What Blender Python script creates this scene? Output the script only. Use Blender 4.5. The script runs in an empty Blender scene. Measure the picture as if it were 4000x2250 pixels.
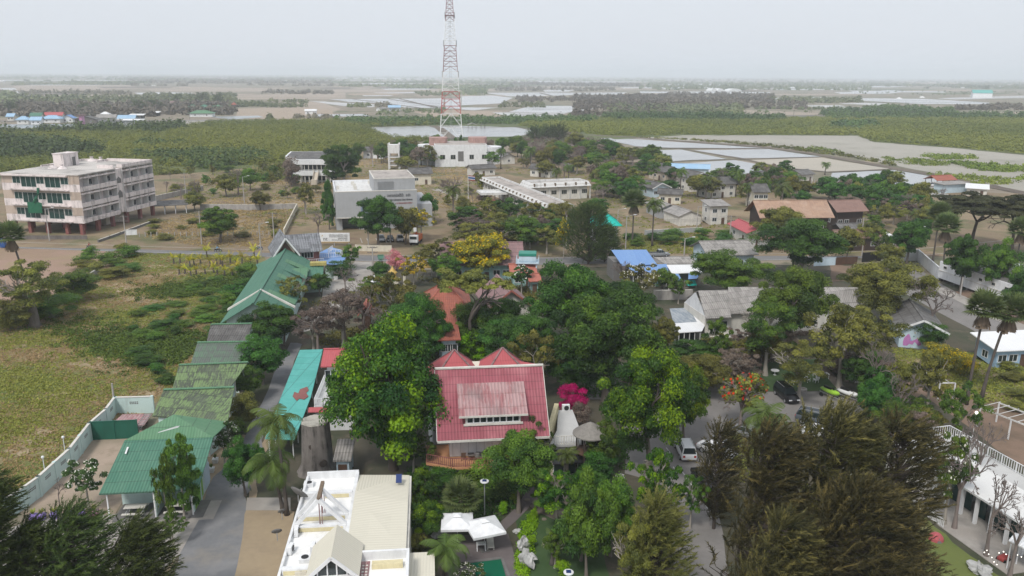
import bpy, math, random
import numpy as np
from mathutils import Vector, Matrix
S = bpy.context.scene
COL = S.collection
R = math.radians
# ------------------------------------------------------------------ camera, world, sun, exposure
F_, H_, YH_, ROLL_ = 3150.0, 42.0, 290.0, R(0.34)
PITCH = math.atan((1125 - YH_) / F_)
cam = bpy.data.cameras.new('camera'); co = bpy.data.objects.new('camera', cam); COL.objects.link(co)
cam.sensor_fit = 'HORIZONTAL'; cam.sensor_width = 36.0; cam.lens = 36.0 * F_ / 4000.0
cam.clip_start = 0.5; cam.clip_end = 60000.0
co.location = (0, 0, H_)
co.rotation_euler = (Matrix.Rotation(math.pi / 2 - PITCH, 3, 'X') @ Matrix.Rotation(ROLL_, 3, 'Z')).to_euler()
S.camera = co
W = bpy.data.worlds.new('World'); S.world = W; W.use_nodes = True
wn = W.node_tree.nodes; wl = W.node_tree.links; wn.clear()
wo = wn.new('ShaderNodeOutputWorld'); wb = wn.new('ShaderNodeBackground'); sky = wn.new('ShaderNodeTexSky')
sky.sky_type = 'NISHITA'; sky.sun_disc = False; sky.sun_elevation = R(52); sky.sun_rotation = R(205)
sky.air_density = 1.0; sky.dust_density = 5.0; sky.ozone_density = 1.0
SKYS = 0.10
wm = wn.new('ShaderNodeMix'); wm.data_type = 'RGBA'; wm.inputs[0].default_value = 0.90      # the overcast layer veils most of the blue
wm.inputs[7].default_value = (0.48 / SKYS, 0.505 / SKYS, 0.545 / SKYS, 1)
wl.new(sky.outputs[0], wm.inputs[6]); wl.new(wm.outputs[2], wb.inputs[0]); wb.inputs[1].default_value = SKYS
wl.new(wb.outputs[0], wo.inputs[0])
sl = bpy.data.lights.new('sun', 'SUN'); sl.energy = 1.5; sl.angle = R(12); sl.color = (1.0, 0.96, 0.9)
so = bpy.data.objects.new('sun', sl); COL.objects.link(so)
so.rotation_euler = (R(38), 0, R(-25))
S.view_settings.view_transform = 'Standard'; S.view_settings.look = 'None'
S.view_settings.exposure = 0.76; S.view_settings.gamma = 1.0
S.cycles.max_bounces = 6; S.cycles.transparent_max_bounces = 8; S.cycles.volume_bounces = 3
# ------------------------------------------------------------------ helpers
K = 1.5528                                    # overview units to photo units
def unroll(px, py):
 x = (px - 2000) / F_; y = -(py - 1125) / F_
 c, s = math.cos(ROLL_), math.sin(ROLL_)
 return x * c - y * s, x * s + y * c
def P(px, py, z=0.0):                         # point of the place at height z seen at this spot
 x, y = unroll(px, py)
 d = Vector((x, math.cos(PITCH) + y * math.sin(PITCH), -math.sin(PITCH) + y * math.cos(PITCH)))
 return Vector((0, 0, H_)) + d * ((z - H_) / d.z)
def PX(v):
 vx, vy, vz = v[0], v[1], v[2] - H_
 y = vy * math.sin(PITCH) + vz * math.cos(PITCH); Z = vy * math.cos(PITCH) - vz * math.sin(PITCH)
 x, y = vx / Z, y / Z
 c, s = math.cos(ROLL_), math.sin(ROLL_)
 return 2000 + F_ * (x * c + y * s), 1125 - F_ * (-x * s + y * c)
def HT(v, py):                                # height above v reaching up to this line
 lo, hi = -5.0, 300.0
 for _ in range(45):
  m = (lo + hi) / 2
  if PX((v[0], v[1], m))[1] > py: lo = m
  else: hi = m
 return lo
def PXM(v):                                   # photo pixels per metre at v
 return F_ / (v[1] * math.cos(PITCH) - (v[2] - H_) * math.sin(PITCH))
def setp(o, label=None, cat=None, group=None, kind=None):
 if label: o['label'] = label
 if cat: o['category'] = cat
 if group: o['group'] = group
 if kind: o['kind'] = kind
 return o
def thing(name, label, cat, loc=(0, 0, 0), rz=0.0, group=None):
 o = bpy.data.objects.new(name, None); COL.objects.link(o); o.empty_display_size = 0.3
 o.location = (loc[0], loc[1], loc[2] if len(loc) > 2 else 0); o.rotation_euler = (0, 0, rz)
 return setp(o, label, cat, group)
def copy_tree(o, parent=None):
 c = o.copy(); COL.objects.link(c); c.parent = parent
 for ch in list(o.children):
  copy_tree(ch, c)
 return c
class MB:
 def __init__(s): s.v = []; s.f = []; s.m = []; s.mi = 0
 def add(s, vs, fs):
  b = len(s.v); s.v += [tuple(v) for v in vs]; s.f += [tuple(b + i for i in f) for f in fs]; s.m += [s.mi] * len(fs); return s
 def box(s, x0, y0, z0, x1, y1, z1):
  return s.add([(x0,y0,z0),(x1,y0,z0),(x1,y1,z0),(x0,y1,z0),(x0,y0,z1),(x1,y0,z1),(x1,y1,z1),(x0,y1,z1)],
     [(0,3,2,1),(4,5,6,7),(0,1,5,4),(1,2,6,5),(2,3,7,6),(3,0,4,7)])
 def bar(s, a, b, w, h=None, up=(0, 0, 1)):
  a, b = Vector(a), Vector(b); h = h or w; d = (b - a).normalized(); u = Vector(up)
  if abs(d.dot(u)) > .97: u = Vector((1, 0, 0))
  r = d.cross(u).normalized() * (w / 2); u = r.cross(d).normalized() * (h / 2)
  return s.add([a-r-u, a+r-u, a+r+u, a-r+u, b-r-u, b+r-u, b+r+u, b-r+u],
     [(0,1,2,3),(7,6,5,4),(0,4,5,1),(1,5,6,2),(2,6,7,3),(3,7,4,0)])
 def tube(s, pts, rad, n=8, cap=True):
  pts = [Vector(p) for p in pts]; rad = rad if hasattr(rad, '__len__') else [rad] * len(pts); rings = []; b = len(s.v)
  for i, p in enumerate(pts):
   d = (pts[min(i+1, len(pts)-1)] - pts[max(i-1, 0)]).normalized()
   u = Vector((0, 0, 1)) if abs(d.z) < .9 else Vector((1, 0, 0))
   r = d.cross(u).normalized(); u = r.cross(d)
   for k in range(n):
    a = 2 * math.pi * k / n; s.v.append(tuple(p + (r * math.cos(a) + u * math.sin(a)) * rad[i]))
  nf = len(s.f)
  for i in range(len(pts)-1):
   for k in range(n):
    s.f.append((b+i*n+k, b+i*n+(k+1)%n, b+(i+1)*n+(k+1)%n, b+(i+1)*n+k))
  if cap:
   s.f.append(tuple(b+k for k in range(n))[::-1]); s.f.append(tuple(b+(len(pts)-1)*n+k for k in range(n)))
  s.m += [s.mi] * (len(s.f) - nf); return s
 def prism(s, poly, z0, z1):               # poly: xy list
  n = len(poly)
  return s.add([(p[0],p[1],z0) for p in poly] + [(p[0],p[1],z1) for p in poly],
     [tuple(range(n))[::-1], tuple(range(n, 2*n))] + [(i, (i+1)%n, n+(i+1)%n, n+i) for i in range(n)])
 def slab(s, poly, t):                     # 3D polygon thickened downward
  n = len(poly)
  return s.add([tuple(p) for p in poly] + [(p[0],p[1],p[2]-t) for p in poly],
     [tuple(range(n)), tuple(range(n, 2*n))[::-1]] + [(i, n+i, n+(i+1)%n, (i+1)%n) for i in range(n)])
 def lathe(s, prof, n=16, c=(0, 0)):       # prof: (r,z)
  b = len(s.v)
  for r, z in prof:
   for k in range(n):
    a = 2*math.pi*k/n; s.v.append((c[0]+r*math.cos(a), c[1]+r*math.sin(a), z))
  nf = len(s.f)
  for i in range(len(prof)-1):
   for k in range(n): s.f.append((b+i*n+k, b+i*n+(k+1)%n, b+(i+1)*n+(k+1)%n, b+(i+1)*n+k))
  s.f.append(tuple(b+k for k in range(n))[::-1]); s.f.append(tuple(b+(len(prof)-1)*n+k for k in range(n)))
  s.m += [s.mi] * (len(s.f) - nf); return s
 def build(s, name, mat, parent=None, label=None, smooth=False, bevel=0):
  me = bpy.data.meshes.new(name); me.from_pydata(s.v, [], s.f)
  mats = mat if isinstance(mat, (list, tuple)) else [mat]
  for m in mats: me.materials.append(M[m] if isinstance(m, str) else m)
  if len(mats) > 1: me.polygons.foreach_set('material_index', s.m)
  if smooth: me.polygons.foreach_set('use_smooth', [True] * len(s.f))
  me.update(); o = bpy.data.objects.new(name, me); COL.objects.link(o)
  if parent: o.parent = parent
  if label: o['label'] = label
  if bevel:
   md = o.modifiers.new('bevel', 'BEVEL'); md.width = bevel; md.segments = 2; md.limit_method = 'ANGLE'
  return o
# ------------------------------------------------------------------ materials
M = {}
class NT:
 def __init__(s, name):
  s.m = bpy.data.materials.new(name); s.m.use_nodes = True; s.t = s.m.node_tree; s.t.nodes.clear(); M[name] = s.m
  s.out = s.n('ShaderNodeOutputMaterial')
 def n(s, typ, **kw):
  nd = s.t.nodes.new(typ)
  for k, v in kw.items():
   if k.startswith('i') and k[1:].isdigit(): s.put(nd, int(k[1:]), v)
   else: setattr(nd, k, v)
  return nd
 def put(s, nd, i, v):
  if isinstance(v, bpy.types.NodeSocket): s.t.links.new(v, nd.inputs[i])
  elif isinstance(v, bpy.types.Node): s.t.links.new(v.outputs[0], nd.inputs[i])
  else:
   if isinstance(v, (tuple, list)) and len(v) == 3 and nd.inputs[i].type == 'RGBA': v = (*v, 1)
   nd.inputs[i].default_value = v
 def noise(s, scale, detail=4, rough=.55, vec=None, st=None):
  v = vec or s.n('ShaderNodeTexCoord').outputs[3]
  if st:
   v = s.n('ShaderNodeMapping', i0=v, i3=st).outputs[0]
  return s.n('ShaderNodeTexNoise', i0=v, i2=scale, i3=detail, i4=rough).outputs[0]
 def step(s, v, a, b):
  return s.n('ShaderNodeMapRange', i0=v, i1=a, i2=b).outputs[0]
 def mix(s, f, a, b, mode='MIX'):
  nd = s.n('ShaderNodeMix', data_type='RGBA', blend_type=mode); s.put(nd, 0, f); s.put(nd, 6, a); s.put(nd, 7, b); return nd.outputs[2]
 def math(s, op, a, b=0.0):
  return s.n('ShaderNodeMath', operation=op, i0=a, i1=b).outputs[0]
 def pbr(s, col, rough=.8, metal=0.0, bump=None, bstr=.3, bdist=.05, spec=None):
  b = s.n('ShaderNodeBsdfPrincipled'); s.put(b, 0, col); s.put(b, 1, metal); s.put(b, 2, rough)
  if spec is not None: b.inputs['Specular IOR Level'].default_value = spec
  if bump is not None:
   bp = s.n('ShaderNodeBump'); bp.inputs['Strength'].default_value = bstr; bp.inputs['Distance'].default_value = bdist
   s.t.links.new(bump, bp.inputs['Height']); s.t.links.new(bp.outputs[0], b.inputs['Normal'])
  s.t.links.new(b.outputs[0], s.out.inputs[0]); return s.m
def paint(name, col, rough=.6, dirt=.25, scale=1.2, metal=0.0, dcol=None):
 t = NT(name); n1 = t.noise(scale, 6, .65, st=(1, 1, .35)); dc = dcol or tuple(c * .55 for c in col)
 c = t.mix(t.math('MULTIPLY', t.step(n1, .42, .8), dirt * 2), col, dc)
 return t.pbr(c, rough, metal, n1, .08, .02)
def weather(name, col, dcol, amt=.6, lo=.45, hi=.62, scale=1.5, st=(1, 1, .18)):   # vertical run-off stains
 t = NT(name); n1 = t.noise(scale, 8, .7, st=st); n2 = t.noise(scale * .3, 4, .6)
 f = t.math('MULTIPLY', t.math('MULTIPLY', t.step(n1, lo, hi), t.step(n2, .35, .6)), amt)
 return t.pbr(t.mix(f, col, dcol), .9, 0, n1, .1, .03)
def roofmat(name, col, col2, pitch=.28, row=1.2, stain=.6, col3=None, amp=1.0, rough=.75, lo=.42, hi=.68, line=.55, ss=.7):
 t = NT(name); tc = t.n('ShaderNodeTexCoord'); sp = t.n('ShaderNodeSeparateXYZ', i0=tc.outputs[3]); sn = t.n('ShaderNodeSeparateXYZ', i0=tc.outputs[1])
 g = t.math('GREATER_THAN', t.math('ABSOLUTE', sn.outputs[0]), t.math('ABSOLUTE', sn.outputs[1]))
 gi = t.math('SUBTRACT', 1.0, g)
 u = t.math('ADD', t.math('MULTIPLY', sp.outputs[0], gi), t.math('MULTIPLY', sp.outputs[1], g))
 v = t.math('ADD', t.math('MULTIPLY', sp.outputs[0], g), t.math('MULTIPLY', sp.outputs[1], gi))
 wv = t.math('SINE', t.math('MULTIPLY', u, 2 * math.pi / pitch))
 fr = t.math('FRACT', t.math('DIVIDE', v, row)); ln = t.math('LESS_THAN', fr, .07)
 uv = t.n('ShaderNodeCombineXYZ', i0=u, i1=v, i2=0.0).outputs[0]
 n1 = t.noise(ss, 8, .7, vec=t.n('ShaderNodeMapping', i0=uv, i3=(2.6, .8, 1)).outputs[0]); n2 = t.noise(.25, 3, .6, vec=uv)
 cell = t.n('ShaderNodeTexWhiteNoise', noise_dimensions='2D', i0=t.n('ShaderNodeVectorMath', operation='FLOOR', i0=t.n('ShaderNodeMapping', i0=uv, i3=(1 / (pitch * 4), 1 / row, 1)).outputs[0]).outputs[0]).outputs[0]
 f = t.math('MULTIPLY', t.step(t.math('ADD', n1, t.math('MULTIPLY', t.math('SUBTRACT', cell, .5), .16)), lo, hi), stain)
 c = t.mix(f, col, col2)
 if col3: c = t.mix(t.math('MULTIPLY', t.step(n2, .48, .66), .8), c, col3)
 c = t.mix(t.math('MULTIPLY', ln, line), c, tuple(x * .35 for x in col2))
 c = t.mix(t.math('MULTIPLY', t.step(wv, .2, -1.0), .35 * amp), c, tuple(x * .45 for x in col))   # darker colour in the valleys of the sheet
 return t.pbr(c, rough, 0, wv, .6 * amp, pitch * .22)
def ground(name, cols, scales, rough=.95, bstr=.3):
 t = NT(name); c = cols[0]; n = None
 for cc, (sc, lo, hi) in zip(cols[1:], scales):
  n = t.noise(sc, 7, .62); c = t.mix(t.step(n, lo, hi), c, cc)
 n2 = t.noise(1.6, 6, .7); c = t.mix(.35, c, t.mix(n2, (.2, .2, .2), (1, 1, 1)), 'MULTIPLY')
 return t.pbr(c, rough, 0, n2, bstr, .1)
def leafm(name, a, b, c=None, trans=.22):
 k = 1.0 if name.startswith('flower') else 1.5; a, b = tuple(x * k for x in a), tuple(x * k for x in b); c = c and tuple(x * k for x in c)
 t = NT(name); at = t.n('ShaderNodeAttribute', attribute_name='tint'); oi = t.n('ShaderNodeObjectInfo')
 cr = t.n('ShaderNodeValToRGB', i0=at.outputs[2]); e = cr.color_ramp.elements
 e[0].position = .05; e[0].color = (*a, 1); e[1].position = .95; e[1].color = (*b, 1)
 if c: x = e.new(.6); x.color = (*c, 1)
 hs = t.n('ShaderNodeHueSaturation'); t.put(hs, 4, cr.outputs[0]); t.put(hs, 1, 1.1)
 t.put(hs, 0, t.n('ShaderNodeMapRange', i0=oi.outputs['Random'], i3=.48, i4=.515).outputs[0])
 t.put(hs, 2, t.n('ShaderNodeMapRange', i0=oi.outputs['Random'], i3=.75, i4=1.2).outputs[0])
 d = t.n('ShaderNodeBsdfPrincipled'); t.put(d, 0, hs.outputs[0]); d.inputs[2].default_value = .55; d.inputs['Specular IOR Level'].default_value = .25
 tr = t.n('ShaderNodeBsdfTranslucent'); t.put(tr, 0, hs.outputs[0])
 mx = t.n('ShaderNodeMixShader', i0=trans); t.t.links.new(d.outputs[0], mx.inputs[1]); t.t.links.new(tr.outputs[0], mx.inputs[2])
 t.t.links.new(mx.outputs[0], t.out.inputs[0]); return t.m
def water(name, col, rough=.12, bs=.15, bsc=.4):
 t = NT(name); n = t.noise(bsc, 4, .6, st=(1, 3, 1)); n2 = t.noise(.02, 4, .6)
 return t.pbr(t.mix(t.step(n2, .4, .7), col, tuple(c * .8 for c in col)), rough, 0, n, bs, .05)
# ------------------------------------------------------------------ named materials
paint('white', (.72, .73, .74), .6, .3); paint('off_white', (.62, .60, .55), .7, .35); paint('cream', (.60, .56, .46), .7, .3)
paint('beige_wall', (.52, .46, .38), .8, .3); paint('pale_blue', (.50, .62, .70), .7, .25); paint('mint', (.52, .66, .63), .7, .35)
paint('aqua_wall', (.30, .47, .46), .7, .3); paint('grey_wall', (.36, .37, .38), .8, .25, dcol=(.25, .25, .25)); paint('concrete', (.38, .36, .34), .9, .5)
paint('dark_concrete', (.16, .155, .15), .9, .4); paint('brown_wood', (.10, .055, .035), .7, .4); paint('dark_wood', (.045, .028, .022), .7, .3)
paint('grey_wood', (.17, .15, .14), .85, .5); paint('black', (.012, .012, .013), .5, .1); paint('steel', (.42, .43, .44), .4, .2, metal=.4)
paint('red_paint', (.32, .05, .045), .6, .3); paint('tower_red', (.42, .07, .06), .6, .3); paint('tower_white', (.78, .79, .80), .6, .3)
paint('tower_dark', (.22, .07, .07), .7, .2); paint('green_net', (.012, .12, .06), .9, .3); paint('green_sheet', (.008, .10, .065), .8, .3)
paint('red_column', (.23, .085, .075), .8, .4); paint('terracotta_floor', (.50, .25, .13), .7, .2, scale=3); paint('purple', (.24, .17, .45), .6, .2)
paint('pink', (.50, .22, .38), .6, .2); paint('lime', (.20, .42, .05), .6, .2); paint('orange', (.60, .13, .02), .5, .1); paint('yellow_gold', (.50, .33, .08), .4, .2)
paint('blue_paint', (.03, .10, .32), .5, .2); paint('light_blue', (.20, .42, .68), .6, .2); paint('teal_tank', (.02, .22, .16), .5, .2)
paint('car_white', (.72, .73, .74), .25, .05, .3); paint('car_black', (.012, .012, .014), .18, .05); paint('car_silver', (.36, .37, .38), .25, .05, metal=.5)
paint('car_grey', (.13, .15, .18), .25, .05, metal=.4); paint('tyre', (.015, .015, .015), .9, .2); paint('lime_green', (.35, .62, .06), .3, .05); paint('skin', (.35, .2, .14), .6, .05)
paint('head_lamp', (.7, .72, .74), .1, .02); paint('tail_lamp', (.35, .02, .02), .2, .02); paint('bark', (.16, .135, .115), .95, .6, 3); paint('pale_bark', (.33, .30, .26), .9, .5, 3)
paint('dark_bark', (.075, .06, .05), .95, .5, 3); paint('bare_twig', (.20, .165, .15), .95, .4, 3); paint('palm_bark', (.10, .085, .075), .95, .5, 4)
paint('dead_leaf', (.17, .125, .085), .9, .4, 3); paint('rock', (.42, .42, .41), .9, .6, 1.5); paint('thatch', (.23, .215, .195), .95, .5, 4); paint('pipe_blue', (.03, .12, .35), .6, .2)
paint('magenta_mural', (.50, .20, .48), .8, .3, 3); paint('cream_metal', (.66, .63, .53), .5, .1); paint('yellow_wall', (.62, .55, .34), .8, .3, 2); paint('foliage_flag', (.4, .04, .05), .7, .1)
weather('hotel_wall', (.70, .63, .615), (.10, .095, .09), .75, .47, .62, .9); weather('hotel_tan', (.47, .385, .32), (.10, .09, .08), .6, .5, .65, .8)
weather('hotel_roof', (.50, .47, .44), (.11, .105, .10), .8, .42, .55, .35, st=(.5, 1.6, 1)); weather('old_white', (.62, .62, .61), (.20, .19, .18), .55, .48, .62, .8)
weather('old_roof_slab', (.40, .36, .33), (.13, .12, .11), .8, .42, .6, .5, st=(1, 1, 1)); weather('trunk_wall', (.20, .18, .165), (.05, .045, .04), .9, .4, .6, 2.2, st=(1, 1, .12))
weather('stump_top', (.42, .40, .35), (.18, .17, .15), .8, .4, .6, 1.2, st=(1, 1, 1)); weather('white_roof_slab', (.76, .76, .75), (.38, .37, .33), .5, .5, .7, .5, st=(1, 1, 1))
weather('wall_mint', (.50, .63, .61), (.20, .22, .20), .5, .5, .68, 1.2); weather('stone_wall', (.25, .24, .24), (.11, .11, .11), .8, .4, .6, 2, st=(1, 1, 1))
weather('water_tank', (.66, .66, .65), (.28, .24, .2), .55, .48, .65, 1.2)
roofmat('green_roof', (.06, .175, .12), (.10, .22, .15), .30, 1.35, .7, amp=.8)
roofmat('green_light_roof', (.09, .21, .115), (.13, .25, .15), .30, 1.35, .7, amp=.6)
roofmat('moss_roof', (.155, .23, .095), (.06, .068, .055), .30, 1.35, .95, (.10, .12, .085), amp=.7, lo=.46, hi=.58, ss=1.4)
roofmat('moss_grey_roof', (.10, .17, .11), (.10, .105, .10), .30, 1.35, .9, (.12, .125, .12), amp=.7, lo=.42, hi=.6, ss=1.2)
roofmat('grey_roof', (.19, .185, .18), (.085, .08, .075), .34, 1.4, .8, lo=.4, hi=.62)
roofmat('pale_grey_roof', (.36, .34, .32), (.17, .16, .15), .34, 1.4, .8, lo=.42, hi=.65)
roofmat('village_roof', (.13, .125, .12), (.06, .055, .052), .34, 1.6, .8, (.20, .19, .18), lo=.4, hi=.62)
roofmat('red_roof', (.32, .085, .11), (.21, .06, .07), .33, .62, .6, (.44, .17, .19), amp=.9, lo=.42, hi=.68)
roofmat('faded_red_roof', (.42, .27, .27), (.30, .10, .11), .36, 1.5, .8, (.20, .15, .15), amp=1.0, lo=.48, hi=.62, line=.3)
roofmat('teal_roof', (.08, .36, .32), (.13, .46, .43), .2, 2.3, .5, amp=.3); roofmat('bright_teal_roof', (.0, .44, .36), (.02, .38, .33), .3, .5, .4, amp=.6)
roofmat('blue_roof', (.15, .27, .52), (.20, .33, .55), .25, 8, .5, amp=.4, line=.1); roofmat('sky_blue_roof', (.27, .43, .60), (.4, .52, .62), .3, 9, .5, amp=.3, line=.1)
roofmat('orange_roof', (.40, .26, .18), (.27, .17, .13), .3, .45, .8, (.46, .33, .25), amp=.7); roofmat('brown_roof', (.26, .16, .13), (.17, .10, .085), .3, .5, .6, amp=.7)
roofmat('terracotta_roof', (.36, .11, .07), (.22, .075, .06), .3, .45, .7, amp=.7); roofmat('bright_terracotta_roof', (.42, .14, .10), (.32, .12, .09), .3, 1.3, .5, amp=.6)
roofmat('pink_roof', (.26, .155, .155), (.17, .11, .11), .34, 1.2, .7, amp=.6, line=.7); roofmat('rose_roof', (.42, .09, .10), (.33, .07, .08), .3, 1.2, .5, amp=.4, line=.2)
roofmat('white_metal_roof', (.72, .73, .74), (.6, .6, .6), .3, 9, .3, amp=.5, line=.05); roofmat('cream_roof', (.63, .60, .50), (.58, .55, .46), .26, 40, .3, amp=.35, line=.05, rough=.5)
roofmat('thai_grey_roof', (.24, .25, .27), (.10, .105, .115), .5, .4, .8, amp=1.0, lo=.46, hi=.56); roofmat('yellow_roof', (.45, .38, .12), (.3, .25, .1), .3, .9, .6, amp=.8); roofmat('translucent_roof', (.20, .24, .28), (.42, .44, .46), .25, 3, .8, amp=.5, line=.1)
t = NT('glass'); t.pbr((.02, .03, .032), .08, 0, spec=.6)
t = NT('green_glass'); t.pbr((.012, .045, .04), .15, 0, spec=.5)
t = NT('mirror_glass'); t.pbr((.30, .38, .48), .12, .3, spec=.8)
t = NT('pool_tile'); t.pbr((.008, .11, .06), .1, 0, t.noise(1.5, 3), .2, .03)
t = NT('lamp_glow'); e = t.n('ShaderNodeEmission', i0=(1, .95, .85), i1=2.2); t.t.links.new(e.outputs[0], t.out.inputs[0])
t = NT('solar_cell'); t.pbr((.02, .04, .14), .2, 0)
water('pond_water', (.34, .345, .345), .22); water('canal_water', (.25, .27, .27), .25); water('salt_water', (.45, .455, .46), .3)
# ground cover colours
ground('base_soil', [(.25, .205, .155), (.13, .14, .075), (.32, .265, .20), (.09, .10, .055)], [(.012, .44, .62), (.05, .5, .65), (.2, .55, .7)])
ground('field_grass', [(.135, .165, .040), (.22, .165, .075), (.095, .145, .030), (.36, .28, .18)], [(.055, .41, .55), (.13, .53, .65), (.11, .53, .62)])
ground('near_soil', [(.085, .075, .05), (.05, .06, .03), (.14, .11, .08)], [(.15, .45, .6), (.4, .55, .7)])
ground('red_earth', [(.33, .22, .165), (.27, .19, .12), (.30, .24, .13)], [(.05, .45, .65), (.15, .5, .7)])
ground('dry_grass', [(.24, .18, .085), (.13, .13, .05), (.29, .225, .13), (.085, .10, .035)], [(.06, .45, .6), (.1, .52, .66), (.25, .56, .68)])
ground('dry_orange', [(.22, .165, .10), (.29, .22, .135), (.125, .125, .05), (.17, .11, .07)], [(.05, .45, .6), (.07, .50, .62), (.2, .55, .7)])
ground('yard_sand', [(.40, .315, .245), (.33, .27, .20), (.28, .225, .16)], [(.2, .45, .6), (.6, .52, .7)])
ground('beige_sand', [(.37, .29, .19), (.32, .25, .17)], [(.3, .45, .65)])
ground('pale_concrete', [(.40, .375, .345), (.34, .31, .28), (.28, .26, .24)], [(.1, .45, .6), (.3, .5, .7)])
ground('white_concrete', [(.42, .43, .43), (.33, .34, .34)], [(.3, .42, .62)])
ground('gravel', [(.19, .195, .205), (.235, .235, .24), (.26, .235, .20)], [(.3, .45, .6), (.1, .55, .7)])
ground('asphalt_grey', [(.165, .165, .17), (.20, .195, .19)], [(.1, .42, .62)])
ground('parking_paving', [(.24, .225, .215), (.20, .19, .18)], [(.15, .42, .62)])
ground('mud_flat', [(.34, .32, .275), (.39, .37, .32), (.28, .27, .22)], [(.01, .42, .6), (.03, .52, .68)])
ground('dike_soil', [(.17, .14, .105), (.115, .09, .07)], [(.08, .42, .6)])
ground('red_scrub', [(.14, .10, .08), (.09, .085, .05), (.20, .155, .115)], [(.03, .45, .6), (.08, .55, .7)])
ground('salt_pan', [(.55, .55, .55), (.45, .45, .45)], [(.01, .42, .6)])
ground('cream_pan', [(.45, .41, .345), (.41, .38, .32)], [(.02, .42, .6)])
ground('beige_field', [(.38, .31, .25), (.31, .26, .20)], [(.006, .42, .6)])
ground('lawn', [(.04, .085, .025), (.055, .10, .03)], [(.3, .42, .62)]); ground('brown_soil', [(.23, .155, .11), (.17, .12, .08)], [(.15, .45, .6)])
ground('garden_stone', [(.25, .215, .175), (.17, .14, .11)], [(.5, .42, .62)]); ground('deck', [(.17, .145, .145), (.14, .12, .12)], [(.8, .4, .6)])
ground('mangrove_floor', [(.075, .10, .028), (.11, .13, .035)], [(.02, .42, .6)]); ground('line_paint', [(.6, .6, .6), (.45, .45, .45)], [(.6, .5, .7)])
ground('white_terrace', [(.56, .56, .55), (.48, .48, .47)], [(.4, .45, .65)])
leafm('leaf_bright', (.010, .034, .006), (.125, .195, .018), (.036, .080, .010)); leafm('leaf_fresh', (.012, .040, .008), (.075, .155, .024), (.034, .085, .014)); leafm('leaf_dark', (.010, .032, .008), (.055, .115, .022)); leafm('leaf_mid', (.020, .050, .012), (.095, .155, .026))
leafm('leaf_olive', (.040, .048, .016), (.165, .165, .040)); leafm('leaf_rain', (.022, .027, .013), (.055, .06, .025)); leafm('leaf_brown', (.085, .065, .052), (.16, .13, .105)); leafm('leaf_yellow', (.07, .085, .02), (.42, .32, .03), (.16, .16, .03))
leafm('leaf_far_dry', (.085, .075, .055), (.15, .135, .105)); leafm('leaf_lime', (.08, .16, .012), (.17, .26, .03)); leafm('leaf_mangrove', (.070, .100, .020), (.175, .195, .040)); leafm('leaf_mangrove_dark', (.030, .058, .02), (.075, .115, .032)); leafm('leaf_far', (.075, .095, .05), (.16, .175, .09))
leafm('needle', (.015, .017, .006), (.165, .145, .055), (.06, .056, .022), .2); leafm('needle_olive', (.04, .05, .015), (.17, .165, .055), None, .2); leafm('needle_green', (.020, .034, .012), (.075, .10, .030), None, .15); leafm('palm_leaf', (.028, .050, .014), (.085, .115, .03)); leafm('palm_fan_leaf', (.04, .065, .025), (.12, .15, .06))
leafm('young_palm', (.12, .14, .02), (.38, .34, .05)); leafm('flower_white', (.6, .58, .5), (.78, .77, .72)); leafm('flower_orange', (.6, .09, .02), (.75, .16, .03)); leafm('flower_magenta', (.42, .012, .07), (.75, .04, .16)); leafm('flower_pink', (.42, .14, .18), (.6, .3, .33))
leafm('flower_yellow', (.62, .42, .02), (.75, .55, .04)); leafm('leaf_frangi', (.025, .045, .014), (.055, .09, .028)); leafm('grass_blade', (.12, .15, .035), (.22, .23, .06)); leafm('dry_blade', (.20, .155, .07), (.34, .26, .14))
# ------------------------------------------------------------------ ground sheets
rg = np.random.RandomState(5)
def rough_edge(pts, amp, n=5):
 out = []
 for i in range(len(pts)):
  a = np.array(pts[i], float); b = np.array(pts[(i+1) % len(pts)], float); d = b - a; L = np.hypot(*d); nn = max(1, min(n, int(L / 20)))
  for k in range(nn):
   q = a + d * k / nn
   if k: q = q + (rg.rand(2) - .5) * amp * np.array([2.0, .8])
   out.append(tuple(q))
 return out
NSH = []
def sheet(name, pts, mat, lv, amp=0, f=False, kind='structure', cat=None, label=None):
 if f: pts = [(x * K, y * K) for x, y in pts]
 if amp: pts = rough_edge(pts, amp)
 NSH.append(1); z = lv * .004 + len(NSH) * .0001
 w = [P(x, y, 0) for x, y in pts]; far = max(v[1] for v in w)
 z *= max(1.0, far / 150.0)
 me = bpy.data.meshes.new(name); vs = [(v[0], v[1], z) for v in w]; me.from_pydata(vs, [], [tuple(range(len(vs)))])
 me.update()
 if me.polygons[0].normal.z < 0: me.flip_normals()
 me.materials.append(M[mat]); o = bpy.data.objects.new(name, me); COL.objects.link(o)
 return setp(o, label, cat, None, kind)
def strip(name, pts, w, mat, lv, kind='structure'):       # pts in photo units, w metres
 c = [P(x, y) for x, y in pts]; L, Rr = [], []; far = max(v[1] for v in c); NSH.append(1); z = (lv * .004 + len(NSH) * .0001) * max(1.0, far / 150)
 for i, p in enumerate(c):
  d = (c[min(i+1, len(c)-1)] - c[max(i-1, 0)]).normalized(); n = Vector((-d.y, d.x, 0)) * w / 2
  L.append((p.x+n.x, p.y+n.y, z)); Rr.append((p.x-n.x, p.y-n.y, z))
 me = bpy.data.meshes.new(name); m = len(L); me.from_pydata(L + Rr, [], [(i, m+i, m+i+1, i+1) for i in range(m-1)]); me.materials.append(M[mat])
 o = bpy.data.objects.new(name, me); COL.objects.link(o); o['kind'] = kind; return o
g = MB(); g.add([(-26000, -40, 0), (26000, -40, 0), (26000, 27000, 0), (-26000, 27000, 0)], [(0, 1, 2, 3)]); g.build('ground', 'base_soil')['kind'] = 'structure'
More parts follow.
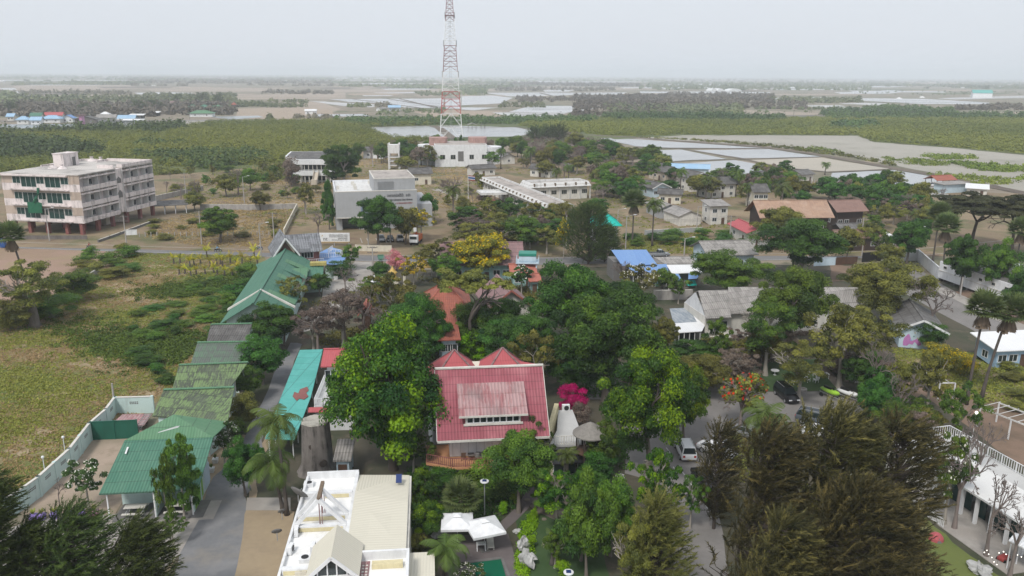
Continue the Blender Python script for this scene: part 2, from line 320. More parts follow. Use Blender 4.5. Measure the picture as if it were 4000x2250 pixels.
# far plain
for i, (pts, m, lv) in enumerate([
 ([(50,333),(505,333),(555,346),(242,358),(66,356)], 'beige_field', 2), ([(545,346),(1161,343),(1035,358),(605,358)], 'beige_field', 2), ([(25,371),(505,370),(505,382),(0,386)], 'beige_field', 2),
 ([(848,379),(1161,363),(1350,361),(1350,386),(858,389)], 'beige_field', 2), ([(929,424),(1211,421),(1300,430),(1300,464),(918,464)], 'yard_sand', 2), ([(237,295),(454,296),(444,305),(252,304)], 'beige_field', 2),
 ([(1161,392),(1250,398),(1330,425),(1300,441),(1100,422)], 'beige_field', 1), ([(1300,350),(1900,345),(1950,356),(1500,362),(1300,362)], 'beige_field', 2), ([(1985,338),(2500,344),(2600,352),(2100,352)], 'beige_field', 2),
 ([(1200,394),(1363,402),(1493,409),(1455,419),(1341,415)], 'salt_pan', 4), ([(1287,388),(1733,384),(1733,423),(1580,420),(1500,403),(1363,398)], 'salt_water', 3), ([(1803,377),(1923,373),(2004,382),(1961,404),(1803,412)], 'salt_water', 3),
 ([(1896,363),(2450,361),(2428,370),(2260,371),(2070,377),(1988,377)], 'salt_water', 4), ([(1803,420),(1950,420),(1852,431),(1803,428)], 'salt_water', 3), ([(1923,439),(2222,439),(2178,453),(1988,455)], 'salt_pan', 4),
 ([(2080,413),(2396,415),(2233,439),(1988,437)], 'salt_water', 3), ([(1233,447),(1417,445),(1445,453),(1233,457)], 'pond_water', 4), ([(1580,430),(1733,431),(1960,436),(1985,457),(1690,456)], 'yard_sand', 3), ([(1740,384),(1800,384),(1800,425),(1740,425)], 'salt_water', 3),
 ([(2995,384),(3240,378),(3257,381),(3024,388)], 'salt_water', 3), ([(3141,412),(3275,410),(3304,416),(3199,420)], 'salt_pan', 3), ([(3275,405),(3374,401),(3484,404),(3432,412)], 'salt_pan', 4),
 ([(3356,384),(3607,386),(3863,401),(3869,407),(3607,407),(3356,393)], 'salt_water', 3), ([(3659,384),(4000,374),(4100,373),(4100,382),(3723,389)], 'salt_pan', 4), ([(3315,354),(3700,358),(3690,362),(3330,359)], 'salt_water', 3), ([(3400,350),(3500,348),(3560,352),(3470,355)], 'salt_water', 3),
 ([(3723,435),(4100,439),(4100,453),(3752,445)], 'beige_field', 3), ([(2768,439),(2908,430),(3216,442),(3170,450),(2878,452)], 'beige_field', 3), ([(2500,357),(3012,360),(2995,367),(2500,364)], 'salt_water', 3), ([(3250,420),(3600,418),(3580,424),(3300,426)], 'salt_water', 4),
 ([(0,344),(60,344),(66,352),(0,354)], 'salt_pan', 3), ([(180,404),(560,402),(540,408),(200,409)], 'beige_field', 3)]):
 water_like = m in ('salt_water', 'pond_water')
 sheet('pond' if water_like else ('salt_field' if m == 'salt_pan' else 'field'), pts, m, lv, amp=2)
rb = random.Random(12)
for i in range(90):
 y = 304 + 68 * rb.random() ** 1.3; x = rb.uniform(-150, 4000); w = rb.uniform(120, 520); h = rb.uniform(.8, 1.6) * (1 + (y - 300) / 22); m = rb.choice(['beige_field', 'beige_field', 'salt_water', 'mangrove_floor', 'yard_sand', 'dike_soil'])
 sheet('pond' if m == 'salt_water' else 'field', [(x, y), (x + w * .5, y - h * .4), (x + w, y), (x + w * .8, y + h), (x + w * .1, y + h * 1.1)], m, 1, 1)
for a, b in [((1500,384),(1740,423)), ((1290,392),(1733,396)), ((1330,402),(1733,404)), ((1560,386),(1700,421)), ((2080,427),(2330,427)), ((2110,364),(2160,376)), ((1900,368),(2430,366)), ((3380,392),(3800,396)), ((3350,400),(3860,402)), ((3700,381),(4050,380)), ((2000,447),(2200,446)), ((1380,388),(1640,422)), ((1600,412),(1733,412))]:
 strip('dike', [a, b], 5 if a[1] > 380 else 9, 'dike_soil', 6)
strip('road', [(-100,474),(300,473),(640,472),(1300,468),(1722,462),(2233,457),(2600,451),(3200,453),(3700,462),(4100,470)], 9, 'asphalt_grey', 7)
sheet('parking_lot', [(676,470),(830,468),(800,480),(770,491),(720,487)], 'pale_concrete', 4)
sheet('river', [(-60,486),(560,485),(566,494),(404,504),(100,520),(-60,520)], 'canal_water', 3); sheet('river', [(820,456),(1010,452),(1030,458),(900,468)], 'canal_water', 3)
sheet('mangrove_ground', [(-300,505),(560,496),(720,495),(860,478),(1300,470),(1720,466),(2000,466),(2360,462),(2400,545),(2300,560),(1548,545),(1417,499),(1380,560),(1200,640),(700,680),(-300,700)], 'mangrove_floor', 3, 4)
sheet('mangrove_ground', [(2233,466),(2600,456),(3200,458),(4200,456),(4200,660),(4000,606),(3704,577),(3414,556),(3352,531),(3000,529),(2675,529),(2400,545),(2300,500)], 'mangrove_floor', 3, 4)
sheet('mud_flat', [(2330,534),(2675,529),(3000,528),(3352,530),(3414,556),(3704,577),(4000,606),(4200,640),(4200,800),(4000,750),(3870,722),(3621,672),(3290,606),(3000,572),(2700,551),(2414,538)], 'mud_flat', 4, 5)
sheet('red_scrub_ground', [(2060,528),(2250,520),(2370,553),(2440,583),(2650,590),(2400,640),(2100,620),(2000,560)], 'red_scrub', 4, 4)
sheet('pond', [(1417,499),(1689,492),(1760,490),(2015,498),(2075,510),(2070,526),(2015,534),(1727,537),(1548,543)], 'pond_water', 5, 2)
strip('dike', [(1689,493),(1715,500),(1745,524),(1770,545)], 7, 'dike_soil', 7); strip('dike', [(1400,499),(1690,491),(1800,500),(2015,497),(2085,508),(2080,530)], 4, 'dike_soil', 7)
for pts, m in [([(2340,540),(2414,539),(2700,559),(2994,580),(2620,578),(2480,572)], 'pond_water'), ([(2431,592),(2662,585),(2840,622),(2680,627),(2560,638)], 'pond_water'), ([(2690,588),(3000,583),(3207,612),(3000,618),(2905,619)], 'pond_water'),
    ([(2911,626),(3207,616),(3476,660),(3232,671),(3060,655)], 'cream_pan'), ([(2640,640),(2870,626),(3060,660),(3040,690),(2760,690)], 'pond_water'), ([(3250,676),(3493,665),(3671,695),(3690,724),(3455,732),(3240,705)], 'pond_water')]:
 sheet('pond' if m != 'cream_pan' else 'salt_field', pts, m, 6, 1.5)
strip('dike', [(2300,528),(2480,537),(2700,555),(2994,577),(3207,607),(3480,656),(3700,695),(4000,755),(4200,800)], 6.5, 'dike_soil', 8); strip('dike', [(2480,575),(2620,580),(3000,581)], 3, 'dike_soil', 9); strip('dike', [(2662,581),(2905,622),(3060,657),(3240,674),(3480,662)], 2.5, 'dike_soil', 9)
strip('dike', [(2560,640),(2680,629),(2870,624),(3207,614)], 1.2, 'dike_soil', 9)
# campus and village
sheet('dry_field', [(560,640),(900,640),(1350,560),(1800,560),(2100,620),(2600,640),(3100,700),(3500,740),(4200,760),(4200,1000),(3000,1000),(1500,1000),(-100,960),(-100,760)], 'dry_orange', 1, 10)
sheet('grass_field', [(560,930),(640,860),(760,800),(900,800),(1160,810),(1160,850),(1100,920),(1050,966),(800,966)], 'dry_grass', 3, 8); sheet('grass_field', [(580,690),(900,700),(860,740),(640,780),(580,770)], 'field_grass', 3, 8)
sheet('hotel_yard', [(0,860),(560,820),(800,790),(900,805),(620,900),(420,950),(0,945)], 'pale_concrete', 4, 4); sheet('yard_path', [(640,760),(820,725),(820,745),(700,780)], 'pale_concrete', 4)
sheet('driveway', [(1120,935),(1170,880),(1250,838),(1320,835),(1320,920),(1260,935),(1180,940)], 'asphalt_grey', 4, 4); sheet('driveway', [(1600,990),(1690,868),(1750,880),(1760,940),(1740,990)], 'asphalt_grey', 4, 4)
sheet('parking_lot', [(1370,910),(1740,905),(1740,990),(1600,992),(1380,968)], 'pale_concrete', 5); sheet('driveway', [(1710,830),(1760,795),(1840,780),(1900,800),(1860,830),(1770,838)], 'asphalt_grey', 4, 4); strip('path', [(1850,830),(1770,760),(1700,740)], 3, 'pale_concrete', 5)
sheet('grass_field', [(2430,920),(2760,900),(2760,990),(2640,1000),(2430,990)], 'dry_grass', 3, 8); sheet('grass_field', [(3260,985),(3480,978),(3480,985),(3270,992)], 'field_grass', 9)
sheet('earth_lot', [(3540,800),(3560,770),(3720,760),(3900,800),(3860,830),(3600,810)], 'red_earth', 3, 6); sheet('village_street', [(2880,800),(2990,850),(2950,870),(2860,825)], 'pale_concrete', 3); sheet('village_yard', [(3560,728),(3760,705),(3780,740),(3560,745)], 'pale_concrete', 7)
road = [(-150,949),(0,955),(500,972),(1000,988),(1400,1006),(2100,1021),(2600,1013),(3000,1004),(3280,998),(3600,985),(3850,960),(4200,925)]
strip('road', road, 7.2, 'asphalt_grey', 6)
for off in (-3.1, 3.1):
 c = [P(*q) for q in road]; pp = []
 for i, p in enumerate(c):
  d = (c[min(i+1, len(c)-1)] - c[max(i-1, 0)]).normalized(); q = Vector((p.x - d.y*off, p.y + d.x*off, 0)); pp.append(PX(q))
 strip('road_marking', pp, .15, 'line_paint', 8)
sheet('earth_lot', [(-60,966),(0,968),(500,985),(400,1060),(180,1180),(-60,1240)], 'red_earth', 4, 10)
sheet('grass_field', [(-200,1290),(160,1180),(380,1060),(520,990),(1030,1000),(1060,1080),(780,1450),(480,1680),(390,1720),(60,2000),(-200,2080)], 'field_grass', 3, 12)
sheet('street', [(1388,1022),(1452,1022),(1456,1080),(1410,1118),(1380,1150),(1330,1200),(1300,1260),(1180,1300),(1190,1240),(1255,1190),(1262,1130),(1290,1100),(1340,1062)], 'pale_concrete', 7, 3)
sheet('garden_ground', [(1000,1150),(1262,1130),(1500,1060),(2500,1040),(3300,1030),(4200,1150),(4300,2600),(900,2600),(560,2250),(850,1700),(1060,1330)], 'near_soil', 2, 12)
sheet('street', [(1135,1340),(1180,1345),(1040,1690),(985,1840),(955,2010),(915,2260),(900,2600),(600,2600),(680,2250),(755,2030),(825,1880),(910,1780),(985,1640)], 'gravel', 6, 10)
sheet('sand_yard', [(360,1720),(560,1680),(700,1640),(540,1850),(450,2010),(150,2030),(60,2000),(80,1960)], 'yard_sand', 5, 4); sheet('sand_verge', [(1040,1690),(985,1840),(955,2010),(940,2100),(915,2260),(1120,2400),(1150,2000),(1000,1950),(1010,1800),(1080,1700)], 'beige_sand', 5, 6)
sheet('sand_verge', [(700,1650),(960,1700),(880,1850),(760,2010),(660,2240),(600,2220),(700,2040)], 'beige_sand', 5, 8)
sheet('terrace', [(130,2030),(440,2010),(780,1970),(800,1990),(700,2170),(560,2300),(200,2400),(-100,2400),(-50,2100)], 'pale_concrete', 7); sheet('slab', [(965,1945),(1135,1945),(1135,1995),(960,1995)], 'pale_concrete', 7)
# right-hand side
sheet('parking_lot', [(2250,1430),(2440,1420),(2440,1560),(2300,1560)], 'parking_paving', 6, 5)
sheet('parking_lot', [(2480,1560),(2560,1480),(2760,1420),(2900,1530),(3310,1530),(3400,1590),(3300,1640),(2880,1660),(2800,1700),(2800,1950),(2860,2300),(2900,2700),(2640,2700),(2630,2200),(2600,1900),(2440,1850),(2440,1660)], 'parking_paving', 6, 5)
sheet('lawn', [(2930,1415),(3225,1400),(3280,1525),(2910,1532)], 'lawn', 7, 4); strip('path', [(3200,1420),(3270,1500),(3340,1580)], 1.3, 'garden_stone', 8)
sheet('earth_lot', [(3420,1560),(3560,1560),(3600,1540),(4100,1900),(4200,2050),(4200,1700),(3700,1480),(3500,1440),(3380,1480)], 'brown_soil', 5, 8)
sheet('grass_field', [(3480,1360),(4200,1400),(4200,1640),(3780,1560),(3540,1480)], 'field_grass', 4, 8); sheet('earth_lot', [(3600,1160),(3760,1240),(4200,1420),(4200,1260),(3800,1130)], 'brown_soil', 4, 8)
sheet('compound_yard', [(3480,1060),(3560,1040),(3760,1160),(4100,1340),(4100,1420),(3850,1320),(3500,1130)], 'parking_paving', 5, 6); strip('path', [(3560,1090),(3740,1160),(3900,1240),(4100,1330)], 3.2, 'pale_concrete', 7)
sheet('earth_lot', [(3240,1035),(3400,1040),(3400,1100),(3250,1100)], 'brown_soil', 4, 6); sheet('path', [(2620,1290),(2720,1280),(2700,1420),(2600,1440)], 'beige_sand', 4, 6)
sheet('grass_field', [(3560,1960),(3720,2120),(3900,2250),(4200,2400),(4200,2600),(3400,2600),(3400,2100)], 'field_grass', 4, 8); sheet('lawn', [(2010,2010),(2110,1990),(2330,2060),(2380,2250),(2380,2500),(2000,2500),(2060,2250)], 'lawn', 5, 6)
sheet('garden_path', [(2040,1830),(2200,1850),(2300,1900),(2290,2000),(2230,2060),(2100,2000),(2060,1940)], 'garden_stone', 5, 4); sheet('dark_garden_soil', [(1560,1800),(2050,1830),(2010,2060),(1900,2090),(1570,2100)], 'near_soil', 4, 4)
# the far canopies: woodland and mangrove as masses, and the haze
def inside(poly, x, y):
 n = len(poly); c = np.zeros(len(x), bool); j = n - 1
 for i in range(n):
  xi, yi = poly[i]; xj, yj = poly[j]
  t_ = ((yi > y) != (yj > y)) & (x < (xj - xi) * (y - yi) / (yj - yi + 1e-12) + xi); c ^= t_; j = i
 return c
def mesh_quads(name, V, tint, mats, smooth=False, tri=False, mi=None):
 k = 3 if tri else 4; n = len(V) // k; me = bpy.data.meshes.new(name)
 me.vertices.add(len(V)); me.vertices.foreach_set('co', np.asarray(V, np.float32).ravel()); me.loops.add(len(V)); me.loops.foreach_set('vertex_index', np.arange(len(V), dtype=np.int32))
 me.polygons.add(n); me.polygons.foreach_set('loop_start', np.arange(0, len(V), k, dtype=np.int32)); me.polygons.foreach_set('loop_total', np.full(n, k, np.int32))
 a = me.attributes.new('tint', 'FLOAT', 'FACE'); a.data.foreach_set('value', np.clip(tint, 0, 1).astype(np.float32))
 for m in (mats if isinstance(mats, list) else [mats]): me.materials.append(M[m])
 if mi is not None: me.polygons.foreach_set('material_index', mi.astype(np.int32))
 me.update(); me.validate(); return me
def leaves(rs, C, N, size, aspect=1.5, spin=None):       # leaf-size faces at C, facing N
 n = len(C); N = N / (np.linalg.norm(N, axis=1, keepdims=True) + 1e-9)
 t = rs.normal(size=(n, 3)) if spin is None else spin; t = t - N * (t * N).sum(1, keepdims=True); t /= np.linalg.norm(t, axis=1, keepdims=True) + 1e-9
 b = np.cross(N, t); s = np.asarray(size).reshape(-1, 1) * np.ones((n, 1)); a = t * s * aspect / 2; b = b * s / 2
 V = np.stack([C - a, C + b * .9, C + a, C - b * .9], 1)
 return V.reshape(-1, 3)
def bush_mass(name, pxpoly, n, rad, hgt, nl, ls, mat, seed, keep=None, bias=.5, up=0):
 rs = np.random.RandomState(seed); poly = [tuple(P(*q)[:2]) for q in pxpoly]; A = np.array(poly); lo, hi = A.min(0), A.max(0); X = []
 tot = 0
 while tot < n:
  y = lo[1] * (hi[1] / lo[1]) ** rs.rand(n * 3) if bias else lo[1] + rs.rand(n * 3) * (hi[1] - lo[1])     # denser nearby
  x = lo[0] + rs.rand(n * 3) * (hi[0] - lo[0]); k = inside(poly, x, y)
  if keep is not None: k &= keep(x, y, rs)
  X.append(np.stack([x[k], y[k]], 1)); tot += k.sum()
  if len(X) > 60: break
 X = np.concatenate(X)[:n]; n = len(X)
 r = rad * (.6 + .8 * rs.rand(n)); h = hgt * (.55 + .75 * rs.rand(n)); q = rs.normal(size=(n, nl, 3)); q /= np.linalg.norm(q, axis=2, keepdims=True); q[..., 2] = np.abs(q[..., 2])
 C = np.concatenate([X, np.zeros((n, 1))], 1)[:, None] + q * np.stack([r, r, h], 1)[:, None] * (.75 + .3 * rs.rand(n, nl, 1))
 low = np.sin(X[:, 0] / 37 + np.sin(X[:, 1] / 23)) * .5 + np.sin(X[:, 1] / 51 + X[:, 0] / 90) * .5
 tint = (.5 + .22 * low + rs.normal(size=n) * .16)[:, None] + rs.normal(size=(n, nl)) * .1
 me = mesh_quads(name, leaves(rs, C.reshape(-1, 3), (q + rs.normal(size=q.shape) * .35 + np.array([0, 0, up])).reshape(-1, 3), np.repeat(ls * (.7 + .6 * rs.rand(n)), nl)), tint.ravel(), mat)
 o = bpy.data.objects.new(name, me); COL.objects.link(o); o['kind'] = 'stuff'; return o
def sn(x, y, s, a=0): return np.sin(x / s + a + 1.7 * np.sin(y / s * .8)) + np.sin(y / s * 1.3 + 2 * a + 1.1 * np.sin(x / s * .6))
LM = [(-300,508),(100,520),(404,506),(560,500),(720,495),(860,478),(1300,472),(1720,468),(1720,488),(1417,497),(1520,542),(1700,545),(1500,575),(1100,640),(700,655),(560,640),(-300,700)]
RM = [(2090,505),(2020,490),(2233,466),(2600,460),(3200,464),(4200,462),(4200,650),(4000,600),(3704,574),(3414,552),(3352,528),(3000,527),(2675,527),(2420,533),(2250,518)]
bush_mass('mangrove', LM, 6500, 3.0, 3.4, 70, .62, 'leaf_mangrove', 1, up=.7); bush_mass('mangrove', RM, 8500, 3.3, 3.0, 50, .78, 'leaf_mangrove', 2, up=.7)
bush_mass('mangrove', [(-300,512),(100,522),(404,508),(720,497),(720,510),(560,530),(200,560),(420,600),(300,640),(-300,640)], 900, 4.5, 6.5, 50, 1.2, 'leaf_mangrove_dark', 3, keep=lambda x, y, r: sn(x, y, 30) > -.4)
bush_mass('mangrove', [(560,560),(900,580),(1100,640),(860,668),(620,640),(480,600)], 420, 3.6, 4.2, 44, 1.0, 'leaf_mangrove_dark', 4, keep=lambda x, y, r: sn(x, y, 22, 1) > -.2)
bush_mass('mangrove', [(1280,470),(1720,468),(2100,462),(2360,464),(2300,480),(1750,488),(1417,494)], 500, 4, 5, 34, 1.3, 'leaf_mangrove_dark', 5); bush_mass('mangrove', [(2360,458),(2700,458),(3060,464),(3060,475),(2700,472),(2360,470)], 330, 5, 6.5, 34, 1.5, 'leaf_mangrove_dark', 6)
bush_mass('mangrove', [(3250,470),(3200,440),(3450,420),(3720,430),(3720,448),(4100,452),(4100,470),(3600,466)], 600, 5, 6, 34, 1.6, 'leaf_mangrove_dark', 7)
bush_mass('mangrove', [(3250,490),(3420,484),(3430,500),(3250,505)], 90, 5, 5, 40, 1.5, 'leaf_mangrove_dark', 8)
bush_mass('salt_scrub', [(3000,560),(3400,640),(3700,700),(4100,770),(4100,700),(3800,640),(3400,610),(3050,556)], 220, 1.6, 1.5, 30, .55, 'leaf_mangrove', 9, keep=lambda x, y, r: sn(x, y, 14) > .5)
bush_mass('salt_scrub', [(3600,610),(3720,612),(4050,640),(4100,720),(3900,690),(3760,650)], 170, 2.6, 2.4, 40, .7, 'leaf_mangrove', 10, keep=lambda x, y, r: sn(x, y, 12, 2) > .1)
bush_mass('dike_scrub', [(2440,535),(2700,550),(3000,573),(3200,600),(3300,612),(3500,650),(3500,640),(3250,595),(3000,565),(2700,545)], 260, 1.5, 1.3, 26, .55, 'leaf_olive', 11)
bush_mass('dry_scrub', [(2060,528),(2250,522),(2370,553),(2440,583),(2400,640),(2100,620),(2000,560)], 420, 2.4, 2.6, 22, .6, 'leaf_brown', 12); bush_mass('dry_scrub', [(560,640),(1120,640),(1120,700),(860,720),(560,690)], 330, 2.2, 2.2, 26, .6, 'leaf_olive', 13, keep=lambda x, y, r: sn(x, y, 16, 2) > .3)
# woodland of the plain, thick belts and loose scrub
FW = [((0,360,505,372), 300, 7), ((0,386,900,404), 700, 8), ((60,322,600,334), 500, 9), ((500,300,1300,336), 2400, 10), ((0,288,1300,318), 3000, 12), ((1200,292,2600,318), 3000, 12), ((2500,300,4100,322), 3000, 12), ((1300,318,2000,340), 900, 9), ((1540,340,2000,346), 300, 9),
  ((2000,322,2500,338), 700, 9), ((2500,322,3400,352), 2200, 10), ((3400,322,4100,346), 1100, 10), ((1000,360,1300,368), 200, 7), ((1620,362,1780,378), 130, 6), ((1780,348,1900,373), 240, 8), ((1930,344,2400,356), 330, 8), ((2020,380,2250,400), 200, 6), ((2240,372,2600,452), 1500, 6), ((2600,368,3020,425), 1400, 7), ((2360,415,2900,452), 900, 6),
  ((3000,386,3360,404), 420, 7), ((3040,404,3150,430), 120, 6), ((900,396,1200,420), 420, 5), ((560,370,920,400), 500, 7), ((0,408,920,455), 1500, 7), ((0,375,60,455), 120, 9), ((1360,412,1460,420), 60, 5), ((1470,410,1520,420), 50, 5), ((1480,428,1740,455), 130, 4), ((1950,405,2120,420), 100, 5), ((3730,415,4100,430), 350, 6), ((2950,425,3300,440), 130, 4), ((860,458,1060,466), 120, 5), ((1150,455,1300,464), 90, 4), ((3350,355,4000,372), 150, 4)]
for j, ((x0, y0, x1, y1), n, h) in enumerate(FW):
 far = y1 < 350
 bush_mass('woodland', [(x0, y0), (x1, y0 + (x1 - x0) * .004), (x1, y1 + (x1 - x0) * .002), (x0, y1)], int(n * (.45 if far else .42)), h * (1.3 if far else .6), h * (.8 if far else 1), 14 if far else 24, h * (.75 if far else .38), 'leaf_far' if j % 3 and j not in (15, 16, 17) else 'leaf_far_dry', 100 + j, keep=lambda x, y, r, s=(260 if far else 38): sn(x, y, s, 1) + .5 * sn(x, y, s * .3, 2) > (.1 if far else -.25))
t = NT('haze_air'); pv = t.n('ShaderNodeVolumePrincipled'); pv.inputs['Color'].default_value = (.86, .93, 1.0, 1); pv.inputs['Density'].default_value = 0.0002; pv.inputs['Anisotropy'].default_value = 0.0
t.t.links.new(pv.outputs[0], t.out.inputs[1])
g = MB(); g.box(-29000, -60, -1, 29000, 30000, 124); g.build('haze', 'haze_air')['kind'] = 'stuff'
# ------------------------------------------------------------------ buildings
class Bd:                                     # a thing whose front edge runs from A to B at height z; local x along it, y away from it
 def __init__(s, name, label, cat, A, B, z=0, group=None):
  a, b = P(A[0], A[1], z), P(B[0], B[1], z); s.rz = math.atan2(b.y - a.y, b.x - a.x); s.L = math.hypot(b.x - a.x, b.y - a.y)
  s.o = a; s.t = thing(name, label, cat, (a.x, a.y, 0), s.rz, group); s.c, s.s = math.cos(s.rz), math.sin(s.rz)
 def w(s, v): dx, dy = v[0] - s.o.x, v[1] - s.o.y; return Vector((dx * s.c + dy * s.s, -dx * s.s + dy * s.c, v[2]))
 def l(s, px, py, z): return s.w(P(px, py, z))
def window(t, face, u, v, z0, w, h, frame='white', pane='glass', bars=1, sub=True, off=.0):
 """face 'f': wall at y=v facing -y, u along x; 'l': wall at x=v facing -x, 'r': wall at x=v facing +x, u along y"""
 def bx(m, a0, a1, z_0, z_1, d0, d1):
  if face == 'f': m.box(a0, v - d1, z_0, a1, v - d0, z_1)
  elif face == 'l': m.box(v - d1, a0, z_0, v - d0, a1, z_1)
  else: m.box(v + d0, a0, z_0, v + d1, a1, z_1)
 f = MB(); k = .08
 bx(f, u, u + w, z0 - k, z0, -.02, .07); bx(f, u, u + w, z0 + h, z0 + h + k, -.02, .07)
 bx(f, u - k, u, z0 - k, z0 + h + k, -.02, .07); bx(f, u + w, u + w + k, z0 - k, z0 + h + k, -.02, .07)
 for i in range(1, bars + 1): bx(f, u + w * i / (bars + 1) - .03, u + w * i / (bars + 1) + .03, z0, z0 + h, -.02, .055)
 fo = f.build('window', frame, t); p = MB(); bx(p, u, u + w, z0, z0 + h, -.02, .03); p.build('pane', pane, fo); return fo
def door(t, face, u, v, w, h, z0=0, mat='brown_wood'):
 p = MB()
 if face == 'f': p.box(u, v - .05, z0, u + w, v + .02, z0 + h)
 elif face == 'l': p.box(v - .05, u, z0, v + .02, u + w, z0 + h)
 else: p.box(v - .02, u, z0, v + .05, u + w, z0 + h)
 return p.build('door', mat, t)
def house(name, label, A, B, D, ze, zr, ridge='x', roof='village_roof', wall='off_white', ov=.7, typ='gable', nf=3, ns=1, two=False, group=None, cat='house', open_=False, fascia=None, dr=True, post='white', z0=0, frame='white', fz=None):
 b = Bd(name, label, cat, A, B, ze, group); L = b.L
 if not isinstance(D, (int, float)): D = b.l(D[0], D[1], ze).y
 T = .14; t = b.t; t.location.z = 0; r = MB(); fl = []; zf = ze
 if typ == 'gable' and ridge == 'x':
  r.slab([(0,0,ze),(L,0,ze),(L,D/2,zr),(0,D/2,zr)], T); r.slab([(0,D/2,zr),(L,D/2,zr),(L,D,ze),(0,D,ze)], T)
  gz = lambda x, y: ze + (zr - ze) * (1 - abs(y - D/2) / (D/2))
 elif typ == 'gable':
  r.slab([(0,0,ze),(L/2,0,zr),(L/2,D,zr),(0,D,ze)], T); r.slab([(L/2,0,zr),(L,0,ze),(L,D,ze),(L/2,D,zr)], T)
  gz = lambda x, y: ze + (zr - ze) * (1 - abs(x - L/2) / (L/2))
 elif typ == 'shed':
  r.slab([(0,0,ze),(L,0,ze),(L,D,zr),(0,D,zr)], T); gz = lambda x, y: ze + (zr - ze) * y / D
 elif typ == 'hip':
  if ridge == 'x': i = min(D/2, L/2 - .2); q0, q1 = (i, D/2, zr), (L-i, D/2, zr)
  else: i = min(L/2, D/2 - .2); q0, q1 = (L/2, i, zr), (L/2, D-i, zr)
  c = [(0,0,ze),(L,0,ze),(L,D,ze),(0,D,ze)]
  fs = [(0,1,5,4),(1,2,5),(2,3,4,5),(3,0,4)] if ridge == 'x' else [(0,1,4),(1,2,5,4),(2,3,5),(3,0,4,5)]
  vs = c + [q0, q1]; r.add(vs, fs); r.add([(v[0],v[1],v[2]-T) for v in c], [(3,2,1,0)]); nb = len(r.v) - 10
  r.add([c[k] for k in range(4)] + [(v[0],v[1],v[2]-T) for v in c], [(k, 4+k, 4+(k+1)%4, (k+1)%4) for k in range(4)]); gz = lambda x, y: ze
 else:
  r.box(0, 0, ze - .25, L, D, ze); r.box(0, 0, ze, L, .2, zr); r.box(0, D-.2, ze, L, D, zr); r.box(0, .2, ze, .2, D-.2, zr); r.box(L-.2, .2, ze, L, D-.2, zr); gz = lambda x, y: ze
 ro = r.build('roof', roof, t)
 if typ in ('gable', 'hip') :
  rc = MB()
  if typ == 'gable' and ridge == 'x': rc.bar((-.05, D/2, zr+.03), (L+.05, D/2, zr+.03), .35, .1)
  elif typ == 'gable': rc.bar((L/2, -.05, zr+.03), (L/2, D+.05, zr+.03), .35, .1)
  else:
   rc.bar(q0, q1, .3, .12)
   for cc, q in ((c[0], q0), (c[3], q0 if ridge == 'x' else q1), (c[1], q1 if ridge == 'x' else q0), (c[2], q1)): rc.bar((cc[0], cc[1], cc[2]+.04), (q[0], q[1], q[2]+.04), .25, .1)
  rc.build('ridge_cap', roof, ro)
 x0, x1, y0, y1 = ov, L - ov, ov, D - ov
 if open_:
  p = MB(); n = max(2, int(L / 3.2) + 1)
  for k in range(n):
   for y in (y0, y1):
    x = x0 + (x1 - x0) * k / (n - 1); p2 = MB(); p2.box(x-.09, y-.09, 0, x+.09, y+.09, gz(x, y) - T); p2.build('post', post, t)
 else:
  m = MB(); e = T + .01
  if typ == 'gable':
   if ridge == 'x':
    for xa, xb in ((x0, x0+.15), (x1-.15, x1)):
     pts = [(y0, z0), (y1, z0), (y1, gz(0, y1)-e), (D/2, zr-e), (y0, gz(0, y0)-e)]
     n = 5; m.add([(xa, q[0], q[1]) for q in pts] + [(xb, q[0], q[1]) for q in pts], [tuple(range(n)), tuple(range(n, 2*n))[::-1]] + [(i, n+i, n+(i+1)%n, (i+1)%n) for i in range(n)])
    m.box(x0+.15, y0, z0, x1-.15, y0+.15, gz(0, y0)-e); m.box(x0+.15, y1-.15, z0, x1-.15, y1, gz(0, y1)-e-.02)
   else:
    for ya, yb in ((y0, y0+.15), (y1-.15, y1)):
     pts = [(x0, z0), (x1, z0), (x1, gz(x1, 0)-e), (L/2, zr-e), (x0, gz(x0, 0)-e)]
     n = 5; m.add([(q[0], ya, q[1]) for q in pts] + [(q[0], yb, q[1]) for q in pts], [tuple(range(n)), tuple(range(n, 2*n))[::-1]] + [(i, n+i, n+(i+1)%n, (i+1)%n) for i in range(n)])
    m.box(x0, y0+.15, z0, x0+.15, y1-.15, gz(x0, 0)-e); m.box(x1-.15, y0+.15, z0, x1, y1-.15, gz(x1, 0)-e)
  elif typ == 'shed':
   m.box(x0, y0, z0, x1, y0+.15, gz(0, y0)-e); m.box(x0, y1-.15, z0, x1, y1, gz(0, y1)-e-.03); m.slab([(x0,y0+.15,gz(0,y0+.15)-e),(x0+.15,y0+.15,gz(0,y0+.15)-e),(x0+.15,y1-.15,gz(0,y1-.15)-e),(x0,y1-.15,gz(0,y1-.15)-e)], gz(0,y0)-e-z0-.02); m.slab([(x1-.15,y0+.15,gz(0,y0+.15)-e),(x1,y0+.15,gz(0,y0+.15)-e),(x1,y1-.15,gz(0,y1-.15)-e),(x1-.15,y1-.15,gz(0,y1-.15)-e)], gz(0,y0)-e-z0-.02)
  else: m.box(x0, y0, z0, x1, y1, ze - .26)
  m.build('wall', wall, t)
  if typ == 'gable' and fascia:
   fm = MB()
   if ridge == 'y':
    fm.bar((0, -.03, ze-.12), (L/2, -.03, zr-.12), .06, .32); fm.bar((L/2, -.03, zr-.12), (L, -.03, ze-.12), .06, .32)
   else:
    for x in (-.03, L+.03): fm.bar((x, 0, ze-.12), (x, D/2, zr-.12), .06, .32); fm.bar((x, D/2, zr-.12), (x, D, ze-.12), .06, .32)
   fm.build('barge_board', fascia, t)
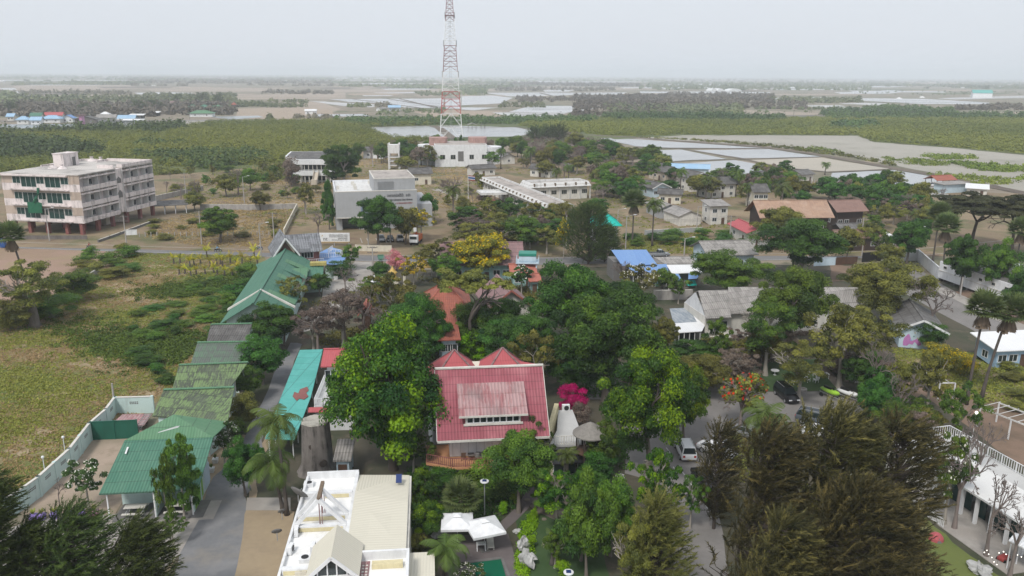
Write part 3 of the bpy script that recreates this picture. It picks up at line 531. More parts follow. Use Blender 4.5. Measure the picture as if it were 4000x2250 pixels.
  levels = [(fz or ze * .5 - .45 if not two else ze * .25 - .35)] + ([ze * .70 - .35] if two else [])
  for zi, z in enumerate(levels):
   for k in range(nf):
    u = x0 + (x1 - x0) * (k + .5) / nf - .6
    if dr and zi == 0 and k == nf // 2: door(t, 'f', u + .1, y0, .95, min(2.05, ze - .6), z0)
    else: window(t, 'f', u, y0, max(z, z0 + .4), 1.3, 1.0, frame)
   for k in range(ns):
    u = y0 + (y1 - y0) * (k + .5) / ns - .5; side = ('l', x0) if b.o.x > 0 else ('r', x1)
    window(t, side[0], u, side[1], max(z, z0 + .4), 1.1, 1.0, frame)
 return b
def roofpoly(b, polys, mat, th=.12, name='roof', parent=None):
 m = MB()
 for pl in polys: m.slab([b.l(*q) for q in pl][::1], th)
 return m.build(name, mat, parent or b.t)
def railing(t, pts, h=1.0, mat='white', step=.22, name='railing'):
 m = MB()
 for a, c in zip(pts[:-1], pts[1:]):
  a, c = Vector(a), Vector(c); n = max(2, int((c - a).length / step)); up = Vector((0, 0, h))
  m.bar(a + up, c + up, .07, .06); m.bar(a + up * .12, c + up * .12, .05, .04)
  for k in range(n + 1):
   q = a.lerp(c, k / n); m.bar(q, q + up * .97, .05 if k % 6 else .1)
 return m.build(name, mat, t)
paint('pink_plaster', (.40, .25, .22), .8, .5); paint('salt_white', (.78, .78, .78), .9, .1)
# the abandoned hotel
def hotel():
 b = Bd('abandoned_hotel', 'large derelict four level hotel block with stained pale pink walls raised on red columns', 'hotel', (30, 857), (331, 869), 3.5)
 t, L = b.t, b.L; D = b.l(589, 795, 3.5).y; z0, fh, top = 3.5, 4.15, 15.95; yN = b.l(455, 832, 3.5).y; yF = b.l(485, 825, 3.5).y; xi = L - 1.9
 m = MB(); m.box(0, 0, z0, xi, D, top - .15); m.box(xi, yN, z0, L - .6, yF, top - .2); m.build('wall', 'hotel_wall', t)
 m = MB()
 for k in range(3):
  zb = z0 + k * fh; m.box(.02, -.06, zb + 1.65, L - .02, -.004, zb + fh - .15)
 m.build('tan_panel', 'hotel_tan', t)
 m = MB()
 for k in range(3):
  zb = z0 + k * fh; m.box(-.02, -.08, zb - .3, L, 0, zb + 1.55)
  m.box(L * .11, -1.1, zb - .12, L * .86, -.09, zb + .12); m.box(L * .14, -1.3, zb + .12, L * .45, -1.1, zb + .42); m.box(L * .5, -1.3, zb + .12, L * .84, -1.1, zb + .42); m.box(L * .11, -1.2, zb + .13, L * .86, -1.11, zb + .3)
 m.box(-.3, -.9, top - .5, L * .86, -.01, top - .1)
 m.build('ledge', 'hotel_wall', t)
 for k in range(3):
  zb = z0 + k * fh
  for (a, c, big) in ((.148, .245, 0), (.255, .445, 1), (.455, .548, 0), (.563, .755, 1), (.767, .858, 0)):
   h = 2.65 if big else 1.75; window(t, 'f', L * a, -.06, zb + (fh - .75 - h), L * (c - a), h, 'old_white', 'green_glass', 2 if big else 1)
 m = MB(); m.box(-.25, -.25, top - .15, L, yN, top + .1); m.box(-.25, yN, top - .15, xi, D, top + .1); m.box(xi, yF, top - .15, L - .2, D, top + .1); m.build('roof_slab', 'hotel_roof', t)
 m = MB(); m.box(xi, yF, top + .1, L - .2, yF + .2, top + .9); m.box(L - .4, yF + .2, top + .1, L - .2, D, top + .9); m.box(L * .35, D - .2, top + .1, L - .4, D, top + .9); m.box(L * .35, D - 5, top + .1, L * .35 + .2, D - .2, top + .7)
 q = b.l(390, 655, 16); m.box(L - 5.5, yN - .3, top + .1, L - .6, yN, top + 1.0); m.box(0, D * .45, top + .1, .3, D - .3, top + .55); m.box(.2, D - .25, top + .1, L * .35, D - .05, top + .6); m.build('parapet', 'hotel_wall', t)
 c0 = b.l(211, 651, 16); c1 = b.l(265, 649, 16); zt = 19.5; w = c1.x - c0.x + .4; dd = 6.2
 m = MB(); m.box(c0.x, c0.y, top + .1, c0.x + w, c0.y + dd, zt); m.box(c0.x - .15, c0.y - .15, zt, c0.x + w + .15, c0.y + dd + .15, zt + .2); o = m.build('stair_tower', 'hotel_wall', t)
 door(o, 'r', c0.y + 3.6, c0.x + w, 1.3, 2.4, top + .1, 'dark_concrete'); m = MB(); m.box(c0.x + 1, c0.y + .8, zt + .2, c0.x + 3, c0.y + 1.6, zt + .24); m.build('roof_hatch', 'dark_concrete', o)
 for px, py in ((205, 658), (243, 660), (359, 630), (395, 631)):
  q = b.l(px, py, 16); m = MB(); m.lathe([(1.3, top + .1), (.5, top + .9), (.35, top + 1.0), (.35, top + 1.25), (.55, top + 1.26), (.55, top + 1.4)], 12, (q.x, q.y)); m.build('roof_vent', 'hotel_wall', t)
 # balcony wing
 for (ya, yb, n, xo) in ((0, yN, 4, 0.0), (yF, D, 4, -.2)):
  xe = L + xo; bw = (yb - ya) / n
  for k in range(3):
   zb = z0 + k * fh; s = MB()
   s.box(xi, ya, zb - .25, xe, yb, zb + .05); s.box(xe - .14, ya, zb + .05, xe, yb, zb + .95); s.box(xe - .1, ya, zb + fh - 1.1, xe - .02, yb, zb + fh - .75); s.box(xe - .5, ya, zb + fh - .75, xe - .02, yb, zb + fh - .68)
   s.build('balcony', 'hotel_wall', t)
   for i in range(n):
    yy = ya + bw * i; pr = MB(); pr.box(xi, yy - .06, zb + .05, xe - .15, yy + .06, zb + fh - .26); pr.build('balcony_divider', 'old_white', t)
    d = MB(); d.box(xi, yy + .35, zb + .05, xi + .04, yy + bw * .52, zb + 2.3); d.build('doorway', 'green_glass' if i % 2 else 'dark_concrete', t)
    if i % 2: window(t, 'r', yy + bw * .6, xi, zb + 1.0, bw * .3, 1.3, 'steel', 'glass', 1)
   pr = MB(); pr.box(xi, yb - .07, zb + .05, xe - .15, yb + .05, zb + fh - .26); pr.build('balcony_divider', 'old_white', t)
 for k, (z, h) in enumerate(((z0 + 4.2, 2.2), (z0 + 8.3, 1.8))):
  d = MB(); y = (yN + yF) / 2; d.add([(L - .6, y - 1, z), (L - .6, y + 1, z), (L - .6, y + 1, z + h * .6), (L - .6, y, z + h), (L - .6, y - 1, z + h * .6)] + [(L - .55, y - 1, z), (L - .55, y + 1, z), (L - .55, y + 1, z + h * .6), (L - .55, y, z + h), (L - .55, y - 1, z + h * .6)], [(0,1,2,3,4),(9,8,7,6,5),(0,5,6,1),(1,6,7,2),(2,7,8,3),(3,8,9,4),(4,9,5,0)]); d.build('stair_opening', 'dark_concrete', t)
 for x in (1.6, L * .27, L * .5, L * .75, L - 1.4):
  for k in range(6):
   y = .6 + (D - 1.2) * k / 5; m = MB(); m.box(x - .45, y - .45, 0, x + .45, y + .45, z0 - .3); m.build('column', 'red_column', t)
 m = MB(); m.box(L * .45, D * .45, 0, L * .8, D * .7, z0 - .3); m.build('ground_floor_room', 'beige_wall', t)
 m = MB(); a = [(L*.34, .0), (L*.52, .15), (L*.53, 2.8), (L*.49, 3.1), (L*.455, 2.95), (L*.34, 3.0)]; zb = z0 + 2.2
 vs = [(x, -1.45 - .1 * math.sin(x * 3), zb + z) for x, z in a]; m.add(vs + [(x, y - .03, z) for x, y, z in vs], [(0,1,2,3,4,5), (11,10,9,8,7,6)] + [(i, 6+i, 6+(i+1)%6, (i+1)%6) for i in range(6)])
 m.tube([(L*.44, -1.5, zb + 3), (L*.48, -1.6, zb + 4.2), (L*.505, -1.5, zb + 5.4), (L*.51, -1.35, zb + 6.8)], [.35, .4, .3, .35], 6)
 o = m.build('net', 'green_net'); o.location = t.location; o.rotation_euler = t.rotation_euler; setp(o, 'torn dark green netting hanging across the front of the derelict hotel', 'netting')
hotel()
# the grey telecom block
def telecom():
 b = Bd('telecom_building', 'grey block with black lettering, a white flat roof and a taller rear box', 'office building', (1316, 905), (1632, 893), 0)
 t, L = b.t, b.L; zt = HT(P(1316, 905), 752); D = b.l(1302, 704, zt).y; zs = HT(P(1316, 905), 851)
 m = MB(); m.box(0, 0, zs, L, .4, zt); m.box(0, .4, zs, L, D, zt - 1.0); m.box(0, 1.5, 0, 1.6, D, zs); m.box(L * .28, 1.5, 0, L, D, zs); m.box(1.6, D * .5, 0, L * .28, D, zs); m.build('wall', 'grey_wall', t)
 m = MB(); m.box(0, .4, zt - 1.0, .3, D, zt); m.box(.3, D - .3, zt - 1.0, L, D, zt); m.box(L - .3, .4, zt - 1, L, D - .3, zt); m.build('parapet', 'white', t)
 m = MB(); m.box(.3, .41, zt - 1.0, L - .3, D - .3, zt - .9); m.build('roof_deck', 'old_white', t)
 m = MB(); m.box(-.05, -.07, zs - .25, L + .05, .5, zs); m.box(-.05, -.05, zt, L + .05, .4, zt + .2); m.build('trim', 'off_white', t)
 u0 = b.l(1461, 745, zt); ua = u0.x; zu = HT(P(1316, 905), 752) + 3.2; x1 = b.l(1622, 742, zt).x
 m = MB(); m.box(ua, .9, zt - .89, x1, D * .75, zu); m.build('upper_block', 'grey_wall', t); m = MB(); m.box(ua + .2, 1.1, zu, x1 - .2, D * .75 - .2, zu + .06); m.build('upper_roof', 'old_roof_slab', t)
 m = MB(); m.box(ua - .05, .85, zu, x1 + .05, 1.1, zu + .3); m.box(ua - .05, 1.1, zu, ua + .2, D * .75, zu + .3); m.box(x1 - .2, 1.1, zu, x1 + .05, D * .75, zu + .3); m.box(ua + .2, D * .75 - .2, zu, x1 - .2, D * .75 + .02, zu + .3); m.build('trim', 'off_white', t)
 m = MB(); gx0 = ua + (x1 - ua) * .09; gx1 = ua + (x1 - ua) * .47
 for k in range(17): x = gx0 + (gx1 - gx0) * k / 16; m.box(x - .04, .80, zt + .5, x + .04, .90, zu - .7)
 for k in range(11): z = zt + .5 + (zu - zt - 1.2) * k / 10; m.box(gx0, .79, z - .04, gx1, .89, z + .04)
 m.build('grille', 'steel', t)
 for k in range(1):
  m = MB(); m.box(L * .30, -.04, zs + .9, L * .56, 0, zt - 2.6); fo = m.build('window', 'mirror_glass', t); m = MB()
  for i in range(5): x = L * (.30 + .065 * i); m.box(x - .04, -.09, zs + .9, x + .04, -.05, zt - 2.6)
  m.build('mullion', 'steel', fo)
 m = MB(); m.box(1.7, 4.5, 0, L * .27, 4.6, zs); m.build('glass_entrance', 'glass', t)
 m = MB(); m.box(L, 2.5, 0, L + 4.5, D - 1, zt - 4.2); m.build('side_wing', 'grey_wall', t)
 for px, py in ((1378, 722), (1384, 730), (1388, 741), (1443, 718), (1320, 740)):
  q = b.l(px, py, zt - .9); m = MB(); m.box(q.x - .45, max(q.y, .8), zt - .9, q.x + .45, max(q.y, .8) + .5, zt + .1); m.build('air_conditioner', 'off_white', t)
 return b, L, zt
def text(body, size, loc, rot, mat, parent=None, name='lettering', depth=.03, align='LEFT', wdt=None):
 c = bpy.data.curves.new(name, 'FONT'); c.body = body; c.size = size; c.extrude = depth; c.align_x = align
 o = bpy.data.objects.new(name, c); COL.objects.link(o); bpy.context.view_layer.update(); dg = bpy.context.evaluated_depsgraph_get()
 me = bpy.data.meshes.new_from_object(o.evaluated_get(dg)); COL.objects.unlink(o); bpy.data.objects.remove(o)
 if wdt and len(me.vertices):
  xs = [v.co.x for v in me.vertices]; k = wdt / (max(xs) - min(xs)); me.transform(Matrix.Diagonal((k, 1, 1, 1)))
 me.materials.clear(); me.materials.append(M[mat]); o = bpy.data.objects.new(name, me); COL.objects.link(o); o.location = loc; o.rotation_euler = rot
 if parent: o.parent = parent
 return o
b, L, zt = telecom()
text('อาคารเคเบิลใต้น้ำ', 1.1, (L * .63, -.05, zt - 1.6), (R(90), 0, 0), 'black', b.t, wdt=L * .20); text('ชะอำ', 1.1, (L * .86, -.05, zt - 1.6), (R(90), 0, 0), 'black', b.t, wdt=L * .055)
text('OPTIC FIBER SUBMARINE CABLE TERMINAL', .6, (L * .60, -.05, zt - 2.7), (R(90), 0, 0), 'black', b.t, wdt=L * .345); text('CAT TELECOM PUBLIC COMPANY', .5, (L * .74, -.05, zt - 3.6), (R(90), 0, 0), 'red_paint', b.t, wdt=L * .20)
# roadside sign
b = Bd('billboard', 'long pale roadside sign with nt lettering behind the boundary wall', 'sign', (1244, 962), (1367, 962), 0); t, L = b.t, b.L; za, zb = HT(P(1244, 962), 946), HT(P(1244, 962), 911)
m = MB(); m.box(0, 0, za, L, .5, zb); m.build('panel', 'white', t); m = MB(); m.box(0, -.02, za, L, 0, za + .12); m.build('yellow_band', 'yellow_gold', t)
for x in (.3, L / 2, L - .3): m = MB(); m.box(x - .1, .15, 0, x + .1, .35, za); m.build('post', 'steel', t)
text('nt', 1.35, (L * .16, -.03, za + .45), (R(90), 0, 0), 'dark_concrete', t, 'logo'); m = MB(); m.add([(L*.11,-.03,za+1.45),(L*.155,-.03,za+1.6),(L*.145,-.03,za+1.9),(L*.11,-.06,za+1.45),(L*.155,-.06,za+1.6),(L*.145,-.06,za+1.9)], [(0,1,2),(5,4,3),(0,3,4,1),(1,4,5,2),(2,5,3,0)]); m.build('logo_mark', 'yellow_gold', t)
for k, (s, w) in enumerate((('บริษัท โทรคมนาคมแห่งชาติ จำกัด (มหาชน)', .57), ('National Telecom Public Company Limited', .57), ('ศูนย์บริการลูกค้า', .3), ('สำนักงานบริการลูกค้า ชะอำ', .5))):
 text(s, .32, (L * (.93 - w), -.03, zb - .55 - .42 * k), (R(90), 0, 0), 'dark_concrete', t, wdt=L * w)
# white round building on stilts
b = Bd('white_pavilion', 'two level white building with wrap around banded balconies and an outside stair', 'building', (1165, 716), (1300, 716), 0); t = b.t
ft = [b.l(*q, 0) for q in ((1165,716),(1300,716),(1330,697),(1300,676),(1140,676),(1120,699))]; cx = sum(v.x for v in ft)/6; cy = sum(v.y for v in ft)/6
sc = lambda k: [(cx + (v.x-cx)*k, cy + (v.y-cy)*k) for v in ft]
m = MB(); m.prism(sc(1.0), 7.3, 9.3); m.build('upper_band', 'white', t); m = MB(); m.prism(sc(1.0), 3.0, 4.8); m.build('lower_band', 'white', t)
m = MB(); m.prism(sc(.8), 0, 9.0); m.build('wall', 'off_white', t); m = MB(); m.prism(sc(.93), 9.3, 9.36); m.add([(p[0],p[1],9.37) for p in sc(.6)] + [(cx-3,cy,10.3),(cx+3,cy,10.3)], [(0,1,7,6),(1,2,7),(2,3,7),(3,4,6,7),(4,5,6),(5,0,6)]); m.build('roof', 'village_roof', t)
w8 = [Vector((p[0], p[1], 0)) for p in sc(.8)]
m = MB(); ed = [(w8[5], w8[0]), (w8[0], w8[1]), (w8[1], w8[2])]
for a_, c_ in ed:
 d_ = (c_ - a_).normalized(); nn = Vector((d_.y, -d_.x, 0)); a2 = a_ + d_ * .8 + nn * .05; c2 = c_ - d_ * .8 + nn * .05
 for z in (5.0, .6): m.bar(a2 + Vector((0,0,z + 1)), c2 + Vector((0,0,z + 1)), .06, 1.7)
m.build('window_band', 'glass', t)
for k in range(8): x = 1 + (b.L - 2) * k / 7; m = MB(); m.box(x - .15, .4, 0, x + .15, .7, 3.0); m.box(x - .1, .4, 4.8, x + .1, .6, 7.3); m.build('column', 'off_white', t)
sx = b.l(1245, 712, 0).x; m = MB(); m.bar((sx, -5.5, .2), (sx, 0, 4.2), 1.8, .3); m.box(sx - 1.1, -7.0, 0, sx + 1.1, -5.5, 2.2); m.bar((sx - .9, -5.5, .9), (sx - .9, 0, 5.0), .12, 1.0); m.bar((sx + .9, -5.5, .9), (sx + .9, 0, 5.0), .12, 1.0); m.build('stair', 'beige_wall', t)
# white hall with rounded wings
b = Bd('white_hall', 'tall blank white hall with rounded side wings and rusty roof tanks', 'building', (1700, 653), (1903, 651), 0); t, L = b.t, b.L; z = HT(P(1700, 653), 566)
m = MB(); m.box(0, 0, 0, L, 22, z); m.tube([(-1.5, 14, 0), (-1.5, 14, z - 1)], 6, 20); m.tube([(L + 2.5, 14, 0), (L + 2.5, 14, z - 2)], 6, 20); m.build('wall', 'white', t)
m = MB(); m.box(.3, .3, z, L - .3, 21.7, z + .08); m.build('roof', 'old_roof_slab', t)
for (x0, x1) in ((-2, 6.5), (L - 7.5, L + 1)): m = MB(); m.prism([(x0, 10), (x0 + 1.5, 8.5), (x1 - 1.2, 8.5), (x1, 10), (x1, 16), (x0, 16)], z - 1.5, z + 2.6); m.build('roof_tank_room', 'pink_plaster', t)
for u in (.10, .30, .90): window(t, 'f', L * u, 0, 3.6, 2.2, 2.0, 'off_white', 'glass', 1)
door(t, 'f', L * .44, 0, 2.6, 4.6, 2.6, 'dark_concrete'); window(t, 'f', L * .66, 0, 3.6, 2.0, 2.0, 'off_white', 'glass', 1)
# concrete water tower
b = Bd('water_tower', 'white concrete water tower frame with a boxed tank on top', 'water tower', (1517, 663), (1562, 663), 0); t, L = b.t, b.L; z = HT(P(1517, 663), 560)
for x in (0, L - .6):
 for y in (0, L - .6): m = MB(); m.box(x, y, 0, x + .6, y + .6, z); m.build('leg', 'water_tank', t)
m = MB(); m.box(.1, .1, z * .62, L - .1, L - .1, z - .7); m.build('tank', 'water_tank', t)
for zz in (z * .14, z * .30, z * .45): m = MB(); m.box(.6, .05, zz, L - .6, .5, zz + .45); m.box(.6, L - .5, zz, L - .6, L - .05, zz + .45); m.box(.05, .6, zz, .5, L - .6, zz + .45); m.box(L - .5, .6, zz, L - .05, L - .6, zz + .45); m.build('cross_beam', 'water_tank', t)
# long L shaped offices
def office(name, label, A, B, D, ze, fh, scup=True):
 b = Bd(name, label, 'office building', A, B, ze); t, L = b.t, b.L; o = 1.1
 m = MB(); m.box(o, o, 0, L - o, D - o, ze); m.build('wall', 'off_white', t)
 m = MB(); m.box(.35, .35, ze + fh * .45, L - .35, D - .35, ze + fh * .5); m.build('roof_slab', 'old_roof_slab', t)
 m = MB(); i = .8; lo = [(0,0,ze),(L,0,ze),(L,D,ze),(0,D,ze)]; hi = [(i,i,ze+fh),(L-i,i,ze+fh),(L-i,D-i,ze+fh),(i,D-i,ze+fh)]; j = .25; hin = [(i+j,i+j,ze+fh),(L-i-j,i+j,ze+fh),(L-i-j,D-i-j,ze+fh),(i+j,D-i-j,ze+fh)]; lin = [(x,y,ze+fh*.5+.01) for x,y,_ in hin]
 m.add(lo + hi + hin + lin + [(x,y,ze-.02) for x,y,_ in lo], [f for k in range(4) for f in ((k,(k+1)%4,4+(k+1)%4,4+k),(4+k,4+(k+1)%4,8+(k+1)%4,8+k),(8+k,8+(k+1)%4,12+(k+1)%4,12+k))] + [(19,18,17,16)]); m.build('fascia', 'old_white', t)
 n = int(L / 3.6)
 for k in range(n):
  x = L * (k + .5) / n
  if scup: m = MB(); m.box(x - .25, .12, ze + .35, x + .25, .75, ze + fh * .85); m.build('scupper', 'dead_leaf', t)
  window(t, 'f', x - 1.1, o, ze * .42, 1.9, ze * .30, 'off_white', 'glass', 2)
  m = MB(); m.box(x + L / n / 2 - .15, o - .35, 0, x + L / n / 2 + .15, o - .004, ze - .01); m.build('fin', 'old_white', t)
 return b
office('office_wing', 'long oblique single storey office with slanted white fascia and weathered flat roof', (1872, 703), (2150, 822), 8.5, 4.0, 1.2)
office('office_block', 'rectangular office with slanted white fascia standing behind the long oblique wing', (2068, 735), (2310, 725), 10, 4.6, 1.6)
b = house('entrance_canopy', 'flat white edged canopy on dark posts beside the long office wing', (1879, 760), (1990, 757), 8, 3.2, 3.7, typ='flat', roof='old_white', open_=True, post='brown_wood', cat='canopy', ov=.6)
# village houses
VH = [
 ('small_house', 'low village house with a white front gable between dense trees and the cream shed', (2549,737), (2625,732), 10, 3.4, 5.2, 'y', 'village_roof', 'pale_blue', {'fascia': 'white'}),
 ('small_house', 'village house with a broad dark roof left of the pale blue sheds', (2527,661), (2600,674), 9, 3.8, 5.8, 'x', 'village_roof', 'beige_wall', {'nf': 4}),
 ('small_house', 'rearmost village house whose white gable shows beside the salt pond', (2534,648), (2580,652), 8, 3.6, 4.8, 'y', 'village_roof', 'white', {'fascia': 'white', 'dr': False}),
 ('village_house', 'two storey cream house with a wide white gable behind coconut palms', (2699,697), (2795,692), 11, 5.2, 7.2, 'y', 'village_roof', 'off_white', {'two': True, 'fascia': 'white'}),
 ('village_house', 'two storey house with a long dark roof just in front of the blue cottage', (2775,724), (2885,717), 9, 4.8, 6.9, 'x', 'village_roof', 'off_white', {'two': True}),
 ('village_house', 'two storey cream house with missing roof sheets behind the orange Thai roof', (2941,751), (3012,751), 9, 5.6, 7.8, 'x', 'village_roof', 'cream', {'two': True}),
 ('small_house', 'low cream house with rusty windows half hidden by bare shrubs', (2566,757), (2668,761), 6, 3.4, 4.9, 'x', 'village_roof', 'cream', {'nf': 3}),
 ('storage_shed', 'long plain pale shed with a light grey roof, the rear one of the pair', (2515,792), (2571,818), 7.5, 3.0, 4.4, 'x', 'pale_grey_roof', 'grey_wall', {'nf': 0, 'ns': 0}),
 ('storage_shed', 'plain windowless white shed with a light grey gable roof standing by the village wall', (2588,822), (2651,846), (2723,834), 2.9, 4.4, 'x', 'pale_grey_roof', 'off_white', {'nf': 0, 'ns': 0, 'ov': .4}),
 ('village_house', 'tall two storey white house with a flat stained roof and outside stair', (2772,806), (2858,803), 6.5, 5.6, 6.6, 'x', 'pale_grey_roof', 'off_white', {'typ': 'shed', 'two': True, 'nf': 2}),
 ('small_house', 'low house under a bright crimson roof in front of the white two storey house', (2839,873), (2917,911), (2955,884), 3.3, 4.6, 'x', 'rose_roof', 'off_white', {'nf': 2, 'ns': 0}),
 ('small_shed', 'low brown roofed lean-to attached behind the crimson roofed house', (2922,918), (2975,938), 4, 2.6, 3.2, 'x', 'brown_roof', 'old_white', {'typ': 'shed', 'nf': 1}),
 ('small_house', 'sky blue cottage beside the salt pond', (2842,677), (2874,676), 6, 4.6, 5.2, 'x', 'light_blue_paint_roof', 'light_blue', {'typ': 'hip', 'nf': 1, 'ns': 1}),
 ('storage_shed', 'long shed with pale sky blue roof sheets behind the village trees', (2612,656), (2775,661), 9, 3.6, 5.2, 'x', 'sky_blue_roof', 'pale_blue', {}),
 ('small_house', 'dark roofed low house at the end of the village lane beside bare trees', (2968,692), (3045,688), 9, 3.2, 5.0, 'x', 'village_roof', 'grey_wall', {}),
 ('small_house', 'grey house with a light roof below the round green tree by the pond', (3134,684), (3188,679), 8, 3.2, 4.8, 'x', 'grey_roof', 'off_white', {'nf': 2}),
 ('small_house', 'low dark roofed house between the white hall and the office block', (2062,658), (2151,664), 7, 3.4, 5.2, 'x', 'village_roof', 'off_white', {}),
 ('small_house', 'weathered grey roofed house right behind the white hall', (1908,606), (1962,616), 8, 3.4, 5.2, 'x', 'grey_roof', 'off_white', {'nf': 2}),
 ('long_shed', 'long low grey roofed shed in front of the white hall', (1842,661), (1942,656), 7, 3.2, 4.6, 'x', 'village_roof', 'off_white', {}),
 ('workshop', 'cream workshop with a dark grey roof right behind the telecom block', (1600,680), (1692,678), 11, 4.4, 6.2, 'x', 'village_roof', 'cream', {'nf': 2}),
 ('small_house', 'low house with a white gable near the concrete water tower', (1412,590), (1498,592), 10, 3.8, 5.6, 'x', 'village_roof', 'white', {'nf': 2}),
 ('small_shed', 'little grey roofed shed beside the power pole frame', (2196,649), (2234,651), 6, 2.8, 4.0, 'x', 'grey_roof', 'grey_wood', {'nf': 1, 'ns': 0}),
 ('pond_hut', 'open timber hut with a pale roof on the pond bank, the larger of two', (1826,489), (1864,489), 7, 3.4, 5.0, 'y', 'pale_grey_roof', 'grey_wood', {'open_': True, 'post': 'grey_wood'}),
 ('pond_hut', 'tiny open hut at the pond bank right of the larger hut', (1876,491), (1898,491), 5, 2.6, 3.8, 'y', 'village_roof', 'grey_wood', {'open_': True, 'post': 'grey_wood'}),
 ('carport', 'long dark roofed parking shelter on white posts behind the derelict hotel', (588,806), (735,799), 7, 2.8, 3.4, 'x', 'village_roof', 'white', {'open_': True, 'typ': 'shed'}),
 ('teal_roofed_house', 'white two storey house under a bright turquoise hipped roof', (2300,882), (2430,882), 8, 6.6, 9.4, 'x', 'bright_teal_roof', 'white', {'typ': 'hip', 'two': True, 'nf': 3, 'ov': .9}),
 ('corrugated_house', 'pale blue walled house with a broad grey corrugated roof by the main road', (2763,1000), (2965,994), 11, 3.8, 6.0, 'x', 'pale_grey_roof', 'pale_blue', {'nf': 5, 'ov': .8}),
 ('thai_house', 'Thai style house with a wide pale orange tiled roof', (2968,852), (3262,850), 12, 5.8, 9.6, 'x', 'orange_roof', 'dark_wood', {'nf': 5, 'ov': 1.3}),
 ('thai_house', 'dark timber house with a brown tiled roof right of the orange Thai roof', (3269,829), (3396,824), 9, 6.0, 8.6, 'x', 'brown_roof', 'dark_wood', {'nf': 4, 'ov': 1.1}),
 ('garden_pavilion', 'small grey roofed timber pavilion between the brown roofed buildings', (3285,898), (3385,896), 6, 3.8, 5.0, 'x', 'grey_roof', 'dark_wood', {'nf': 2}),
 ('gatehouse', 'long low timber building with brown tiled roof behind the stone roadside wall', (3274,932), (3450,928), 6, 3.4, 5.0, 'x', 'brown_roof', 'dark_wood', {'nf': 4}),
 ('carport', 'white metal canopy beside the long brown roofed building', (3452,930), (3510,929), 7, 3.2, 3.8, 'x', 'white_metal_roof', 'white', {'open_': True, 'typ': 'shed'}),
 ('mural_house', 'white gabled house with a magenta mural on its end wall', (3502,1287), (3710,1304), 13, 3.1, 5.0, 'y', 'grey_roof', 'pale_blue', {'fascia': 'white', 'nf': 0, 'ns': 1, 'dr': False}),
 ('small_house', 'pale blue low house with a smooth white roof at the right edge', (3895,1372), (4140,1360), 6, 3.0, 4.0, 'x', 'white_metal_roof', 'light_blue_wall', {'typ': 'shed', 'nf': 5}),
 ('pink_roofed_hall', 'long hall with a dusty pink roof behind the yellow flowering trees', (1716,1036), (2050,1034), 14, 3.8, 7.2, 'x', 'pink_roof', 'aqua_wall', {'nf': 8, 'ov': .9}),
 ('terracotta_house', 'two storey white house with a terracotta tiled hip roof behind the umbrella tree', (1640,1232), (1852,1226), 12, 6.2, 9.8, 'x', 'terracotta_roof', 'pale_blue', {'typ': 'hip', 'two': True, 'nf': 3, 'ov': 1.0}),
 ('hip_roofed_house', 'house with a dull pink sheet roof edged in red beside the terracotta roof', (1905,1212), (2090,1200), 11, 4.4, 7.6, 'y', 'pink_roof', 'off_white', {'fascia': 'terracotta_trim', 'nf': 2}),
 ('red_roofed_shed', 'aqua walled shed with a bright salmon roof beside the water tank', (1992,1070), (2100,1068), 6, 3.0, 4.4, 'x', 'bright_terracotta_roof', 'aqua_wall', {'nf': 2}),
 ('red_roofed_shed', 'small lower salmon roofed shed in front of the water tank legs', (2066,1100), (2118,1098), 5, 2.8, 3.8, 'x', 'bright_terracotta_roof', 'aqua_wall', {'nf': 1}),
 ('annex_house', 'narrow white two storey annex with red tiled awning beside the lime tree', (1708,1330), (1800,1326), 8, 5.2, 6.6, 'x', 'terracotta_roof', 'pale_blue', {'two': True, 'nf': 2, 'typ': 'shed'}),
 ('red_roofed_hut', 'small hut with a weathered red roof among leafless trees', (1395,1236), (1462,1234), 5, 2.8, 4.4, 'y', 'terracotta_roof', 'brown_wood', {'nf': 1}),
 ('side_house', 'white house with a crimson roof edge half hidden by the big central tree', (1252,1432), (1340,1430), 7, 5.0, 6.2, 'x', 'rose_roof', 'white', {'two': True, 'nf': 2}),
 ('guard_booth', 'small green roofed booth beside the side street gate', (1477,1012), (1500,1011), 2.5, 2.6, 3.2, 'x', 'green_roof', 'mint', {'nf': 1, 'ns': 0, 'ov': .3}),
 ('timber_hut', 'rusty red roofed open hut beside the white parked pickup at the pond', (3662,706), (3742,702), 7, 2.8, 4.4, 'x', 'terracotta_roof', 'grey_wood', {'open_': True, 'post': 'grey_wood'}),
 ('storage_shed', 'blue grey walled shed with a thin flat roof near the pond hut', (3690,722), (3800,716), 6, 3.4, 3.7, 'x', 'pale_grey_roof', 'pale_blue', {'typ': 'shed', 'nf': 0, 'ns': 0}),
 ('storage_shed', 'low shed with a glaring white roof above the rain tree', (3770,734), (3866,740), 9, 2.8, 3.6, 'x', 'white_metal_roof', 'off_white', {'typ': 'shed', 'nf': 2}),
 ('farm_house', 'white roofed farm house alone on the sandy flat', (1188,433), (1237,433), 9, 3.6, 5.2, 'x', 'white_metal_roof', 'white', {'nf': 2}),
 ('salt_works', 'blue roofed salt works building between the white salt pans', (1515,420), (1566,420), 12, 4.0, 6.5, 'x', 'sky_blue_roof', 'grey_wall', {'nf': 3}),
 ('salt_works_shed', 'low white shed joined to the left of the blue salt works', (1485,424), (1516,423), 9, 3.0, 4.2, 'x', 'pale_grey_roof', 'white', {'nf': 1}),
]
paint('light_blue_wall', (.30, .44, .58), .7, .2); paint('terracotta_trim', (.34, .12, .09), .7, .2); roofmat('light_blue_paint_roof', (.20, .42, .68), (.15, .3, .5), .3, 9, .4, amp=.4)
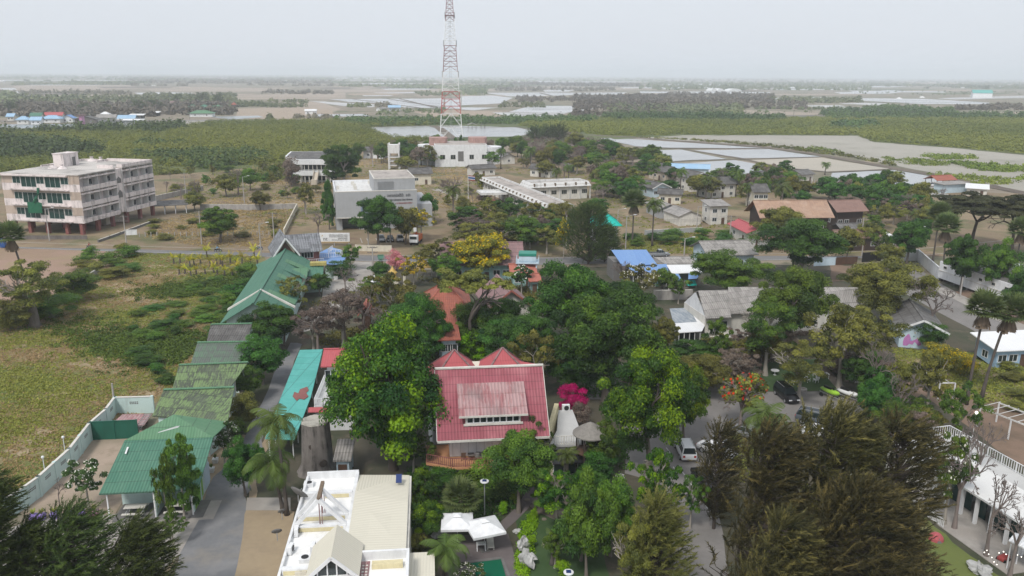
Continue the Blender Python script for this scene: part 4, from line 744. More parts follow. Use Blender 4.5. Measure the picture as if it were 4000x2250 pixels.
for n_, lab, A, B, D, ze, zr, rd, rf, wl_, kw in VH:
 kw = dict(kw); cat = kw.pop('cat', 'carport' if n_ == 'carport' else ('shed' if 'shed' in n_ else ('hut' if 'hut' in n_ else 'house')))
 hb = house(n_, lab, A, B, D, ze, zr, rd, rf, wl_, cat=cat, **kw)
 if n_ == 'mural_house': MUR = hb
 if n_ == 'annex_house': ANX = hb
# riverside and distant houses
FH = [(57,112,474,8,'sky_blue_roof','white','hip','low blue roofed riverside house furthest left'), (112,160,476,8,'sky_blue_roof','white','gable','blue roofed riverside house with a small front gable'), (156,236,470,10,'sky_blue_roof','white','hip','riverside house under the palest blue hipped roof'),
  (236,286,468,9,'blue_roof','white','gy','riverside house with the tallest blue gable'), (284,378,473,12,'village_roof','grey_wood','gy','dark timber riverside house with a wide brown grey gable'), (372,452,466,8,'pale_grey_roof','off_white','gable','pale roofed riverside shed right of the dark timber house'),
  (378,470,479,6,'grey_roof','old_white','shed','long low jetty shed in front of the pale roofed riverside shed'), (455,528,469,8,'sky_blue_roof','grey_wall','gable','flat sky blue roof on the quay'), (450,560,476,5,'white_metal_roof','grey_wall','shed','thin white jetty roof at the quay'), (557,620,446,9,'white_metal_roof','black','shed','black walled hall with a shiny white roof by the quay'),
  (500,560,456,8,'white_metal_roof','black','shed','low black walled shed left of the shiny white roof'), (168,244,457,8,'rose_roof','off_white','gable','red roofed house behind the blue riverside roofs'), (113,162,459,8,'green_roof','off_white','gable','dark green roofed house behind the blue roofs'), (20,54,462,8,'sky_blue_roof','off_white','gable','small blue roof at the left frame edge'),
  (384,428,455,8,'white_metal_roof','white','hip','white roofed house behind the jetty shed'), (733,832,449,14,'green_light_roof','white','hip','wide green hipped pavilion on the far canal bank'), (727,770,425,10,'green_roof','aqua_wall','hip','green bungalow, left of the three by the canal trees'), (775,815,424,10,'green_roof','aqua_wall','hip','green bungalow, middle of the three by the canal trees'), (820,870,426,10,'green_light_roof','aqua_wall','hip','green bungalow, right of the three by the canal trees'),
  (902,922,415,7,'terracotta_roof','brown_wood','hip','small red roofed hut on the sandy bank'), (300,322,458,7,'pink_roof','pink','tower','narrow pink tower house behind the riverside roofs'), (662,690,410,8,'pink_roof','pink','gable','pink roofed house among the casuarinas')]
for i, (x0, x1, y, D, rf, wl_, ty, lab) in enumerate(FH):
 kw = dict(typ='gable', ridge='x')
 if ty == 'gy': kw = dict(typ='gable', ridge='y')
 elif ty in ('hip', 'shed'): kw = dict(typ=ty, ridge='x')
 ze, zr = (8.5, 9.2) if ty == 'tower' else ((3.4, 6.2) if ty != 'shed' else (3.4, 4.4))
 if ty == 'tower': kw = dict(typ='flat', ridge='x')
 house('riverside_house' if y > 440 else 'far_house', lab, (x0, y - 6), (x1, y - 6), D, ze, zr, kw['ridge'], rf, wl_, typ=kw['typ'], nf=2, ns=0, ov=1.0, group='houses along the far river bank', dr=False, cat='house')
rs_ = random.Random(3); tinyA = None
for i, (x, y, w) in enumerate([(140,326,16),(525,312,12),(420,324,9),(960,322,14),(1120,318,18),(1165,319,12),(1335,311,22),(1450,315,14),(1060,309,10),(600,336,12),(2180,302,16),(2210,303,10),(2600,350,18),(2635,350,10),(2950,352,14),(2990,350,20),(3090,347,26),(3115,350,12),(3245,348,22),(3275,347,12),(3760,345,14),(3900,340,18),(3260,342,10),(1700,328,12),(10,320,18),(1500,298,12),(3020,312,14)]):
 p = P(x, y); w_ = w / PXM(p)
 if tinyA is None:
  tinyA = thing('distant_house', 'tiny pale roofed house far out on the hazy plain', 'house', p, 0, 'pale houses scattered over the far plain')
  m = MB(); m.box(-.45, -.2, 0, .45, .2, .16); m.build('wall', 'off_white', tinyA); m = MB(); m.slab([(-.5,-.26,.15),(.5,-.26,.15),(.5,0,.27),(-.5,0,.27)], .01); m.slab([(-.5,0,.27),(.5,0,.27),(.5,.26,.15),(-.5,.26,.15)], .01); m.build('roof', 'white', tinyA); c = tinyA
 else: c = copy_tree(tinyA)
 c.location = p; c.scale = (w_, w_, w_); c.rotation_euler.z = rs_.uniform(-.4, .4)
b = Bd('greenhouse', 'pair of long white arched greenhouses on the plain, left pair', 'greenhouse', (2777, 357), (2828, 357), 0)
def arches(b, n):
 for k in range(n):
  m = MB(); w = b.L / n; pts = [(w*k + w/2 - w*.46*math.cos(math.pi*j/8), 8*math.sin(math.pi*j/8)) for j in range(9)]
  m.add([(x, 0, z) for x, z in pts] + [(x, 30, z) for x, z in pts], [(j, j+1, 10+j, 9+j) for j in range(8)] + [tuple(range(9))[::-1], tuple(range(9, 18))]); m.build('arched_roof', 'white_metal_roof', b.t)
arches(b, 2); b = Bd('greenhouse', 'longer white arched greenhouse right of the pair on the plain', 'greenhouse', (2846, 358), (2900, 358), 0); arches(b, 1)
house('far_hall', 'long teal roofed hall on the right of the far plain', (3800, 363), (3880, 364), 40, 10, 16, 'x', 'teal_roof', 'white', typ='gable', nf=0, ns=0, dr=False, cat='hall')
for x, y, w in ((3512, 385, 22), (3602, 381, 22), (3794, 375, 16)):
 p = P(x, y); r = w / PXM(p) / 2; m = MB(); m.lathe([(r, 0), (r*.75, r*.18), (r*.4, r*.34), (r*.05, r*.42)], 14); o = m.build('salt_heap', 'salt_white' if 'salt_white' in M else 'white'); o.location = p; setp(o, {3512:'white salt heap, left of the three beside the far pans', 3602:'white salt heap, middle of the three beside the far pans', 3794:'smallest white salt heap at the far right pans'}[x], 'salt heap', 'heaps of salt')
# radio mast
def mast():
 p = P(1763, 548); t = thing('radio_mast', 'tall red and white lattice radio mast rising above the pond', 'mast', p, R(4)); w0 = 88 / PXM(p); w1 = 20 / PXM(p); HH = 122.0
 ys = [548, 443, 358, 280, 178, 83, 0]; zs = [0] + [HT(p, y) for y in ys[1:]]; zs.append(HH); cols = ['tower_white', 'tower_red', 'tower_white', 'tower_dark', 'tower_white', 'tower_dark', 'tower_dark']
 def wd(z): return (w0 * (1 - z / zs[3]) + 55 / PXM(p) * z / zs[3]) if z < zs[3] else 55/PXM(p) + (23/PXM(p) - 55/PXM(p)) * min(1.25, (z - zs[3]) / (zs[6] - zs[3]))
 for i in range(7):
  za, zb = zs[i], zs[i+1]; n = 2 if i < 1 else (3 if i < 3 else 5); m = MB(); wt = .40 - .03 * i
  for k in range(n):
   z0, z1 = za + (zb-za)*k/n, za + (zb-za)*(k+1)/n; a, c = max(wd(z0), 2.0)/2, max(wd(z1), 2.0)/2
   cs = [(-1,-1),(1,-1),(1,1),(-1,1)]
   for j in range(4):
    A0, A1 = cs[j], cs[(j+1)%4]; pa = (A0[0]*a, A0[1]*a, z0); pb = (A0[0]*c, A0[1]*c, z1); qa = (A1[0]*a, A1[1]*a, z0); qb = (A1[0]*c, A1[1]*c, z1); mid = tuple((pb[q]+qb[q])/2 for q in range(3)); ml = tuple((pa[q]+qa[q])/2 for q in range(3))
    m.bar(pa, pb, wt); m.bar(pb, qb, wt*.6); m.bar(pa, mid, wt*.5); m.bar(qa, mid, wt*.5); m.bar(tuple((pa[q]+pb[q])/2 for q in range(3)), tuple((pa[q]*.5+mid[q]*.5) for q in range(3)), wt*.4); m.bar(tuple((qa[q]+qb[q])/2 for q in range(3)), tuple((qa[q]*.5+mid[q]*.5) for q in range(3)), wt*.4)
  m.build('lattice_section', cols[i], t)
 m = MB(); m.bar((-.5, 0, 0), (-.5, 0, HH), .14); m.bar((.5, 0, 0), (.5, 0, HH), .14)
 for k in range(90): m.bar((-.5, 0, k*1.35), (.5, 0, k*1.35), .08)
 m.build('ladder', 'steel', t)
 for z, s in ((HT(p, 290), 1), (HT(p, 60), 1), (HT(p, 170), -1)):
  w = wd(z)/2
  for sx in (-1, 1): m = MB(); m.bar((sx*(w+.5), -1, z-2), (sx*(w+.5), -1, z+2), .5); m.bar((sx*w, -1, z), (sx*(w+.5), -1, z), .2); m.build('antenna', 'steel', t)
 m = MB(); z = HT(p, 60); m.box(-wd(z)/2-.6, -wd(z)/2-.6, z-.15, wd(z)/2+.6, wd(z)/2+.6, z); m.build('platform', 'tower_dark', t)
mast()
# ------------------------------------------------------------------ near buildings
def box_part(t, name, mat, *a, bevel=0):
 m = MB(); m.box(*a); return m.build(name, mat, t, bevel=bevel)
# red roofed house with terrace
def red_house():
 ze, zr = 5.4, 11.2
 b = Bd('red_roofed_house', 'house with a steep crimson tiled roof, faded dormer and orange tiled front terrace', 'house', (1708,1724), (2147,1704), ze); t, L = b.t, b.L
 d = b.l(1910, 1434, zr).y; D = 2 * d
 T = .18; m = MB(); m.slab([(0,0,ze),(L,0,ze),(L,d,zr),(0,d,zr)], T); m.slab([(0,d,zr),(L,d,zr),(L,D,ze),(0,D,ze)], T); ro = m.build('roof', 'red_roof', t)
 m = MB(); m.bar((-.1,d,zr+.05), (L+.1,d,zr+.05), .35, .16); m.bar((0,-.03,ze-.1), (L,-.03,ze-.1), .08, .24); m.bar((L+.03,0,ze-.08), (L+.03,d,zr-.08), .06, .25); m.bar((-.03,0,ze-.08), (-.03,d,zr-.08), .06, .25); m.build('fascia', 'off_white', ro)
 sl = (zr - ze) / d
 m = MB(); w0 = b.l(1757, 1784, 2.7); y0 = max(1.2, w0.y); x0 = w0.x; m.box(x0, y0, 0, L - 1.0, y0 + .15, ze + sl*y0 - .3); m.box(x0, y0 + .15, 0, x0 + .15, D - 1, ze - .1); m.box(L - 1.15, y0 + .15, 0, L - 1.0, D - 1, ze - .1); m.box(x0, D - 1.1, 0, L - 1, D - .95, ze - .1)
 for xa in (x0, L - 1.15): m.add([(xa,y0,ze-.12),(xa,D-1,ze-.12),(xa,d,zr-.5),(xa+.15,y0,ze-.12),(xa+.15,D-1,ze-.12),(xa+.15,d,zr-.5)], [(0,1,2),(5,4,3),(0,3,4,1),(1,4,5,2),(2,5,3,0)])
 m.build('wall', 'white', t)
 m = MB()
 for k in range(8): x = x0 + .3 + k * (L * .5) / 7; m.box(x, y0 - .03, 2.75, x + .04, y0, ze + .2)
 m.build('folding_door', 'steel', t)
 # dormer
 def hit(px, py):                          # where the roof plane shows at this spot
  lo, hi = 0.0, d
  for _ in range(40):
   y = (lo + hi) / 2; q = b.l(px, py, ze + sl * y)
   if q.y > y: lo = y
   else: hi = y
  return b.l(px, py, ze + sl * lo)
 h0, h1, k0, k1 = hit(1810, 1660), hit(2040, 1652), hit(1787, 1503), hit(2046, 1492)
 wy = (h0.y + h1.y) / 2; yf = wy - .45; yb = (k0.y + k1.y) / 2; xl, xr = (k0.x + h0.x - .55) / 2, (k1.x + h1.x + .55) / 2; bz2 = ze + sl * yb + .1
 cx_, cy_ = (xl + xr) / 2, yf; wpt = (b.o.x + cx_*b.c - cy_*b.s, b.o.y + cx_*b.s + cy_*b.c); fz2 = HT(wpt, 1622); wz = ze + sl * wy
 m = MB(); m.slab([(xl,yf,fz2),(xr,yf,fz2),(xr,yb,bz2),(xl,yb,bz2)], .14); dm = m.build('dormer', 'faded_red_roof', t)
 m = MB(); m.box(xl+.7, wy, wz, xr-.7, wy+.12, fz2-.05)
 for xa in (xl+.7, xr-.82): m.add([(xa,wy+.12,wz),(xa,wy+.12,fz2),(xa,yb,bz2-.16),(xa+.12,wy+.12,wz),(xa+.12,wy+.12,fz2),(xa+.12,yb,bz2-.16)], [(0,1,2),(5,4,3),(0,3,4,1),(1,4,5,2),(2,5,3,0)])
 m.box(xl+.5, wy-.25, wz - .02, xr-.5, wy-.002, wz + .14); m.bar((xl, yf-.04, fz2-.08), (xr, yf-.04, fz2-.08), .07, .2); m.build('dormer_wall', 'off_white', dm)
 n = 8; w = (xr - xl - 1.7) / n
 for k in range(n): window(dm, 'f', xl + .85 + w * k + .07, wy, wz + .26, w - .14, max(.5, fz2 - wz - .5), 'white', 'glass', 0)
 # terrace
 zt = 2.7; pts = [b.l(1690,1790,zt), b.l(1665,1808,zt), b.l(1768,1826,zt), b.l(2020,1822,zt), b.l(2110,1800,zt)]
 pl = [(-.6, y0 + 1.5)] + [(p.x, p.y) for p in pts] + [(L - .5, y0 + .1), (-.6, y0 + .1)]
 pl = [(-1.2, y0+3), (-1.2, b.l(1665,1808,zt).y), (b.l(1768,1826,zt).x, b.l(1768,1826,zt).y), (b.l(2060,1820,zt).x, b.l(2060,1820,zt).y), (L-1.2, y0 - .6), (L-1.2, y0 + 3)]
 m = MB(); m.prism(pl, zt - .25, zt); m.build('terrace', 'terracotta_floor', t); m = MB(); m.prism([(x + (0.3 if i in (1,2) else 0), y + .25 if i in (1,2,3,4) else y) for i, (x, y) in enumerate(pl)], 0, zt - .25); m.build('terrace_base', 'stone_wall', t)
 railing(t, [(pl[1][0]+.1, pl[1][1]+.1, zt), (pl[2][0], pl[2][1]+.1, zt), (pl[3][0], pl[3][1]+.1, zt), (pl[4][0]-.1, pl[4][1]+.1, zt)], .95, 'red_column', .22)
 return b, y0, zt, x0
RH, ry0, rzt, rx0 = red_house()
def chair_on(b, x, y, z, label, mat='grey_wood', rz=0, name='chair', group=None):
 p = b.o; c, s = b.c, b.s; w = Vector((p.x + x*c - y*s, p.y + x*s + y*c, z)); t = thing(name, label, 'chair', w, b.rz + rz, group); t.location.z = z
 m = MB(); m.box(-.25, -.25, .4, .25, .25, .45); m.build('seat', mat, t, bevel=.01); m = MB(); m.box(-.25, .22, .45, .25, .26, .95); m.build('backrest', mat, t)
 for x_ in (-.22, .22):
  for y_ in (-.22, .22): m = MB(); m.box(x_-.02, y_-.02, 0, x_+.02, y_+.02, .4); m.build('leg', mat, t)
 return t
chair_on(RH, rx0 + 1.4, ry0 - .9, rzt, 'small dark wooden chair against the white terrace wall', 'brown_wood', R(180))
def lounger(w, rz, label, mat='grey_wood', group=None):
 t = thing('lounge_chair', label, 'sun lounger', w, rz, group); t.location.z = w[2]
 m = MB(); m.box(-.32, -1.0, .3, .32, .35, .36); m.build('seat', mat, t); m = MB(); m.slab([(-.32,.35,.36),(.32,.35,.36),(.32,1.0,.8),(-.32,1.0,.8)], .05); m.build('backrest', mat, t)
 for x_ in (-.28, .28):
  for y_ in (-.9, .6): m = MB(); m.box(x_-.03, y_-.03, 0, x_+.03, y_+.03, .3); m.build('leg', mat, t)
 return t
q = P(1840, 1790, rzt); lounger(q, RH.rz + R(180), 'grey sun lounger in the middle of the orange terrace'); q = P(1888, 1795, rzt); lounger(q, RH.rz + R(180), 'grey sun lounger beside the dark urn on the terrace')
q = P(1866, 1793, rzt); m = MB(); m.lathe([(.16,0),(.3,.2),(.34,.45),(.24,.65),(.28,.72)], 14); o = m.build('urn', 'dark_concrete', smooth=True); o.location = q; setp(o, 'dark round urn standing between the terrace loungers', 'urn')
# hip roofed pair behind, light link roof
for nm, lab, px, py in (('pyramid_pavilion', 'pyramid roofed pavilion behind the crimson roof, left one', 1774, 1366), ('pyramid_pavilion', 'pyramid roofed pavilion behind the crimson roof, larger right one with a side gable', 1963, 1358)):
 zp = 11.6; pk = P(px, py, zp); t = thing(nm, lab, 'pavilion', (pk.x, pk.y, 0), RH.rz + R(4)); h = 3.7; ze = 7.9; m = MB(); c = [(-h,-h),(h,-h),(h,h),(-h,h)]
 m.add([(x,y,ze) for x,y in c] + [(0,0,zp)], [(0,1,4),(1,2,4),(2,3,4),(3,0,4),(3,2,1,0)]); ro = m.build('roof', 'rose_roof', t); m = MB()
 for x, y in c: m.bar((x, y, ze + .05), (0, 0, zp + .05), .2, .1)
 m.build('ridge_cap', 'pink_roof', ro); box_part(t, 'wall', 'white', -h+.8, -h+.8, 0, h-.8, h-.8, ze-.02)
 if px > 1900: m = MB(); m.slab([(h-1.4,-1.2,9.0),(h+.9,-1.0,8.5),(h+.9,1.0,8.9),(h-1.6,1,9.5)], .1); m.build('side_gable', 'rose_roof', t)
b = Bd('link_roof', 'cream translucent canopy linking the two pyramid pavilions', 'canopy', (1832,1432), (1898,1430), 9.0); roofpoly(b, [[(1832,1432,9.0),(1898,1430,9.0),(1896,1410,9.3),(1832,1412,9.3)]], 'cream_roof')
for x in (.1, b.L - .1): box_part(b.t, 'post', 'white', x-.08, .3, 0, x+.08, .46, 8.9)
# white terrace with the glass room below
b = Bd('terrace_room', 'white roof terrace with railing above a glass fronted room with a black awning', 'building', (2145,1740), (2290,1734), 3.1); t, L = b.t, b.L
pp = [b.l(*q, 3.1) for q in ((2145,1740),(2290,1734),(2262,1668),(2236,1600),(2180,1602),(2176,1680))]; m = MB(); m.prism([(p.x, p.y) for p in pp], 2.85, 3.1); m.build('terrace', 'white_terrace', t)
m = MB(); m.prism([(p.x*.97+.1, p.y+.25) for p in pp], 0, 2.85); m.build('wall', 'off_white', t); railing(t, [(.05,.08,3.1),(L-.05,.08,3.1)], 1.0, 'off_white', .25); m = MB()
m.slab([(.1,-2.2,2.0),(L+2.2,-2.2,2.0),(L+2.2,-.05,2.6),(.1,-.05,2.6)], .1); m.build('awning', 'black', t)
for k in range(4): x = .4 + k * (L + 1.2) / 4; window(t, 'f', x, -1.0, .15, (L + 1.2)/4 - .25, 1.6, 'white', 'green_glass', 0)
box_part(t, 'room_wall', 'beige_wall', .1, -.99, 0, L + 2.0, .2, 1.95)
m = MB(); a, c = b.l(2143,1735,3.1), b.l(2180,1606,3.1); m.bar((a.x-.2, a.y, 3.0), (c.x-.2, c.y, 3.0), .5, 2.2); m.build('parapet', 'yellow_wall', t)
q = P(2210, 1603, 3.1); m = MB(); m.box(-.45, -.2, 0, .45, .2, .75); o = m.build('air_conditioner', 'white'); o.location = q; o.rotation_euler.z = b.rz; setp(o, 'white air conditioning unit at the end of the white terrace', 'air conditioner'); m = MB(); m.tube([(.05,-.21,.38),(.05,-.23,.38)], .3, 16); g_ = m.build('fan_grille', 'black', o)
def thatch(px, py, z, r, h, label, base=0):
 p = P(px, py, z); t = thing('thatched_gazebo', label, 'gazebo', (p.x, p.y, 0)); m = MB(); m.lathe([(r, z - .12), (r, z), (r*.55, z + h*.55), (.15, z + h)], 18); m.build('roof', 'thatch', t)
 for k in range(6): a = k * math.pi / 3; box_part(t, 'post', 'dark_wood', r*.75*math.cos(a)-.08, r*.75*math.sin(a)-.08, 0, r*.75*math.cos(a)+.08, r*.75*math.sin(a)+.08, z)
 m = MB(); m.lathe([(r*.8, base-.15 if base else 0), (r*.8, base or .12)], 18); m.build('deck', 'brown_wood', t); return t
thatch(2306, 1690, 5.0, 1.9, 1.2, 'round thatched gazebo beside the white terrace', 3.0)
# white flat roofed house in the foreground
def white_house():
 z = 5.0; b = Bd('white_roofed_house', 'large flat roofed white house with beams, cream metal roof and a glazed gable dormer', 'house', (1083,2250), (1592,2222), z); t, L = b.t, b.L
 bl, bm, br = b.l(1164,1861,z), b.l(1394,1841,z), b.l(1562,1845,z); yb = (bl.y + bm.y)/2; xm = bm.x; L2 = L
 mb = MB(); mb.box(0, -3, 0, L, yb, z - .6); mb.build('wall', 'off_white', t)
 m = MB(); m.box(.02, -2.9, z-.6, xm, yb-.02, z-.5); m.box(xm, -2.9, z-.6, L-.02, 2.2, z-.5); m.build('roof_deck', 'white_roof_slab', t)
 m = MB(); m.box(-.02, yb-.02, z-.6, xm+.2, yb+.3, z+.15); m.box(-.05, -3, z-.62, .15, yb-.02, z-.1); m.box(xm-.05, 2.35, z-.5, xm+.25, yb-.02, z+.1); m.box(xm, 2.2, z-.5, L+.1, 2.45, z+.25); m.box(L-.12, -3, z-.5, L+.1, 2.2, z+.2); m.build('parapet', 'white', t)
 ys = [b.l(1200, y, z).y for y in (1925, 2010, 2052, 2215)]
 for k, y in enumerate(ys):
  m = MB(); m.box(.2, y-.24, z-.49, xm-.1, y+.24, z+.02); o = m.build('beam', 'white', t); m = MB(); m.box(.3 if k else xm*.45, y-.27, z-.47, xm-.4, y-.245, z-.12); m.build('beam_face', 'yellow_wall', o)
 for f in ((.18, ys[1], b.l(1252, 1905, z+2.2)), (.1, ys[2], b.l(1250, 1945, z+2.0))):
  y = f[1]; xa, xt, zt_ = .2, xm * .5, z + 2.3; m = MB(); m.bar((xa, y, z-.1), (xt, y+.1, zt_), .34, .3); m.bar((xt, y+.1, zt_), (xm-.1, y, z-.1), .34, .3); m.build('gable_frame', 'white', t); m = MB(); m.bar((xt, y+.1, z-.1), (xt, y+.1, zt_-.2), .08); m.bar((xt+.2, y+.1, z-.1), (xt+.2, y+.1, zt_-.2), .06); m.build('strut', 'pink_roof', t)
 m = MB(); m.bar((xm*.5, ys[2], z+2.4), (xm*.5, ys[1]+1.2, z+2.4), .3, .25); m.build('ridge_beam', 'dead_leaf', t)
 # cream roof in two planes
 m = MB(); yk = b.l(1500, 1940, z).y; m.slab([(xm+.26, 2.46, z+.1),(L2-.2, 2.46, z-.3),(L2-.2, yk-.6, z-.35),(xm+.26, yk+.4, z+.45)], .12); m.slab([(xm+.26, yk+.4, z+.45),(L2-.2, yk-.6, z-.35),(L2-.2, yb+.1, z-.55),(xm+.26, yb+.1, z-.3)], .12); m.build('metal_roof', 'cream_roof', t)
 # dormer gable
 rk = b.l(1307, 2049, z+2.1); rf = b.l(1303, 2175, z+2.1); dx = 2.0; ridge = z + 2.1; ea = z + .25; ybk = rk.y; yfr = rf.y; xc = (rk.x + rf.x)/2
 m = MB(); m.slab([(xc-dx,yfr,ea),(xc,yfr,ridge),(xc,ybk,ridge),(xc-dx,ybk,ea)], .12); m.slab([(xc,yfr,ridge),(xc+dx,yfr,ea),(xc+dx,ybk,ea),(xc,ybk,ridge)], .12); g_ = m.build('gable_roof', 'cream_roof', t)
 m = MB(); y = yfr + .3; m.add([(xc-dx+.3,y,z-.5),(xc+dx-.3,y,z-.5),(xc+dx-.3,y,ea+.1),(xc,y,ridge-.3),(xc-dx+.3,y,ea+.1)], [(0,1,2,3,4)]); m.build('gable_glass', 'glass', g_)
 m = MB(); m.bar((xc-dx,yfr-.02,ea-.1),(xc,yfr-.02,ridge-.1),.08,.28); m.bar((xc,yfr-.02,ridge-.1),(xc+dx,yfr-.02,ea-.1),.08,.28)
 for k in (-1.1, -.35, .35, 1.1): m.bar((xc+k, y-.04, z-.5), (xc+k, y-.04, ridge-.25-abs(k)*.9), .1)
 m.bar((xc-dx+.4, y-.05, z+.3), (xc+dx-.4, y-.05, z+.3), .1); m.build('gable_frame', 'white', g_)
 box_part(t, 'gable_wall', 'off_white', xc-dx+.35, y+.02, z-.5, xc-dx+.45, ybk, ea); box_part(t, 'gable_wall', 'off_white', xc+dx-.45, y+.02, z-.5, xc+dx-.35, ybk, ea)
 a = b.l(1395, 2185, z-.5); m = MB(); m.box(xm+.3, -2.5, z-.499, xm+2.2, 2.0, z-.45); tp = m.build('tiled_strip', 'faded_red_roof', t)
 m = MB()
 for i in range(6):
  for j in range(8): m.box(xm+.5+i*.28, -1.6+j*.42, z-.45, xm+.68+i*.28, -1.6+j*.42+.16, z-.43)
 m.build('skylight_tile', 'off_white', tp); box_part(t, 'beam', 'yellow_wall', xm+2.4, .9, z-.49, L-.4, 1.5, z-.1)
 q = b.l(1559, 1868, z+.3); m = MB(); m.slab([(q.x-.3,q.y-.45,z+.1),(q.x+.25,q.y-.45,z+.1),(q.x+.25,q.y+.45,z+.5),(q.x-.3,q.y+.45,z+.5)], .05); sp_ = m.build('solar_panel', 'solar_cell', t)
 return b, z
WH, wz = white_house()
# things on that roof
def ac_unit(px, py, z, label, rz=0, side=False, mat='white', lie=False):
 p = P(px, py, z); t = thing('air_conditioner', label, 'air conditioner', p, WH.rz + rz, 'air conditioners on the white roof'); t.location.z = z; m = MB()
 if lie: m.box(-.45,-.4,0,.45,.4,.35)
 else: m.box(-.42,-.16,0.05,.42,.16,.72)
 m.build('casing', mat, t, bevel=.02); m = MB()
 if lie: m.tube([(0,0,.35),(0,0,.37)], .3, 16)
 else: m.tube([(.08,-.16,.4),(.08,-.18,.4)], .26, 16)
 m.build('fan_grille', 'black', t)
 for x in (-.35, .3): m = MB(); m.box(x, -.2, 0, x+.06, .2, .05); m.build('foot', 'steel', t)
 return t
zz = wz - .5
ac_unit(1207, 1897, zz, 'air conditioner on the white roof near the back parapet', lie=True); ac_unit(1160, 2090, zz, 'air conditioner on the white roof left of the gable dormer peak', R(90)); ac_unit(1137, 2160, zz, 'air conditioner at the left edge of the white roof, the tallest looking', R(80))
ac_unit(1192, 2190, zz, 'air conditioner lying flat beside the left eave of the gable', lie=True); ac_unit(1178, 2238, zz, 'rust stained air conditioner at the bottom edge of the roof', lie=True, mat='cream'); ac_unit(1224, 2155, zz, 'air conditioner tucked right against the gable wall', R(85))
def dish(px, py, z, r, label, aim=R(150), cat='satellite dish'):
 p = P(px, py, z); t = thing('satellite_dish', label, cat, p, aim); t.location.z = z; m = MB(); m.tube([(0,0,0),(0,0,.7)], .04, 6); m.build('mast', 'steel', t)
 m = MB(); pr = [(.02, 0), (r*.4, .03*r), (r*.7, .12*r), (r, .26*r)]; m.lathe(pr, 18); o = m.build('reflector', 'dark_concrete', t, smooth=True); o.location = (0, 0, .8); o.rotation_euler = (R(55), 0, 0)
 m = MB(); m.tube([(0,0,0),(0,0,r*.7)], .02, 5); m.build('feed_arm', 'steel', o); return t
dish(1166, 1962, zz, .9, 'large dark mesh satellite dish on the left of the white roof'); dish(1084, 2112, 3.4, .45, 'small dark dish on the outer wall, upper one', R(200)); dish(1103, 2030, 3.4, .35, 'smallest dark dish on the outer wall beside the palms', R(210))
for x, y in ((1084,2112),(1103,2030)): pass
# the stump shaped water tank
def stump():
 p = P(1243, 1842); t = thing('giant_stump', 'huge grey concrete tree stump with a flat cut top', 'stump', p); h = HT(p, 1645); k = PXM(p); n = 40; rs = np.random.RandomState(4); ph = rs.rand(5)*6; m = MB(); rings = 16; vs = []
 for i in range(rings):
  f = i/(rings-1); R0 = (64 - 13*f**.6)/k * (1 + .22*max(0, .18-f)/.18)
  for j in range(n):
   a = 2*math.pi*j/n; r = R0 * (1 + .035*math.sin(7*a+ph[0]+f) + .025*math.sin(13*a+ph[1]) + .02*math.sin(23*a+ph[2]+2*f) + .05*math.sin(3*a+ph[3])*(1-f)); vs.append((r*math.cos(a), r*math.sin(a), f*h))
 fs = [(i*n+j, i*n+(j+1)%n, (i+1)*n+(j+1)%n, (i+1)*n+j) for i in range(rings-1) for j in range(n)]; m.add(vs, fs); m.build('trunk_wall', 'trunk_wall', t, smooth=True)
 m = MB(); top = vs[-n:]; m.add([(x*1.03, y*1.03, h) for x, y, z in top] + [(x*.96, y*.96, h+.16) for x, y, z in top] + [(0,0,h+.12)], [(j, (j+1)%n, n+(j+1)%n, n+j) for j in range(n)] + [(n+j, n+(j+1)%n, 2*n) for j in range(n)]); m.build('cut_top', 'stump_top', t)
 m = MB(); r = 60/k; m.tube([(r*.55, -r*.78, h*.28), (r*.58, -r*.86, h*.28)], [.45, .38], 12); m.tube([(-r*.1, -r*.82, h*.6), (-r*.1, -r*.88, h*.6)], [.35, .28], 12); m.build('knot', 'dark_bark', t)
 m = MB(); m.tube([(r*.55, r*.1, h), (r*.55, r*.1, h+2.6)], .05, 5); m.build('pipe', 'steel', t)
stump()
